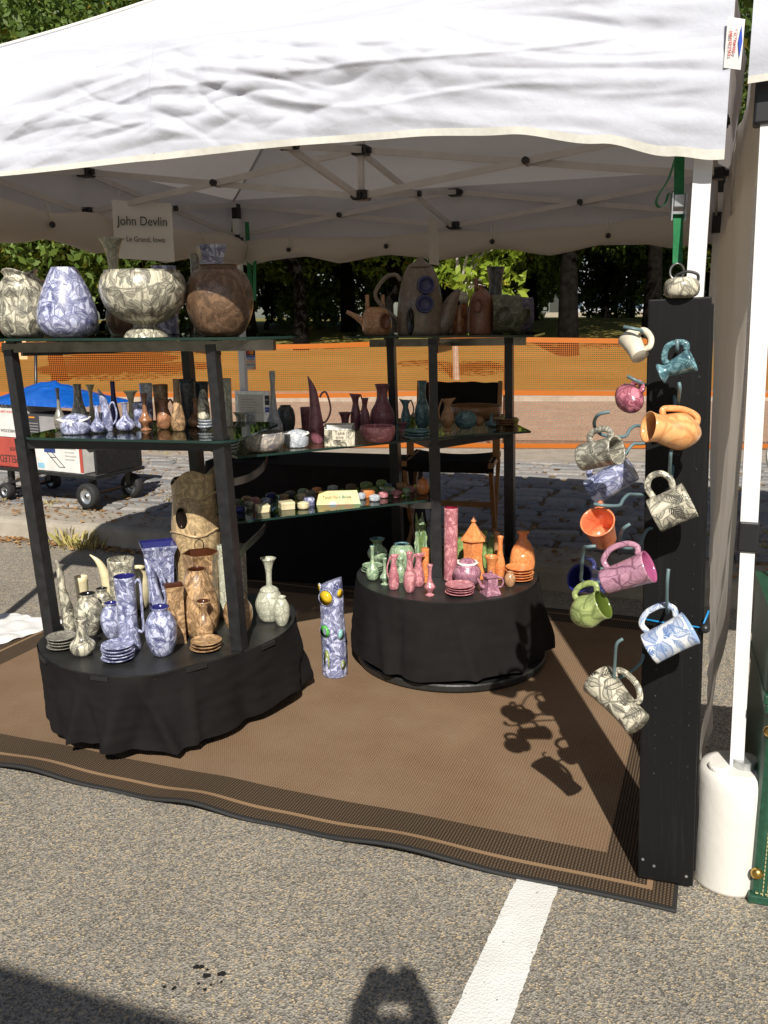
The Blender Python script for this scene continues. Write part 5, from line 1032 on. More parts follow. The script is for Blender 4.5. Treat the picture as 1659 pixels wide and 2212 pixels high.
('small_jar', 'small tan orange jar in front of the orange plates', 'jar', 'oval', 'tan2', 0.777, -0.27, 0.4, 0.0669, 0.0241, {}),
('plate', 'bottom plate of the orange plate stack on right table', 'plate', 'plate', 'orange', 0.793, -0.164, 0.4, 0.012, 0.0622, {'group': 'the orange plate stack on right table'}),
('plate', 'second plate from the bottom of the orange plate stack on right table', 'plate', 'plate', 'orange', 0.795, -0.16, 0.412, 0.012, 0.0612, {'group': 'the orange plate stack on right table'}),
('plate', 'third plate from the bottom of the orange plate stack on right table', 'plate', 'plate', 'orange', 0.797, -0.162, 0.424, 0.012, 0.0622, {'group': 'the orange plate stack on right table'}),
('plate', 'fourth plate from the bottom of the orange plate stack on right table', 'plate', 'plate', 'orange', 0.793, -0.164, 0.436, 0.012, 0.0612, {'group': 'the orange plate stack on right table'}),
('plate', 'topmost plate of the orange plate stack on right table', 'plate', 'plate', 'orange', 0.795, -0.16, 0.448, 0.012, 0.0622, {'group': 'the orange plate stack on right table'}),
('flask', 'orange flask with round medallion at right of right table', 'flask', 'flask', 'orange', 0.787, -0.063, 0.4, 0.2008, 0.0575, {'squash': 0.5}),
('teapot', 'small tan teapot with spout to the left on top right shelf', 'teapot', 'teapotr', 'tan2', 0.087, -0.05, 1.468, 0.156, 0.0687, {'teaspout': (-1, 0.3, 0.62, 1.05), 'posts': 1}),
('teapot_sculpture', 'huge grey brown teapot sculpture with blue lined holes', 'teapot', 'bigpot', 'graypot', 0.278, 0.0, 1.468, 0.3012, 0.1008, {'handle': (-1, 0.3, 0.85, 1.1), 'teaspout': (1, 0.1, 0.6, 0.6), 'lid': 2, 'holes': 1}),
('birdhouse_pot', 'orange and cream birdhouse shaped pot behind the big teapot spout', 'birdhouse', 'birdhouse', 'orangecream', 0.418, 0.15, 1.468, 0.1949, 0.0435, {}),
('mound_pot', 'rust brown mound shaped pot with chimney and oval hollow', 'sculpture', 'mound', 'rust', 0.535, 0.096, 1.468, 0.213, 0.056, {}),
('flared_vase', 'dark flared vase at back of top right shelf', 'vase', 'flare2', 'slate', 0.532, 0.38, 1.468, 0.3091, 0.0453, {}),
('log_pot', 'green hollow log lying on its side on top right shelf', 'sculpture', 'logh', 'green2', 0.64, 0.145, 1.468, 0.18, 0.0645, {}),
('log_pot', 'purple blue hollow log end at right edge of top right shelf', 'sculpture', 'logh2', 'purple', 0.695, 0.3, 1.468, 0.1681, 0.0367, {}),
]
MUGS=[('small plain ivory mug hanging at top left of the black board', 'ivory', 'ivory', 'cup', [1.3768, -1.68, 1.4736], [-0.4775, 0.5675, 0.6708], [0.7599, -0.1164, 0.6395], 0.0647, 0.0215, 0.0278, (0.1, 0.85, 0.8)),
('teal footed mug with leaf prints hanging at top of the black board', 'teal', 'teal', 'footcup', [1.4766, -1.72, 1.43], [0.8959, -0.0519, 0.4412], [-0.4362, 0.0848, 0.8958], 0.0782, 0.0245, 0.0291, (0.3, 0.95, 1.0)),
('round dark pink mug mostly in shade left of the black board', 'pinkd', 'pinkd', 'round', [1.37, -1.66, 1.3474], [-0.4642, 0.7711, 0.4357], [0.6642, -0.0223, 0.7473], 0.0743, 0.0226, 0.0226, (0.4, 0.9, 0.6)),
('apricot orange teardrop mug with big loop handle on the black board', 'apricot', 'apricot', 'drop', [1.4818, -1.74, 1.2833], [-0.841, -0.5156, 0.164], [0.0748, 0.1893, 0.9791], 0.1357, 0.0185, 0.0385, (0.1, 0.75, 1.1)),
('grey cream mug lying sideways on a curved hook, below the round dark one', 'gray2', 'gray2', 'cyl', [1.3185, -1.78, 1.2274], [0.8632, -0.4157, 0.2863], [-0.2073, 0.2252, 0.952], 0.0971, 0.0329, 0.0351, (0.3, 0.85, 0.85)),
('lilac blue mug half shaded beneath the grey cream mug', 'blue', 'blue', 'cyl', [1.3278, -1.6, 1.1328], [-0.8058, 0.0241, -0.5917], [-0.5733, 0.2187, 0.7896], 0.1191, 0.0367, 0.0381, (0.2, 0.8, 0.7)),
('cream mug with bold black leaves hanging on front of the black board', 'cream', 'cream', 'cyl', [1.4857, -1.72, 1.095], [0.8708, 0.0669, 0.487], [-0.4903, 0.1905, 0.8505], 0.0919, 0.0428, 0.045, (0.2, 0.75, 1.3)),
('coral orange mug with its open mouth facing forward', 'coral', 'coral', 'cyl', [1.3262, -1.76, 1.0365], [-0.1282, -0.7191, 0.683], [-0.0103, 0.6896, 0.7241], 0.0836, 0.0305, 0.0418, (0.4, 0.95, 0.6)),
('mauve pink mug with leaf veins and angular handle', 'mauve', 'mauve_in', 'cyl', [1.3982, -1.82, 0.9486], [0.881, -0.1288, 0.4552], [-0.3955, 0.3274, 0.8581], 0.1156, 0.0306, 0.0391, (0.15, 0.85, 1.1)),
('navy blue mug half hidden behind the green round mug', 'navyb', 'navy', 'cyl', [1.2792, -1.58, 0.8515], [-0.4566, -0.8058, 0.377], [-0.0112, 0.429, 0.9033], 0.0886, 0.0354, 0.0397, (0.3, 0.9, 0.7)),
('round olive green mug with dark green inside', 'lime', 'lime_in', 'round2', [1.3154, -1.84, 0.8556], [0.8256, -0.1667, 0.539], [-0.4448, 0.3954, 0.8036], 0.0856, 0.0254, 0.0365, (0.3, 0.95, 0.9)),
('white mug with pale blue leaf print on front of the black board', 'whiteblue', 'bluein', 'cyl', [1.5007, -1.74, 0.7726], [0.8223, 0.0829, 0.563], [-0.5556, 0.3309, 0.7628], 0.1133, 0.0405, 0.0427, (0.15, 0.85, 1.2)),
('large cream mug with fine black leaf prints, lowest on the board', 'cream2', 'cream2', 'cylw', [1.3829, -1.72, 0.5808], [-0.7077, 0.5677, 0.4206], [0.5114, 0.0009, 0.8594], 0.1592, 0.0352, 0.0481, (0.25, 0.8, 0.75))]
HOOKS=[[[1.3982, -1.59, 1.493], [1.3908, -1.7, 1.5132], [1.3511, -1.7, 1.521]], [[1.47, -1.6, 1.4584], [1.4766, -1.74, 1.4714], [1.4759, -1.74, 1.4931]], [[1.4011, -1.59, 1.3765], [1.3939, -1.68, 1.3893], [1.363, -1.68, 1.404]], [[1.4706, -1.6, 1.3526], [1.4772, -1.6533, 1.328], [1.484, -1.7067, 1.3433], [1.4886, -1.76, 1.3815], [1.4863, -1.76, 1.3959]], [[1.408, -1.59, 1.2765], [1.3939, -1.6133, 1.2774], [1.3831, -1.6367, 1.2788], [1.3731, -1.66, 1.2714], [1.3665, -1.6833, 1.2594], [1.344, -1.7067, 1.2593], [1.3152, -1.73, 1.2666], [1.3019, -1.7533, 1.2849], [1.3026, -1.7767, 1.3049], [1.3155, -1.8, 1.3233], [1.3393, -1.8, 1.3295]], [[1.4103, -1.59, 1.2314], [1.3953, -1.6025, 1.2308], [1.3804, -1.615, 1.2305], [1.3693, -1.6275, 1.2174], [1.3615, -1.64, 1.2048], [1.3236, -1.64, 1.187]], [[1.477, -1.6, 1.1781], [1.478, -1.6467, 1.1609], [1.4752, -1.6933, 1.1735], [1.4765, -1.74, 1.2224], [1.4779, -1.74, 1.2381]], [[1.4173, -1.59, 1.099], [1.391, -1.628, 1.1046], [1.3783, -1.666, 1.1104], [1.3697, -1.704, 1.1038], [1.3646, -1.742, 1.0973], [1.3346, -1.78, 1.103], [1.3097, -1.78, 1.1052]], [[1.4413, -1.59, 1.0139], [1.4246, -1.6257, 1.0132], [1.4128, -1.6614, 0.9863], [1.4002, -1.6971, 0.9839], [1.378, -1.7329, 0.9909], [1.3744, -1.7686, 1.016], [1.3785, -1.8043, 1.0411], [1.3872, -1.84, 1.0644], [1.4014, -1.84, 1.0758]], [[1.4146, -1.59, 0.8965], [1.3283, -1.6, 0.8947], [1.301, -1.6, 0.894]], [[1.4164, -1.59, 0.8607], [1.3469, -1.635, 0.8705], [1.3186, -1.68, 0.8814], [1.2831, -1.725, 0.8919], [1.2859, -1.77, 0.934], [1.2944, -1.815, 0.9999], [1.3087, -1.86, 1.0182], [1.3283, -1.86, 1.0218]], [[1.4869, -1.6, 0.8207], [1.4882, -1.6567, 0.8105], [1.4884, -1.7133, 0.8426], [1.4879, -1.77, 0.9202], [1.4889, -1.77, 0.957]], [[1.4318, -1.59, 0.6794], [1.4293, -1.6183, 0.6563], [1.4092, -1.6467, 0.6394], [1.3793, -1.675, 0.6256], [1.3703, -1.7033, 0.6346], [1.3724, -1.7317, 0.6955], [1.377, -1.76, 0.7488], [1.3915, -1.76, 0.7652]]]
CB=(0.128,-0.594); TS=(0.047,-0.438)
# ================================================================== POTTERY
PROF = dict(
 bottle=[(.55,0),(.85,.06),(1,.18),(.92,.30),(.6,.42),(.33,.53),(.26,.7),(.27,.9),(.4,1)],
 bud=[(.78,0),(.82,.025),(.42,.07),(.6,.14),(1,.25),(.97,.31),(.55,.42),(.33,.58),(.32,.82),(.55,1)],
 tear=[(.5,0),(.8,.06),(.97,.18),(1,.28),(.94,.45),(.74,.7),(.5,.92),(.40,1)],
 gourd=[(.62,0),(.82,.06),(.97,.22),(.98,.36),(.90,.55),(.92,.68),(.84,.82),(.62,.92),(.72,1)],
 urn=[(.52,0),(.72,.08),(.93,.3),(1,.5),(.95,.7),(.78,.88),(.56,.955),(.60,1)],
 oval=[(.46,0),(.62,.04),(.88,.24),(1,.47),(.94,.68),(.66,.86),(.48,.92),(.60,1)],
 cyl=[(.9,0),(.97,.02),(.96,.3),(.98,.7),(1,.97),(.98,1)],
 cylflare=[(1.15,0),(1.12,.06),(.96,.25),(.9,.6),(.96,.92),(1,1)],
 tumbler=[(.72,0),(.78,.03),(.88,.5),(1,1)], cone=[(.8,0),(1,.1),(.98,.22),(.72,.42),(.5,.6),(.42,.8),(.44,1)],
 flare=[(.6,0),(.66,.04),(.55,.4),(.66,.75),(1,1)], flare2=[(1,0),(1.02,.08),(.85,.4),(.68,.7),(.85,.92),(1.0,1)],
 trumpet=[(.55,0),(.72,.1),(.70,.25),(.42,.45),(.36,.7),(.6,.9),(1,1)],
 vase_s=[(.66,0),(.72,.04),(.95,.2),(1,.38),(.8,.56),(.46,.7),(.48,.82),(.78,1)],
 vase_s2=[(.62,0),(.85,.08),(1,.22),(.92,.33),(.55,.45),(.42,.58),(.40,.8),(.5,.97),(.46,1)],
 bigbottle=[(.6,0),(.85,.08),(1,.26),(.9,.42),(.58,.58),(.44,.72),(.46,.88),(.6,1)],
 tallbulb=[(.6,0),(.9,.06),(1,.14),(.9,.24),(.5,.38),(.33,.6),(.26,.8),(.34,.93),(.3,1)],
 pitcher=[(.62,0),(.85,.1),(1,.3),(.85,.5),(.58,.7),(.55,.8),(.75,1)], pitcher2=[(.78,0),(.95,.08),(1,.25),(.8,.5),(.5,.72),(.45,.84),(.6,1)],
 footpitcher=[(.72,0),(.74,.03),(.4,.08),(.7,.18),(1,.35),(.85,.55),(.5,.72),(.48,.82),(.8,1)],
 bowl=[(.6,0),(.82,.12),(.97,.45),(1,.75),(.97,1)], footbowl=[(.52,0),(.5,.03),(.42,.10),(.3,.15),(.31,.2),(.62,.29),(.88,.46),(.99,.66),(1,.78),(.92,.93),(.86,.97),(.87,1)],
 moon=[(.35,0),(.6,.06),(.92,.28),(1,.5),(.92,.74),(.62,.93),(.3,.985),(.26,1)],
 sqflare=[(.66,0),(.68,.05),(.72,.5),(.8,.85),(1,.97),(1.0,1)], hex=[(.8,0),(.86,.1),(.84,.5),(.9,.85),(1,.98),(1,1)], sqlean=[(.95,0),(.88,.08),(.84,.5),(.86,.9),(1,1)],
 flaskb=[(.72,0),(.85,.06),(1,.3),(.93,.55),(.68,.8),(.48,.95),(.46,1)],
 dome=[(1,0),(.95,.3),(.7,.75),(.3,1)])
def lathe_pot(name, prof, H, R, mats, parent, n=32, squash=1, flat=False, spout=0, sdir=1, open_=True, thick=.09, warp=0, depth=.35):
    ps = [(r, z) for r, z in prof]
    if n > 8:
        q = catmull([(r, z, 0) for r, z in ps], 3); ps = [(max(.0, p.x), min(max(p.y, 0), 1)) for p in q]
    out = [(0, 0)]+[(r*R, z*H) for r, z in ps]; mi = [0]*(len(out)-1)
    if open_:
        th = min(thick*R, .006)+.0015
        inn = [(max(r-th, .2*r), z) for r, z in out[1:] if z > depth*H][::-1]
        if inn: inn[0] = (inn[0][0], out[-1][1]); 
        out += inn+[(0, inn[-1][1] if inn else H)]; mi += [1]*(len(inn)+1)
        mi[len(ps)] = 1
    else: out += [(0, out[-1][1])]; mi += [0]
    a0 = pi/2 if n > 8 else pi/2+pi/n+.35
    v = []; f = []; uv = []; fm = []; arc = [0]
    for (r0, z0), (r1, z1) in zip(out, out[1:]): arc.append(arc[-1]+math.hypot(r1-r0, z1-z0))
    for r, z in out:
        for k in range(n):
            a = a0+2*pi*k/n; x, y, zz = r*cos(a), r*sin(a)*squash, z
            if spout and z > .72*H:
                t = (z/H-.72)/.28; c = max(0, cos(a)*sdir); x += sdir*spout*R*t*t*c*c; y *= 1-.35*t*c; zz += .35*spout*R*t*t*(c*c-.3*max(0, -cos(a)*sdir))
            if warp: zz += warp*H*(z/H)**4*sin(3*a+1); x *= 1+.05*sin(2*a+z*20); 
            v.append((x, y, zz))
    C_ = 2*pi*R
    for i in range(len(out)-1):
        for k in range(n):
            f.append((i*n+k, i*n+(k+1) % n, (i+1)*n+(k+1) % n, (i+1)*n+k)); fm.append(mi[i])
            uv.append([(k/n*C_, arc[i]), ((k+1)/n*C_, arc[i]), ((k+1)/n*C_, arc[i+1]), (k/n*C_, arc[i+1])])
    return mesh(name, v, f, mats, parent, not flat, uv=uv, midx=fm)
def swept(name, pts, rad, mat, parent, n=20, flat=1.0):
    P = catmull(pts, 6); m = len(P); R_ = [r.x for r in catmull([(r, 0, 0) for r in rad], 6)]
    v, f = tube_vf(P, R_, n, True, flat); Rm = max(rad); seg = (P[-1]-P[0]).length/m
    uv = [[((j % n)/n*2*pi*Rm if not (q_ and j % n == 0 and len(q) == 4) else 2*pi*Rm, (j//n)*seg) for j in q] for q in f for q_ in (any(j % n == n-1 for j in q),)]
    return mesh(name, v, f, mat, parent, True, uv=uv)
def add_handle(t, H, R, spec, mat, prof=None, thin=1.0):
    side, z0, z1, out = spec[:4]; sq = len(spec) > 4
    def rad(z):
        if not prof: return .8
        for (r0, a), (r1, b) in zip(prof, prof[1:]):
            if a <= z <= b: return r0+(r1-r0)*(z-a)/max(1e-6, b-a)
        return prof[-1][0]
    a = Vector((side*R*rad(z0)*.95, 0, z0*H)); b = Vector((side*R*rad(z1)*.95, 0, z1*H)); o = R*out
    mx = max(abs(a.x), abs(b.x))
    if sq: pts = [a, Vector((side*(mx+o*.7), 0, a.z)), Vector((side*(mx+o*.75), 0, (a.z+b.z)/2)), Vector((side*(mx+o*.7), 0, b.z+.01)), b]
    else: pts = [a, Vector((side*(abs(a.x)+o*.55), 0, a.z+.10*(b.z-a.z))), Vector((side*(mx+o), 0, a.z+.55*(b.z-a.z))), Vector((side*(abs(b.x)+o*.75), 0, b.z+.06*H)), Vector((side*(abs(b.x)+o*.3), 0, b.z+.07*H)), b]
    return tube('handle', catmull(pts, 6), max(.0035, min(.009, R*.13))*thin, mat, t, 10)
def add_lid(t, H0, R0, mat, knob=.35, dome=.5, n=32, z=0, flat=False):
    h = R0*dome
    pf = [(1.04,0),(1.06,.08),(.98,.25),(.75,.6),(.4,.86),(.16,.97),(.12,1)]
    l = lathe_pot('lid', pf, h, R0, [mat, mat], t, n, open_=False, flat=flat); l.location = (0, 0, H0)
    if knob:
        k = lathe_pot('knob', [(.5,0),(.45,.3),(1,.6),(.8,.9),(.2,1)], R0*knob*.8, R0*knob*.5, [mat, mat], l, 14, open_=False); k.location = (0, 0, h*.97)
    return l
def napkin(t, z, R0):
    v = [(-R0*1.15,-R0*.75,z+.004),(R0*1.2,-R0*.6,z+.004),(R0*1.0,R0*.6,z+.006),(-R0*1.05,R0*.6,z+.006),(R0*.05,-R0*1.12,z-R0*.42),(0,-R0*1.06,z+.003)]
    mesh('paper_liner', v, [(0,5,1,2,3),(0,4,5),(5,4,1)], MT['paper'], t)
def build_pot(rec):
    name, label, cat, kind, pal, x, y, z, H, R, o = rec
    grp = o.get('group')
    t = thing(name, label, cat, (x, y, z+o.get('zoff', 0)), YAW, None if not grp else grp)
    g = G[pal] if pal in G else G['cream']; gi_ = G[o['inner']] if 'inner' in o else g; n = o.get('n', 30); sq = o.get('squash', 1); fl = n <= 8
    if kind == 'plate':
        pf = [(.62,0),(.66,.12),(.9,.55),(1,.82),(1.0,1),(.95,1),(.86,.78),(.6,.62)]
        lathe_pot('dish', pf, H*1.25, R, [g, g], t, 36, open_=False); return
    if kind in ('lidbox',):
        pf = [(.82,0),(.95,.06),(1,.5),(.94,.72),(.92,.74)]
        lathe_pot('body', pf, H, R, [g, g], t, 36, open_=False); add_lid(t, H*.72, R*.9, g, .0, .42)
        if o.get('napkin'): napkin(t, H*.72, R*.92)
        return
    if kind in ('tbox', 'tboxs', 'tboxf'):
        pf = {'tbox': [(.8,0),(.95,.12),(1,.4),(.97,.62)], 'tboxs': [(1.12,0),(1.15,.05),(1.15,.6),(1.13,.62)], 'tboxf': [(.7,0),(.5,.1),(.75,.22),(1,.45),(.97,.64)]}[kind]
        lathe_pot('base', pf, H, R, [g, g], t, 4 if kind == 'tboxs' else 20, open_=False, flat=kind == 'tboxs')
        if kind == 'tboxs':
            l = lathe_pot('lid', [(1.19,0),(1.19,.5),(1.1,1)], H*.36, R, [g, g], t, 4, open_=False, flat=True); l.location = (0,0,H*.62)
        else: add_lid(t, H*.63, R*.97, g, 0, .42, 20)
        return
    if kind in ('jarlid', 'jarlid2', 'hexjar'):
        bz = {'jarlid': .62, 'jarlid2': .86, 'hexjar': .62}[kind]
        pf = [(.62,0),(.8,.1),(1,.42),(1,.62),(.8,.86),(.66,.97),(.66,1)] if kind != 'hexjar' else [(1,0),(1.02,.06),(.82,.3),(.72,.6),(.8,.96),(.82,1)]
        lathe_pot('body', pf, H*bz, R, [g, g], t, n if kind == 'hexjar' else 30, open_=False, flat=fl)
        if kind == 'hexjar':
            l = lathe_pot('lid', [(1.0,0),(.98,.06),(.55,.36),(.25,.62),(.12,.72)], H*(1-bz), R*.98, [g, g], t, 6, open_=False, flat=True); l.location = (0,0,H*bz)
            k = lathe_pot('finial', [(.4,0),(1,.25),(.8,.4),(.25,.75),(.06,1)], H*.13, R*.2, [g, g], l, 12, open_=False); k.location = (0,0,H*(1-bz)*.70)
        elif kind == 'jarlid': add_lid(t, H*bz, R*.8, g, .5, .55)
        else: add_lid(t, H*bz, R*.62, g, 0, .55)
        if o.get('napkin'): napkin(t, H*bz, R*.66)
        return
    if kind == 'flask':
        pf = [(.62,0),(.92,.12),(1,.3),(.88,.55),(.5,.76),(.34,.82),(.33,.92),(.5,.96),(.48,1)]
        lathe_pot('body', pf, H, R, [g, g], t, 36, sq); m = lathe_pot('medallion', [(.92,0),(1,.4),(.94,1)], .006, R*.55, [g, g], t, 30, open_=False)
        m.rotation_euler = (pi/2, 0, 0); m.location = (0, -R*sq*.93, H*.34); return
    if kind in ('horn', 'horn2', 'hornb', 'hornl'):
        if kind == 'horn': pts = [(.1*R,0,0),(.15*R,0,.06*H),(.05*R,0,.25*H),(-.05*R,0,.5*H),(-.3*R,0,.78*H),(-.9*R,0,1.0*H)]; rd = [.7*R,.85*R,.95*R,.72*R,.5*R,.05*R]
        elif kind == 'horn2': pts = [(.2*R,0,0),(.25*R,0,.08*H),(.15*R,0,.3*H),(-.05*R,0,.6*H),(-.35*R,0,.86*H),(-.8*R,0,1.0*H)]; rd = [.7*R,.85*R,.8*R,.5*R,.42*R,.06*R]
        elif kind == 'hornb': pts = [(.25*R,0,0),(.2*R,0,.08*H),(.1*R,0,.3*H),(-.25*R,0,.6*H),(-.35*R,0,.85*H),(-.65*R,0,1.0*H)]; rd = [.72*R,.78*R,.68*R,.42*R,.36*R,.1*R]
        else: pts = [(.25*R,0,0),(.3*R,0,.1*H),(.2*R,0,.4*H),(-.1*R,0,.68*H),(-.6*R,0,.88*H),(-1.35*R,0,1.0*H)]; rd = [.6*R,.72*R,.62*R,.45*R,.27*R,.05*R]
        swept('body', pts, rd, g, t)
        if 'handle' in o: add_handle(t, H, R, o['handle'], g, [(.8,0),(.8,.5),(.5,.8),(.3,1)])
        return
    if kind == 'log':
        def fn(a, b):
            th = a*2*pi+pi/2; zz = b*H*(1+(.05*cos(th+.6)+.03*sin(th*3))*max(0, b-.85)/.15); r = R*(1.0+.06*nz(cos(th)*2, sin(th)*2, b*4)+.04*ridge(cos(th)*5, sin(th)*5, b*1.5)); r *= 1-.05*sin(b*9)
            return (r*cos(th), r*sin(th), zz)
        b_ = sheet('body', fn, 48, 40, [g], t, True, (2*pi*R, H))
        for zb in (.60, .86): tube('raised_band', [Vector(fn(i/40, zb+.015*sin(i*.5)))*1.0 for i in range(41)], .006, g, t, 8)
        sheet('inside', lambda a, b: (R*.86*(1-.7*b)*cos(a*6.283), R*.86*(1-.7*b)*sin(a*6.283), H*(.985-.3*b)), 30, 3, [G['brown_in']], t)
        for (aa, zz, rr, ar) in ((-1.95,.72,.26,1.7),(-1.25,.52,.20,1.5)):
            m = lathe_pot('carved_hollow', [(.75,-.6),(.9,.2),(1,.6),(1.12,.2)], .012, R*rr, [MT['hole_shade'], MT['hole_shade']], t, 18, open_=False)
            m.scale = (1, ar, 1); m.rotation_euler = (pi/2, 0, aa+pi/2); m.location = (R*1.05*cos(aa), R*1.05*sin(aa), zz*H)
        return
    if kind == 'leafy':
        for i in range(6):
            a = i*1.05+.4; h = H*(1-.1*(i % 3)); 
            def lf(u, v, a=a, h=h, i=i):
                w = R*1.1*sin(pi*min(1, v*.92+.06))**.7*(u-.5)*2; zz = h*v; r = R*.35*(1-v*.3)+R*.5*v*v*(i % 2)
                return (cos(a)*r-sin(a)*w*.8+.004*nz(u*5, v*9), sin(a)*r*.8+cos(a)*w*.8, zz)
            sheet('leaf', lf, 8, 16, [G['green'] if i % 2 else G['mint']], t, True, (R*2, H))
        return
    if kind == 'birdhouse':
        lathe_pot('body', [(.95,0),(1,.05),(.98,.7),(.92,.82)], H, R, [G['orangecream'], g], t, 30, open_=False)
        lathe_pot('roof', [(1.0,.74),(1.04,.8),(.8,.93),(.3,1)], H, R*1.02, [G['sage'], g], t, 30, open_=False)
        m = lathe_pot('entry_hole', [(1,0),(1,1)], .01, R*.28, [G['black'], G['black']], t, 18, open_=False); m.rotation_euler = (pi/2, 0, .2); m.location = (-R*.3, -R*.92, H*.72); return
    if kind == 'mound':
        lathe_pot('body', [(.95,0),(1,.1),(.98,.5),(.85,.8),(.5,.97),(.2,1)], H*.74*1.25, R, [g, g], t, 30, open_=False, warp=.03)
        v = tube('chimney', [(-R*.35,0,H*.84),(-R*.4,0,H*1.16)], R*.17, g, t, 14); tube('chimney', [(0,R*.1,H*.84),(.0,R*.1,H*1.02)], R*.17, g, t, 14)
        m = lathe_pot('hollow', [(.6,-.6),(.85,.2),(1,1),(1.2,.4)], .01, R*.36, [G['rust'], G['rust']], t, 20, open_=False); m.scale = (1, 1.4, 1); m.rotation_euler = (pi/2-.1, 0, -.3); m.location = (-R*.28, -R*.93, H*.60); return
    if kind in ('logh', 'logh2'):
        L_ = R if kind == 'logh' else R*.9; r = H*.48
        def fn(a, b):
            th = a*2*pi; q = r*(1+.10*nz(cos(th)*2, sin(th)*2, b*3+R*50)); return ((b-.5)*2*L_, q*cos(th)*.8, r+q*sin(th))
        b_ = sheet('body', fn, 30, 16, [g], t, True, (2*pi*r, 2*L_))
        for s in (0, 1): 
            pts = [fn(i/30, s) for i in range(30)]; c = Vector(((s-.5)*2*L_*.8, 0, r)); mesh('end_hollow', pts+[tuple(c)], [(i, (i+1) % 30, 30) for i in range(30)], G['wood'] if kind == 'logh' else G['navy'], t, True)
        m = lathe_pot('side_hollow', [(.6,-.6),(.85,.2),(1,1),(1.15,.5)], .01, r*.34, [G['green2'], g], t, 20, open_=False); m.scale = (.8, 1.3, 1); m.rotation_euler = (pi/2, .5, 0); m.location = (-L_*.4, -r*.80, r); return
    if kind == 'bigpot':
        pf = [(1.0,0),(1.04,.06),(1.03,.3),(.97,.55),(.8,.82),(.62,.96),(.55,1)]
        lathe_pot('body', pf, H, R, [g, g], t, 40, open_=False, squash=.8)
        l = lathe_pot('lid', [(.56,0),(.5,.2),(.3,.5),(.18,.7),(.1,1)], H*.15, R, [g, g], t, 24, open_=False); l.location = (0,0,H*.985)
        for zz, xx in ((.72,.22),(.45,.16)):
            m = lathe_pot('round_window', [(1.25,.2),(1.1,1),(.95,.9),(.6,.3),(.05,.1)], .022, R*.33, [G['bluepit'], g], t, 26, open_=False); m.rotation_euler = (pi/2, 0, .12); m.location = (R*xx, -R*.80*(.97 if zz < .5 else .88), zz*H)
        m = lathe_pot('slot', [(1.3,.2),(1.1,1),(.9,.8),(.05,.2)], .012, R*.14, [G['black'], g], t, 16, open_=False); m.scale = (1, 3.3, 1); m.rotation_euler = (pi/2, 0, -.4); m.location = (-R*.45, -R*.74, H*.2)
        tube('handle', catmull([(-R*.85,0,H*.80),(-R*1.1,0,H*.88),(-R*1.55,0,H*.84),(-R*2.0,0,H*.62),(-R*1.7,0,H*.42),(-R*1.2,0,H*.28),(-R*.98,0,H*.2)], 6), R*.085, g, t, 12)
        swept('spout', [(R*.7,0,H*.04),(R*.95,0,H*.1),(R*1.2,0,H*.3),(R*1.45,0,H*.5),(R*1.75,0,H*.66)], [R*.25,R*.42,R*.4,R*.27,R*.1], g, t); return
    if kind == 'teapotr':
        lathe_pot('body', [(.75,0),(.95,.12),(1,.4),(.85,.68),(.55,.78),(.5,.8)], H, R, [g, g], t, 30, open_=False)
        swept('spout', [(-R*.7,0,H*.3),(-R*1.0,0,H*.42),(-R*1.45,0,H*.55),(-R*2.0,0,H*.68)], [R*.28,R*.24,R*.17,R*.12], g, t)
        for xx in (-.62, .4): tube('upright', [(R*xx,0,H*.6),(R*xx,0,H*1.15)], R*.13, g, t, 10)
        m = lathe_pot('hollow', [(.6,-.6),(.85,.2),(1,1),(1.15,.5)], .01, R*.36, [G['rust'], g], t, 20, open_=False); m.scale = (1, 1.3, 1); m.rotation_euler = (pi/2, 0, .5); m.location = (R*.5, -R*.80, H*.4); return
    if kind == 'teapot_sq':
        lathe_pot('body', [(1.25,0),(1.22,.05),(.85,.4),(.85,.7),(1.0,.78)], H, R, [g, g], t, 4, open_=False, flat=True)
        l = lathe_pot('lid', [(1.08,0),(1.02,.2),(.4,.8),(.15,1)], H*.16, R, [g, g], t, 4, open_=False, flat=True); l.location = (0,0,H*.79)
        k = lathe_pot('knob', [(.6,0),(1,.5),(.5,1)], H*.09, R*.2, [g, g], l, 12, open_=False); k.location = (0,0,H*.155)
        swept('spout', [(-R*.7,0,H*.3),(-R*1.0,0,H*.36),(-R*1.2,0,H*.52),(-R*1.45,0,H*.7)], [R*.26,R*.22,R*.16,R*.11], g, t)
        tube('handle', catmull([(R*.75,0,H*.3),(R*1.2,0,H*.32),(R*1.4,0,H*.5),(R*1.25,0,H*.7),(R*.8,0,H*.72)], 6), R*.1, g, t, 10); return
    pf = PROF[kind]
    if fl: pf = [(r*(1.2 if n == 4 else 1.06), zz) for r, zz in pf]
    lathe_pot('body', pf, H, R, [g, gi_], t, n if fl else 32, sq, fl, o.get('spout', 0), o.get('sdir', -1 if o.get('handle', (1,))[0] == 1 else 1), True, warp=.03 if kind == 'gourd' else 0, depth=.35)
    if 'handle' in o: add_handle(t, H, R, o['handle'], g, pf)
for rec in POTS: build_pot(rec)

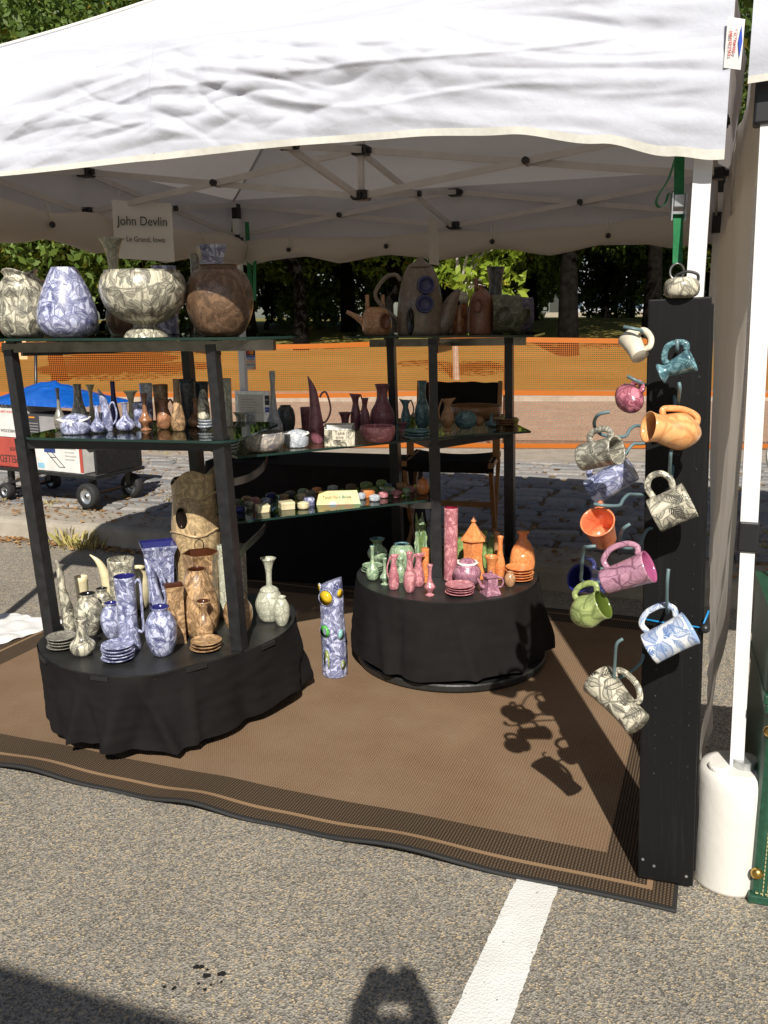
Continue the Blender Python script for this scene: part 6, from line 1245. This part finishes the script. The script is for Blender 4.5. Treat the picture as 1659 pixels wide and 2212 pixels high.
# the tall blue lantern tower on the rug
def tower():
    P = (.062,-.545,.008); H = .295*1.0; R = .045
    t = thing('lantern_tower', 'tall blue hollow ceramic tower with yellow and green holes standing on the rug', 'sculpture', P, YAW)
    TH, TR_ = .425, .052
    def fn(a, b):
        th = a*2*pi+pi/2; r = TR_*(1.06-.14*b+.07*nz(cos(th)*1.5, sin(th)*1.5, b*5)+.05*ridge(cos(th)*3, sin(th)*3, b*2.5)); zz = b*TH*(1+.05*sin(th+2)*(b > .95))
        return (r*cos(th)-.012*b, r*sin(th), zz)
    sheet('body', fn, 44, 50, [G['blue']], t, True, (2*pi*TR_, TH))
    sheet('top', lambda a, b: tuple(Vector(fn(a, 1)).lerp(Vector((-.012,0,TH*.985)), b)), 44, 3, [G['blue']], t)
    for th, zz, rr, ar, m in ((-1.95,.86,.62,1.05,'yellow'),(-2.65,.955,.24,1.4,'yellow'),(-.75,.90,.34,1.1,'yellow'),(-2.2,.50,.52,1.1,'greenin'),(-.85,.46,.32,1.5,'aquain'),(-2.15,.19,.32,3.0,'lime'),(-.8,.13,.28,1.6,'lime')):
        q = Vector((cos(th)*TR_*1.0-.012*zz, sin(th)*TR_*1.0, zz*TH))
        h = lathe_pot('window_rim', [(1.12,.0),(1.06,.6),(1.0,.5),(.96,-.3)], .006, TR_*rr, [G['blue'], G['blue']], t, 20, open_=False); h.data.transform(Matrix.Diagonal((1, ar, 1, 1))); h.rotation_euler = (pi/2, 0, th+pi/2); h.location = q
        i = lathe_pot('window_lining', [(.95,.5),(.6,.1),(.05,.0)], .006, TR_*rr, [G[m], G[m]], t, 20, open_=False); i.data.transform(Matrix.Diagonal((1, ar, 1, 1))); i.rotation_euler = (pi/2, 0, th+pi/2); i.location = q+Vector((cos(th), sin(th), 0))*.002
tower()
# card box "Take one" and the trinket box sign
def cardbox():
    t = thing('card_box', 'cream and black ceramic card box lettered Take one on bridging shelf', 'card holder', (CB[0], CB[1], 1.035), YAW+.05)
    w, h, d = .062, .088, .035
    mb = MB(); mb.box(-w, w, -d, -d+.006, 0, h*.82, b=.002); mb.box(-w, w, d-.006, d, 0, h, b=.002); mb.box(-w, -w+.006, -d+.0065, d-.0065, 0, h*.9, b=.002); mb.box(w-.006, w, -d+.0065, d-.0065, 0, h*.9, b=.002); mb.box(-w+.006, w-.006, -d+.0065, d-.0065, .001, .006)
    o = mb.build('holder', G['cream'], t)
    l = o.data.uv_layers.new(name='UVMap')
    for lp in o.data.loops: c = o.data.vertices[lp.vertex_index].co; l.data[lp.index].uv = (c.x+c.y, c.z)
    for i in range(6): box('card', -w+.01, w-.01, -d+.012+i*.008, -d+.0135+i*.008, .008, h*1.0-.002*i, MT['paper'], t)
    for x in (-.028, .03): bar('ribbon', (x,-d-.002,.002), (x,-d-.002,h*.86), .009, .0025, MT['cream_trim'], t)
    box('label_panel', -.026, .026, -d-.0022, -d-.0004, .028, .066, G['ivory'], t)
    text('lettering', 'Take', .021, facing((0,-d-.0028,.055), 0), MT['ink'], t); text('lettering', 'one', .021, facing((0,-d-.0028,.038), 0), MT['ink'], t)
cardbox()
def trinket_sign():
    k = NB('pastel'); p = k.obj(); v = k.noise(9, 3, p); c = k.mix(k.ramp(v, .35, .6), (.80,.62,.22), (.75,.42,.25)); c = k.mix(k.ramp(k.noise(7, 2, k.vm('ADD', p, (3,1,2))), .5, .62), c, (.45,.62,.30)); c = k.mix(k.ramp(k.noise(8, 2, k.vm('ADD', p, (9,4,2))), .56, .66), c, (.38,.60,.70)); k.set(c, .6)
    t = thing('tooth_box_sign', 'pastel folded card sign reading Tooth Fairy Boxes on lower glass shelf', 'sign', (TS[0], TS[1], .756), math.atan2(.66,.60)*.28+YAW*.6)
    w0, w1, h = .096, .082, .056
    mesh('card', [(-w0,-.028,0),(w0,-.028,0),(w1,0,h),(-w1,0,h),(-w0,.028,0),(w0,.028,0)], [(0,1,2,3),(3,2,5,4),(0,3,4),(1,5,2)], k.m, t)
    text('lettering', 'Tooth Fairy Boxes', .0185, Matrix.Translation((-.006,-.0150,.0300)) @ Matrix.Rotation(math.atan2(.056,.028), 4, 'X'), MT['ink'], t, xs=.9)
trinket_sign()

# ================================================================== MUG BOARD, HOOKS, MUGS
def board():
    k = NB('board_paint'); p = k.obj(); n = k.noise(18, 6, p, .7); sc = k.n('ShaderNodeMapping'); sc.inputs['Scale'].default_value = (60, 60, 3); k.L(p, sc.inputs[0]); w = k.noise(1.0, 5, sc.outputs[0], .7)
    c = k.mix(k.math('MULTIPLY', k.ramp(w, .55, .8), .5), (.008,.008,.008), (.03,.03,.029)); c = k.mix(k.math('MULTIPLY', k.ramp(n, .68, .8), .4), c, (.12,.12,.115)); k.set(c, .5, spec=.22); k.bump(w, .2, .004)
    t = thing('mug_board', 'tall black upright board with peg holes, hung with mugs, at rug corner', 'board', (1.524,-1.59,.013)); t.rotation_euler = (0, math.atan2(-.055, 1.57), 0)
    mb = MB(); mb.box(-.073, .073, -.014, .014, .0, 1.575, b=.004); mb.build('plank', k.m, t)
    mb = MB(); mb.box(-.058, .078, .0145, .05, .03, 1.56, b=.003); mb.build('batten', k.m, t)
    g = random.Random(2)
    for c_ in (-.035, .008, .05):
        for i in range(30):
            z = .32+i*.038+g.uniform(-.004,.004)
            if g.random() < .2: continue
            v, f = tube_vf([(c_+g.uniform(-.004,.004), -.0146, z), (c_, -.0130, z)], .0032, 8); mesh('peg_hole', v, f, MT['black_plastic'], t)
    for x, z in ((-.06,.06),(.055,.03),(-.03,.045)): v, f = tube_vf([(x,-.0155,z),(x,-.013,z)], .004, 10); mesh('screw', v, f, MT['galv'], t)
    rp = [(1.455-1.524+.075+.014*cos(a), 0, 1.585+.014*sin(a)) for a in [i*2*pi/18 for i in range(19)]]
    tube('cord', [(-.074,-.015,.76),(-.02,-.019,.755),(.04,-.019,.752),(.075,-.017,.748),(.09,-.0,.79)], .0028, plain('blue_cord', (.01,.22,.5), .5), t, 6)
    bm = bmesh.new(); bmesh.ops.create_uvsphere(bm, u_segments=14, v_segments=10, radius=.013); me = bpy.data.meshes.new('cord_ball'); bm.to_mesh(me); bm.free(); me.materials.append(MT['black_plastic']); q = link('cord_ball', me, t); q.location = (.082,-.02,.748)
    return t
board()
HKL = ['at top left holding the ivory mug','at top holding the teal mug','holding the dark pink mug','holding the apricot teardrop mug','with S bend holding the grey cream mug','holding the half shaded lilac mug','holding the bold black leaf mug','holding the coral mug','with curl holding the mauve mug','holding the hidden navy mug','with square bend holding the olive mug','holding the white and pale blue mug','holding the large lowest mug']
for pts, d in zip(HOOKS, HKL):
    P = catmull(pts, 5) if len(pts) > 3 else [Vector(p) for p in pts]; c = Vector(pts[0])
    tube_o = tube('peg_hook', [p-c for p in P], .0042, MT['hook'], None, 10); tube_o.location = c
    tag(tube_o, 'grey blue coated metal hook '+d, 'hook', 'hooks on the mug board')
MPROF = dict(cup=[(.95,0),(1,.04),(.92,.3),(1.0,.7),(1.12,1)], footcup=[(1.0,0),(.95,.06),(.55,.22),(.72,.4),(.82,.7),(1,1)], round=[(.7,0),(1.2,.2),(1.5,.5),(1.3,.8),(1,1)], round2=[(.7,0),(1.25,.18),(1.55,.45),(1.3,.75),(1.35,1)], drop=[(.3,0),(1.4,.12),(2.35,.35),(2.2,.55),(1.75,.8),(2.0,1)], cyl=[(.98,0),(1.0,.03),(.98,.4),(1.0,.8),(1.05,1)], cylw=[(1.0,0),(1.0,.03),(.97,.25),(1.08,.6),(1.36,1)])
for label, pal, inner, prof, P, A, Hd, L_, rb, rm, hd in MUGS:
    zax = Vector(A); xax = Vector(Hd); yax = zax.cross(xax)
    t = thing('mug', label, 'mug', (0,0,0), 0, 'mugs hung on the black board')
    M4 = Matrix((xax, yax, zax)).transposed().to_4x4(); M4.translation = Vector(P)-zax*L_/2; t.matrix_world = M4
    pf = MPROF[prof]; k = (rm/rb)/pf[-1][0] if prof not in ('drop',) else 1
    pf = [(r*(1+(k-1)*z), z) for r, z in pf]
    lathe_pot('body', pf, L_, rb, [G[pal], G[inner]], t, 36, depth=.06, thick=.07)
    def rad(z):
        for (r0, a), (r1, b) in zip(pf, pf[1:]):
            if a <= z <= b: return rb*(r0+(r1-r0)*(z-a)/(b-a))
        return rb*pf[-1][0]
    z0, z1, out = hd; a = Vector((rad(z0)*.97, 0, z0*L_)); b = Vector((rad(z1)*.97, 0, z1*L_)); o = out*rm*.8
    if prof == 'drop': pts = [a, Vector((a.x+o*.55, 0, a.z+.02*L_)), Vector((max(a.x, b.x)+o*.55, 0, (a.z+b.z)*.45)), Vector((max(a.x, b.x)+o*.45, 0, b.z-.04*L_)), Vector((b.x+o*.25, 0, b.z+.03*L_)), b]
    else: pts = [a, Vector((a.x+o*.6, 0, a.z-.02*L_)), Vector((max(a.x, b.x)+o, 0, a.z+.3*(b.z-a.z))), Vector((max(a.x, b.x)+o*.95, 0, a.z+.8*(b.z-a.z))), Vector((b.x+o*.5, 0, b.z+.04*L_)), b]
    tube('handle', catmull(pts, 6), max(.006, rm*.14), G[pal], t, 12, flat=1.25)
def boardpot():
    t = thing('small_pot', 'small round cream pot on top of the black mug board', 'pot', (1.472,-1.592,1.5865))
    lathe_pot('body', [(.55,0),(.9,.15),(1,.5),(.85,.85),(.4,1)], .05, .042, [G['cream2'], G['cream2']], t, 28, open_=False)
    tube('bail_handle', catmull([(-.02,0,.047),(-.01,0,.056),(.012,0,.062),(.034,0,.055),(.036,0,.04)], 5), .0035, MT['black_plastic'], t, 8)
boardpot()
# ================================================================== CART WITH BOXES, CHAIR, DRAPED TABLE, SIGNS
def cart():
    c = Vector((-3.22,1.83,.14)); rz = radians(-7)
    t = thing('hand_cart', 'black flatbed hand cart with metal wheels parked on the cobbles', 'cart', c, rz)
    L0, L1, W0, W1 = -.62, .50, -.33, .2
    mb = MB(); mb.box(L0, L1, W0, W1, .235, .262, b=.004); mb.build('deck', MT['black_metal'], t)
    mb = MB(); mb.box(L1-.03, L1, W0+.02, W1-.02, .265, .56, b=.012); mb.build('end_panel', MT['black_metal'], t)
    for x in (L0+.10, L1-.12):
        for y in (W0+.03, W1-.03):
            big = x > 0; r = .098 if big else .065
            w = thing_part('wheel', (x, y, r), t)
            prof = [(.62,-.035),(.9,-.038),(1,-.022),(1,.022),(.9,.038),(.62,.035)]
            v, f = lathe_vf([(a*r, b) for a, b in prof], 30); M4 = Matrix.Rotation(pi/2, 4, 'X'); mesh('tyre', [M4 @ Vector(p) for p in v], f, MT['rubber'], w, True)
            v, f = lathe_vf([(0,.03),(.12*r,.03),(.16*r,.018),(.35*r,.012),(.55*r,.02),(.63*r,.03),(.63*r,-.03),(.3*r,-.015),(0,-.02)], 26); mesh('rim', [M4 @ Vector(p) for p in v], f, MT['galv'], w, True)
            bar('axle_bracket', (x, y*.82, r), (x, y*.82, .236), .03, .05, MT['black_metal'], t)
    bar('axle', (L0+.10, W0, .065), (L0+.10, W1, .065), .02, .02, MT['black_metal'], t); bar('axle', (L1-.12, W0, .098), (L1-.12, W1, .098), .02, .02, MT['black_metal'], t)
    bar('steering_strut', (L0+.1,-.28,.12), (L0+.5,-.28,.236), .03, .02, MT['black_metal'], t)
    tube('handle', [(L0+.12,.0,.26),(L0+.18,.05,1.22)], .012, MT['black_metal'], t, 8)
    def B(name, label, x0, x1, y0, y1, z0, z1, mat):
        o = thing(name, label, 'box', tuple(t_world(t, ((x0+x1)/2, (y0+y1)/2, z0))), rz, 'boxes on the hand cart'); w, d, h = (x1-x0)/2, (y1-y0)/2, z1-z0
        box('carton', -w, w, -d, d, 0.001, h, mat, o, b=.004); return o, w, d, h
    red = plain('red_carton', (.42,.07,.05), .7); wht = plain('white_carton', (.72,.70,.66), .6); drk = plain('dark_carton', (.05,.05,.055), .5); gry = plain('grey_carton', (.30,.29,.29), .5)
    o, w, d, h = B('carton_box', 'red carton lettered upside down PROPELLED MOWER at left of cart', -1.02+.42, -.22, -.30, .04, .263, .50, red)
    text('lettering', 'PROPELLED', .085, facing((.02,-d-.0015,.07), 0, pi), MT['ink'], o, xs=.8); text('lettering', 'MOWER', .045, facing((.05,-d-.0015,.15), 0, pi), MT['ink'], o)
    o, w, d, h = B('carton_box', 'white mower carton with line drawing lying on the cart deck', -.205, .36, -.31, .0, .263, .485, wht)
    box('red_corner', w-.03, w+.0015, -d-.0015, -d+.001, .01, h-.01, red, o); box('blue_panel', -.12, .0, -d-.0015, -d+.001, h-.075, h-.01, plain('blue_panel', (.03,.06,.2), .5), o)
    for a, b in (((-.09,h-.075),(.03,.04)), ((-.03,h-.075),(.09,.04)), ((.03,.04),(.09,.04)), ((-.06,h-.11),(-.0,h-.11))): bar('line_drawing', (a[0],-d-.002,a[1]), (b[0],-d-.002,b[1]), .004, .003, MT['ink'], o)
    for i in range(4): box('small_print', .10, .22-.02*(i % 2), -d-.0015, -d+.001, h-.04-i*.028, h-.03-i*.028, plain('print_grey', (.45,.42,.38), .6), o)
    box('blue_patch', -.20, -.13, -d-.0015, -d+.001, .02, .06, MT['skyink'], o)
    o, w, d, h = B('carton_box', 'white wine carton lettered WOODBRIDGE at left end of cart', -.64, -.215, -.30, .04, .503, .80, wht)
    text('lettering', 'WOODBRIDGE', .052, facing((-.0,-d-.0015,h-.05), 0), MT['ink'], o, xs=.9); text('lettering', 'ROBERT MONDAVI', .024, facing((0,-d-.0015,h-.095), 0), MT['redink'], o); text('lettering', 'WOODBRIDGE', .034, facing((.02,-d-.0015,.05), 0), MT['ink'], o)
    mesh('red_wedge', [(-w,-d-.0012,.08),(-w+.07,-d-.0012,.08),(-w,-d-.0012,.16)], [(0,1,2)], red, o)
    o, w, d, h = B('carton_box', 'dark carton printed with red plastic bins stacked on the cart', -.205, .40, -.31, .0, .488, .70, drk)
    box('grey_panel', -w+.14, w-.02, -d-.001, -d+.001, .03, h-.012, gry, o)
    for j in range(2):
        for i in range(5): box('printed_bin', .02+i*.042, .055+i*.042, -d-.002, -d+.001, h-.06-j*.05, h-.025-j*.05, MT['redink'], o)
    for i in range(3):
        v, f = tube_vf([(-.10+i*.058,-d-.002,.055),(-.10+i*.058,-d,.055)], .025, 18); mesh('printed_disc', v, f, MT['redink'], o)
    box('printed_label', .14, .20, -d-.002, -d+.001, .02, .05, MT['paper'], o); box('printed_stripe', .03, .13, -d-.002, -d+.001, .035, .045, MT['paper'], o); box('printed_stripe', -w+.03, -w+.09, -d-.002, -d+.001, h-.03, h-.02, MT['orangeink'], o)
    for i in range(5): box('small_print', -w+.015, -w+.12, -d-.0015, -d+.001, .05+i*.022, .056+i*.022, gry, o)
    # blue tarp thrown over the load
    tp = thing('tarp', 'blue plastic tarp bundled over the boxes on the cart', 'tarp', tuple(t_world(t, (-.18,-.02,.80))), rz)
    k = NB('blue_tarp'); n = k.noise(16, 6, k.obj(), .7); k.set(k.mix(n, (.0,.06,.36), (.005,.15,.62)), .22); k.bump(n, .9, .03)
    def tf(a, b):
        x = (a-.5)*1.06; y = (b-.5)*.62; e = min(1, 1.9*min(a, 1-a)+.0)*min(1, 2.2*min(b, 1-b)+.0)
        z = .155*e**.45*(.80+.2*cos((x+.22)*2.2))+.05*nz(x*4, y*4, 1)*e+.022*ridge(x*7, y*7, 2)*e-.015
        if a > .55: z -= .06*(a-.55)*e
        return (x, y, z-.02)
    sheet('sheeting', tf, 70, 44, k.m, tp)
    bg_ = thing('paper_bag', 'crumpled brown paper bag at the cart end panel', 'bag', tuple(t_world(t, (.42,.06,.263))), rz)
    sheet('bag', lambda a, b: ((.05+.025*nz(a*9, b*6))*cos(a*6.283)*(1+.3*b), (.09+.03*nz(a*7, b*5, 3))*sin(a*6.283)*(1+.2*b), b*(.40+.05*nz(a*8, 2))), 26, 12, MT['card'], bg_)
    cdn = thing('peach_card', 'small peach paper note fixed to the cart handle', 'paper', tuple(t_world(t, (-.53,-.02,1.10))), YAW)
    box('note', -.13, .045, -.004, -.001, .0, .15, MT['peach'], cdn)
def thing_part(name, loc, parent):
    o = link(name, None, parent); o.location = loc; return o
def t_world(t, p): 
    a = t.rotation_euler.z; l = t.location; return Vector((l.x+p[0]*cos(a)-p[1]*sin(a), l.y+p[0]*sin(a)+p[1]*cos(a), l.z+p[2]))
cart()
def draped():
    t = thing('draped_table', 'black cloth covered table in shade behind the racks', 'table', (0,0,0))
    out = ccw(rrect(-.72,.95,.62,.26,radians(6),.06)); tabletop('tabletop', out, .68, .70, t); skirt('skirt', out, .0, .706, .05, 14, t, lambda th: .02+.012*nz(cos(th)*4, sin(th)*4))
    mesh('cover', [(x, y, .7075) for x, y in out], [tuple(range(len(out)))], MT['black_cloth'], t)
    for x in (-1.2, -.25):
        for y in (.78, 1.1): bar('leg', (x, y, .008), (x, y, .68), .03, .03, MT['black_metal'], t)
    b = thing('black_bag', 'black bag slumped on the draped table behind the left rack', 'bag', (-1.12,.92,.7085))
    sheet('bag', lambda a, b_: (.15*cos(a*6.283)*(1-.5*b_**3)+.02*nz(a*8, b_*5), .11*sin(a*6.283)*(1-.5*b_**3), .16*b_+.02*nz(a*6, b_*4, 2)*b_), 28, 10, MT['black_cloth'], b)
    sheet('bag_top', lambda a, b_: (.075*cos(a*6.283)*(1-b_)+.02*nz(a*8, 5)*(1-b_), .055*sin(a*6.283)*(1-b_), .16+.02*nz(a*6, 4, 2)*(1-b_)+.03*b_), 28, 4, MT['black_cloth'], b)
draped()
def chair():
    t = thing('directors_chair', 'tall wooden director\'s chair with black canvas seat and back', 'chair', (.18,1.0-.12,.0), radians(8))
    w, d, zs = .25, .2, .76; wd = MT['wood_chair']
    for s in (-1, 1):
        bar('leg', (s*w,-d,.012), (s*w*.96,d,zs-.03), .022, .04, wd, t); bar('leg', (s*w*.99,d,.012), (s*w*.95,-d,zs-.03), .022, .04, wd, t)
        bar('foot_rail', (s*w,-d-.05,.012), (s*w,d+.05,.012), .03, .025, wd, t); bar('seat_rail', (s*w*.95,-d-.02,zs), (s*w*.95,d+.02,zs), .03, .03, wd, t)
        bar('arm_post', (s*w*.98,.0,zs), (s*w*.98,.0,zs+.21), .022, .04, wd, t); bar('armrest', (s*w*.98,-d-.04,zs+.22), (s*w*.98,d+.05,zs+.22), .05, .02, wd, t)
        bar('back_post', (s*w*.95,d+.02,zs+.2), (s*w*.95,d+.05,zs+.42), .022, .03, wd, t)
    sheet('seat', lambda a, b: ((a-.5)*2*w*1.0, (b-.5)*2*(d+.01), zs+.018-.025*sin(pi*a)+.004*sin(b*60)*sin(pi*a)), 24, 40, MT['black_cloth'], t)
    sheet('seat_pad', lambda a, b: ((a-.5)*2*w*1.02, -d-.012-.006*sin(pi*b), zs-.045+.065*b), 12, 4, MT['black_cloth'], t)
    sheet('backrest', lambda a, b: ((a-.5)*2*w*1.0, d+.035+.04*sin(pi*a)+.03*b, zs+.2+.21*b+.008*nz(a*7, 2)*b), 24, 8, MT['black_cloth'], t)
    bar('footrest', (-w,-d-.03,.26), (w,-d-.03,.26), .09, .02, wd, t)
    for z in (.1,.45): bar('crosspiece', (-w*.98,.0,z+.05), (w*.98,.0,z+.05), .02, .03, wd, t)
chair()
def leg_signs():
    t = thing('price_frame', 'pale framed price sheet fixed to the back left tent leg', 'sign', (-1.41,1.455,.80), radians(6))
    mb = MB(); mb.box(-.13, .125, -.004, .008, 0, .265, b=.003); mb.build('board', MT['galv'], t); box('sheet', -.105, .075, -.006, -.0045, .03, .24, MT['paperdim'], t)
    pg = plain('print_pale', (.35,.33,.28), .7)
    for i in range(9): box('written_line', -.085, .05-.02*(i % 3), -.0075, -.0065, .06+i*.018, .064+i*.018, pg, t)
    box('card_decal', .09, .122, -.006, -.0045, .17, .235, MT['ink'], t); box('card_decal', .09, .122, -.006, -.0045, .12, .155, MT['blueink'], t)
    text('lettering', 'DISC', .013, facing((.106,-.0068,.205)), MT['paper'], t); text('lettering', 'VISA', .012, facing((.106,-.0068,.138)), MT['paper'], t)
    s = thing('card_sticker', 'vertical strip of credit card stickers on the back left tent leg', 'sticker', (-1.425,1.478,1.205), radians(14))
    box('strip', -.033, .033, -.001, .0005, 0, .175, MT['paper'], s)
    for z0, z1, m in ((.14,.172,'blueink'),(.095,.137,'ink'),(.052,.092,'paper'),(.005,.05,'paperdim')): box('logo_field', -.031, .031, -.0022, -.0012, z0, z1, MT[m], s)
    box('logo_field', -.015, .015, -.0036, -.0024, .144, .168, MT['skyink'], s)
    for x, m in ((-.009,'redink'),(.009,'orangeink')): v, f = tube_vf([(x,-.0042-.0004*(x > 0),.117),(x,-.0026,.117)], .014, 18); mesh('logo_disc', v, f, MT[m], s)
    box('logo_field', -.031, .031, -.0034, -.0024, .083, .092, MT['blueink'], s); box('logo_field', -.031, .031, -.0034, -.0024, .052, .059, MT['orangeink'], s)
    text('lettering', 'VISA', .026, facing((0,-.0036,.071)), MT['blueink'], s); text('lettering', 'DISCOVER', .013, facing((0,-.0036,.034)), MT['ink'], s)
    mesh('logo_corner', [(.0,-.0034,.006),(.031,-.0034,.006),(.031,-.0034,.022)], [(0,1,2)], MT['orangeink'], s)
leg_signs()
def floor_paper():
    t = sheet('plastic_sheet', lambda a, b: (-2.05+a*.42+.1*b, -.82+.44*b+.05*nz(a*3, b*3), .008+.03*abs(nz(a*4, b*5, 2))), 24, 18, MT['paper']); tag(t, 'crumpled white sheet on the asphalt left of the rug', 'sheet')
floor_paper()
# green leather stacked trunks at the right edge
def trunks():
    k = NB('green_leather'); n = k.noise(60, 5, k.obj(), .6); k.set(k.mix(k.ramp(n, .3, .7), (.012,.055,.030), (.025,.095,.055)), .38); k.bump(n, .25, .003); lm = k.m
    thr = plain('stitching', (.45,.42,.2), .7)
    def trunk_(label, x, y, w, d, z0, z1, rz):
        t = thing('leather_trunk', label, 'trunk', (x, y, z0), rz, 'green leather trunks'); h = z1-z0
        mb = MB(); mb.box(0, w, 0, d, 0, h, b=.02); mb.build('shell', lm, t)
        for zz in (h-.012, .012):
            b2 = MB(); b2.box(-.005, w+.005, -.005, d+.005, zz-.012 if zz > .1 else 0.0, zz+.013 if zz > .1 else zz+.013, b=.004); b2.build('edge_strip', lm, t)
        for zz in (h-.032, .032):
            st_ = MB()
            for i in range(int(w/.012)): st_.box(.012+i*.012, .019+i*.012, -.0025, .002, zz-.0012, zz+.0012)
            tag(st_.build('stitch_row', thr, t), kind='stuff')
        for xx in (.03, .042):
            st_ = MB()
            for i in range(int(h/.012)-2): st_.box(xx-.0012, xx+.0012, -.0025, .002, .015+i*.012, .022+i*.012)
            tag(st_.build('stitch_row', thr, t), kind='stuff')
        return t, h
    t, h = trunk_('tall green leather trunk with brass studs at right edge', 1.742, -1.60, .45, .42, .002, .575, radians(4))
    for zz in (.09, .50):
        v, f = lathe_vf([(.016,-.002),(.016,.004),(.010,.011),(0,.013)], 16); M4 = Matrix.Translation((.012,.0,zz)) @ Matrix.Rotation(pi/2, 4, 'X'); mesh('brass_stud', [M4 @ Vector(p) for p in v], f, MT['brass'], t, True)
    trunk_('smaller green leather case standing on the tall green trunk', 1.737, -1.605, .46, .40, .577, .815, radians(4))
trunks()
def neighbour_bowl():
    t = thing('white_bowl', 'white dish just entering the frame at right, on a wire stand', 'bowl', (1.755,-1.40,1.175), 0)
    lathe_pot('dish', [(.4,0),(.7,.1),(.95,.5),(1,1)], .05, .072, [MT['white_paint'], MT['white_paint']], t, 30); t.rotation_euler = (radians(70), 0, .3)
    s = thing('wire_stand', 'dark wire stand of the neighbouring stall at right edge', 'stand', (1.80,-1.40,0)); tube('upright', [(0,0,.815+.0),(0,.02,1.15)], .006, MT['black_metal'], s, 8); s.location.z = .0
neighbour_bowl()
# ================================================================== PHOTOGRAPHER (stands behind the camera; only the shadow of hands and phone falls into the picture)
def person():
    t = thing('person', 'person in dark shirt and jeans holding up a phone to photograph the stall', 'person', (1.752,-4.268,0), YAW)
    J = {'pel':(0,0,.95,.135),'sp':(0,-.01,1.12,.13),'ch':(0,-.01,1.32,.15),'nk':(0,0,1.47,.06),'hd0':(0,.03,1.56,.075),'hd1':(0,.04,1.66,.095),'hd2':(0,.03,1.74,.06),
      'shl':(-.17,0,1.42,.06),'ell':(-.33,.12,1.24,.045),'wrl':(-.085,.325,1.505,.032),'shr':(.17,0,1.42,.06),'elr':(.33,.12,1.24,.045),'wrr':(.085,.325,1.505,.032),
      'hil':(-.09,0,.88,.09),'knl':(-.11,.02,.49,.06),'anl':(-.12,-.02,.09,.042),'tol':(-.13,.16,.04,.038),'hir':(.09,0,.88,.09),'knr':(.11,.02,.49,.06),'anr':(.12,-.02,.09,.042),'tor':(.13,.16,.04,.038)}
    E = [('pel','sp'),('sp','ch'),('ch','nk'),('nk','hd0'),('hd0','hd1'),('hd1','hd2'),('ch','shl'),('shl','ell'),('ell','wrl'),('ch','shr'),('shr','elr'),('elr','wrr'),('pel','hil'),('hil','knl'),('knl','anl'),('anl','tol'),('pel','hir'),('hir','knr'),('knr','anr'),('anr','tor')]
    # hands : palm and five curled fingers each, gripping the phone
    for s, q in ((-1,'l'),(1,'r')):
        J['pa'+q] = (s*.05,.352,1.595,.034); E.append(('wr'+q,'pa'+q))
        for i in range(4):
            z = 1.565+i*.022; J[f'f{i}{q}'] = (s*.058,.385,z,.010); J[f'g{i}{q}'] = (s*.043,.398,z+.004,.009); J[f'h{i}{q}'] = (s*.022-s*.003*i,.3995,z+.006,.008); E += [('pa'+q,f'f{i}{q}'),(f'f{i}{q}',f'g{i}{q}'),(f'g{i}{q}',f'h{i}{q}')]
        J['t0'+q] = (s*.058,.352,1.617,.012); J['t1'+q] = (s*.036,.366,1.633,.010); E += [('pa'+q,'t0'+q),('t0'+q,'t1'+q)]
    J['ix'] = (-.03,.372,1.645,.011); J['iy'] = (-.012,.376,1.668,.010); E += [('pal','ix'),('ix','iy')]
    ks = list(J); me = bpy.data.meshes.new('body'); me.from_pydata([J[k][:3] for k in ks], [(ks.index(a), ks.index(b)) for a, b in E], [])
    o = link('body', me, t); sk = o.modifiers.new('skin', 'SKIN'); 
    for i, k in enumerate(ks): d = me.skin_vertices[0].data[i]; d.radius = (J[k][3], J[k][3]); d.use_root = k == 'pel'
    o.modifiers.new('sub', 'SUBSURF').levels = 2; o.modifiers['sub'].render_levels = 2; sk.use_smooth_shade = True
    dg = bpy.context.evaluated_depsgraph_get(); m2 = bpy.data.meshes.new_from_object(o.evaluated_get(dg)); o.modifiers.clear(); o.data = m2
    skin = plain('skin', (.45,.26,.18), .5); shirt = plain('shirt', (.03,.035,.05), .8); jeans = plain('jeans', (.04,.06,.13), .8); shoe = plain('shoe', (.03,.03,.03), .6)
    for m in (skin, shirt, jeans, shoe): m2.materials.append(m)
    for p in m2.polygons:
        c = p.center; arm = c.y > .27 and c.z > 1.3
        p.material_index = 0 if (c.z > 1.485 or arm) else 1 if c.z > .95 else 2 if c.z > .085 else 3
        p.use_smooth = True
    bm = bmesh.new(); bmesh.ops.create_uvsphere(bm, u_segments=20, v_segments=14, radius=.108)
    for v in bm.verts: v.co = Vector((v.co.x*.9, v.co.y*1.02, v.co.z*1.05))+Vector((0,.012,1.705))
    bmesh.ops.delete(bm, geom=[v for v in bm.verts if v.co.y > .075 and v.co.z < 1.74 or v.co.z < 1.62], context='VERTS')
    me = bpy.data.meshes.new('hair'); bm.to_mesh(me); bm.free(); me.materials.append(plain('hair', (.05,.03,.02), .6)); link('hair', me, t)
    mb = MB(); mb.box(-.012, .012, .125, .15, 1.625, 1.655, b=.006); mb.build('nose', skin, t)
    for s in (-1, 1): mb = MB(); mb.box(s*.035-.012, s*.035+.012, .122, .13, 1.665, 1.68, b=.003); mb.build('eye', MT['ink'], t); mb = MB(); mb.box(s*.098-.01, s*.098+.01, .01, .045, 1.62, 1.68, b=.006); mb.build('ear', skin, t)
    mb = MB(); mb.box(-.025, .025, .118, .13, 1.588, 1.598, b=.003); mb.build('mouth', plain('lips', (.3,.1,.08), .5), t)
    ph = thing('phone', 'slim dark phone held upright in both hands of the photographer', 'phone', (1.6067,-3.8937,1.50)); ph.rotation_euler = (0, 0, YAW)
    mb = MB(); mb.box(-.045, .045, -.032, -.024, .06, .15, b=.004); mb.build('case', MT['black_plastic'], ph)
person()
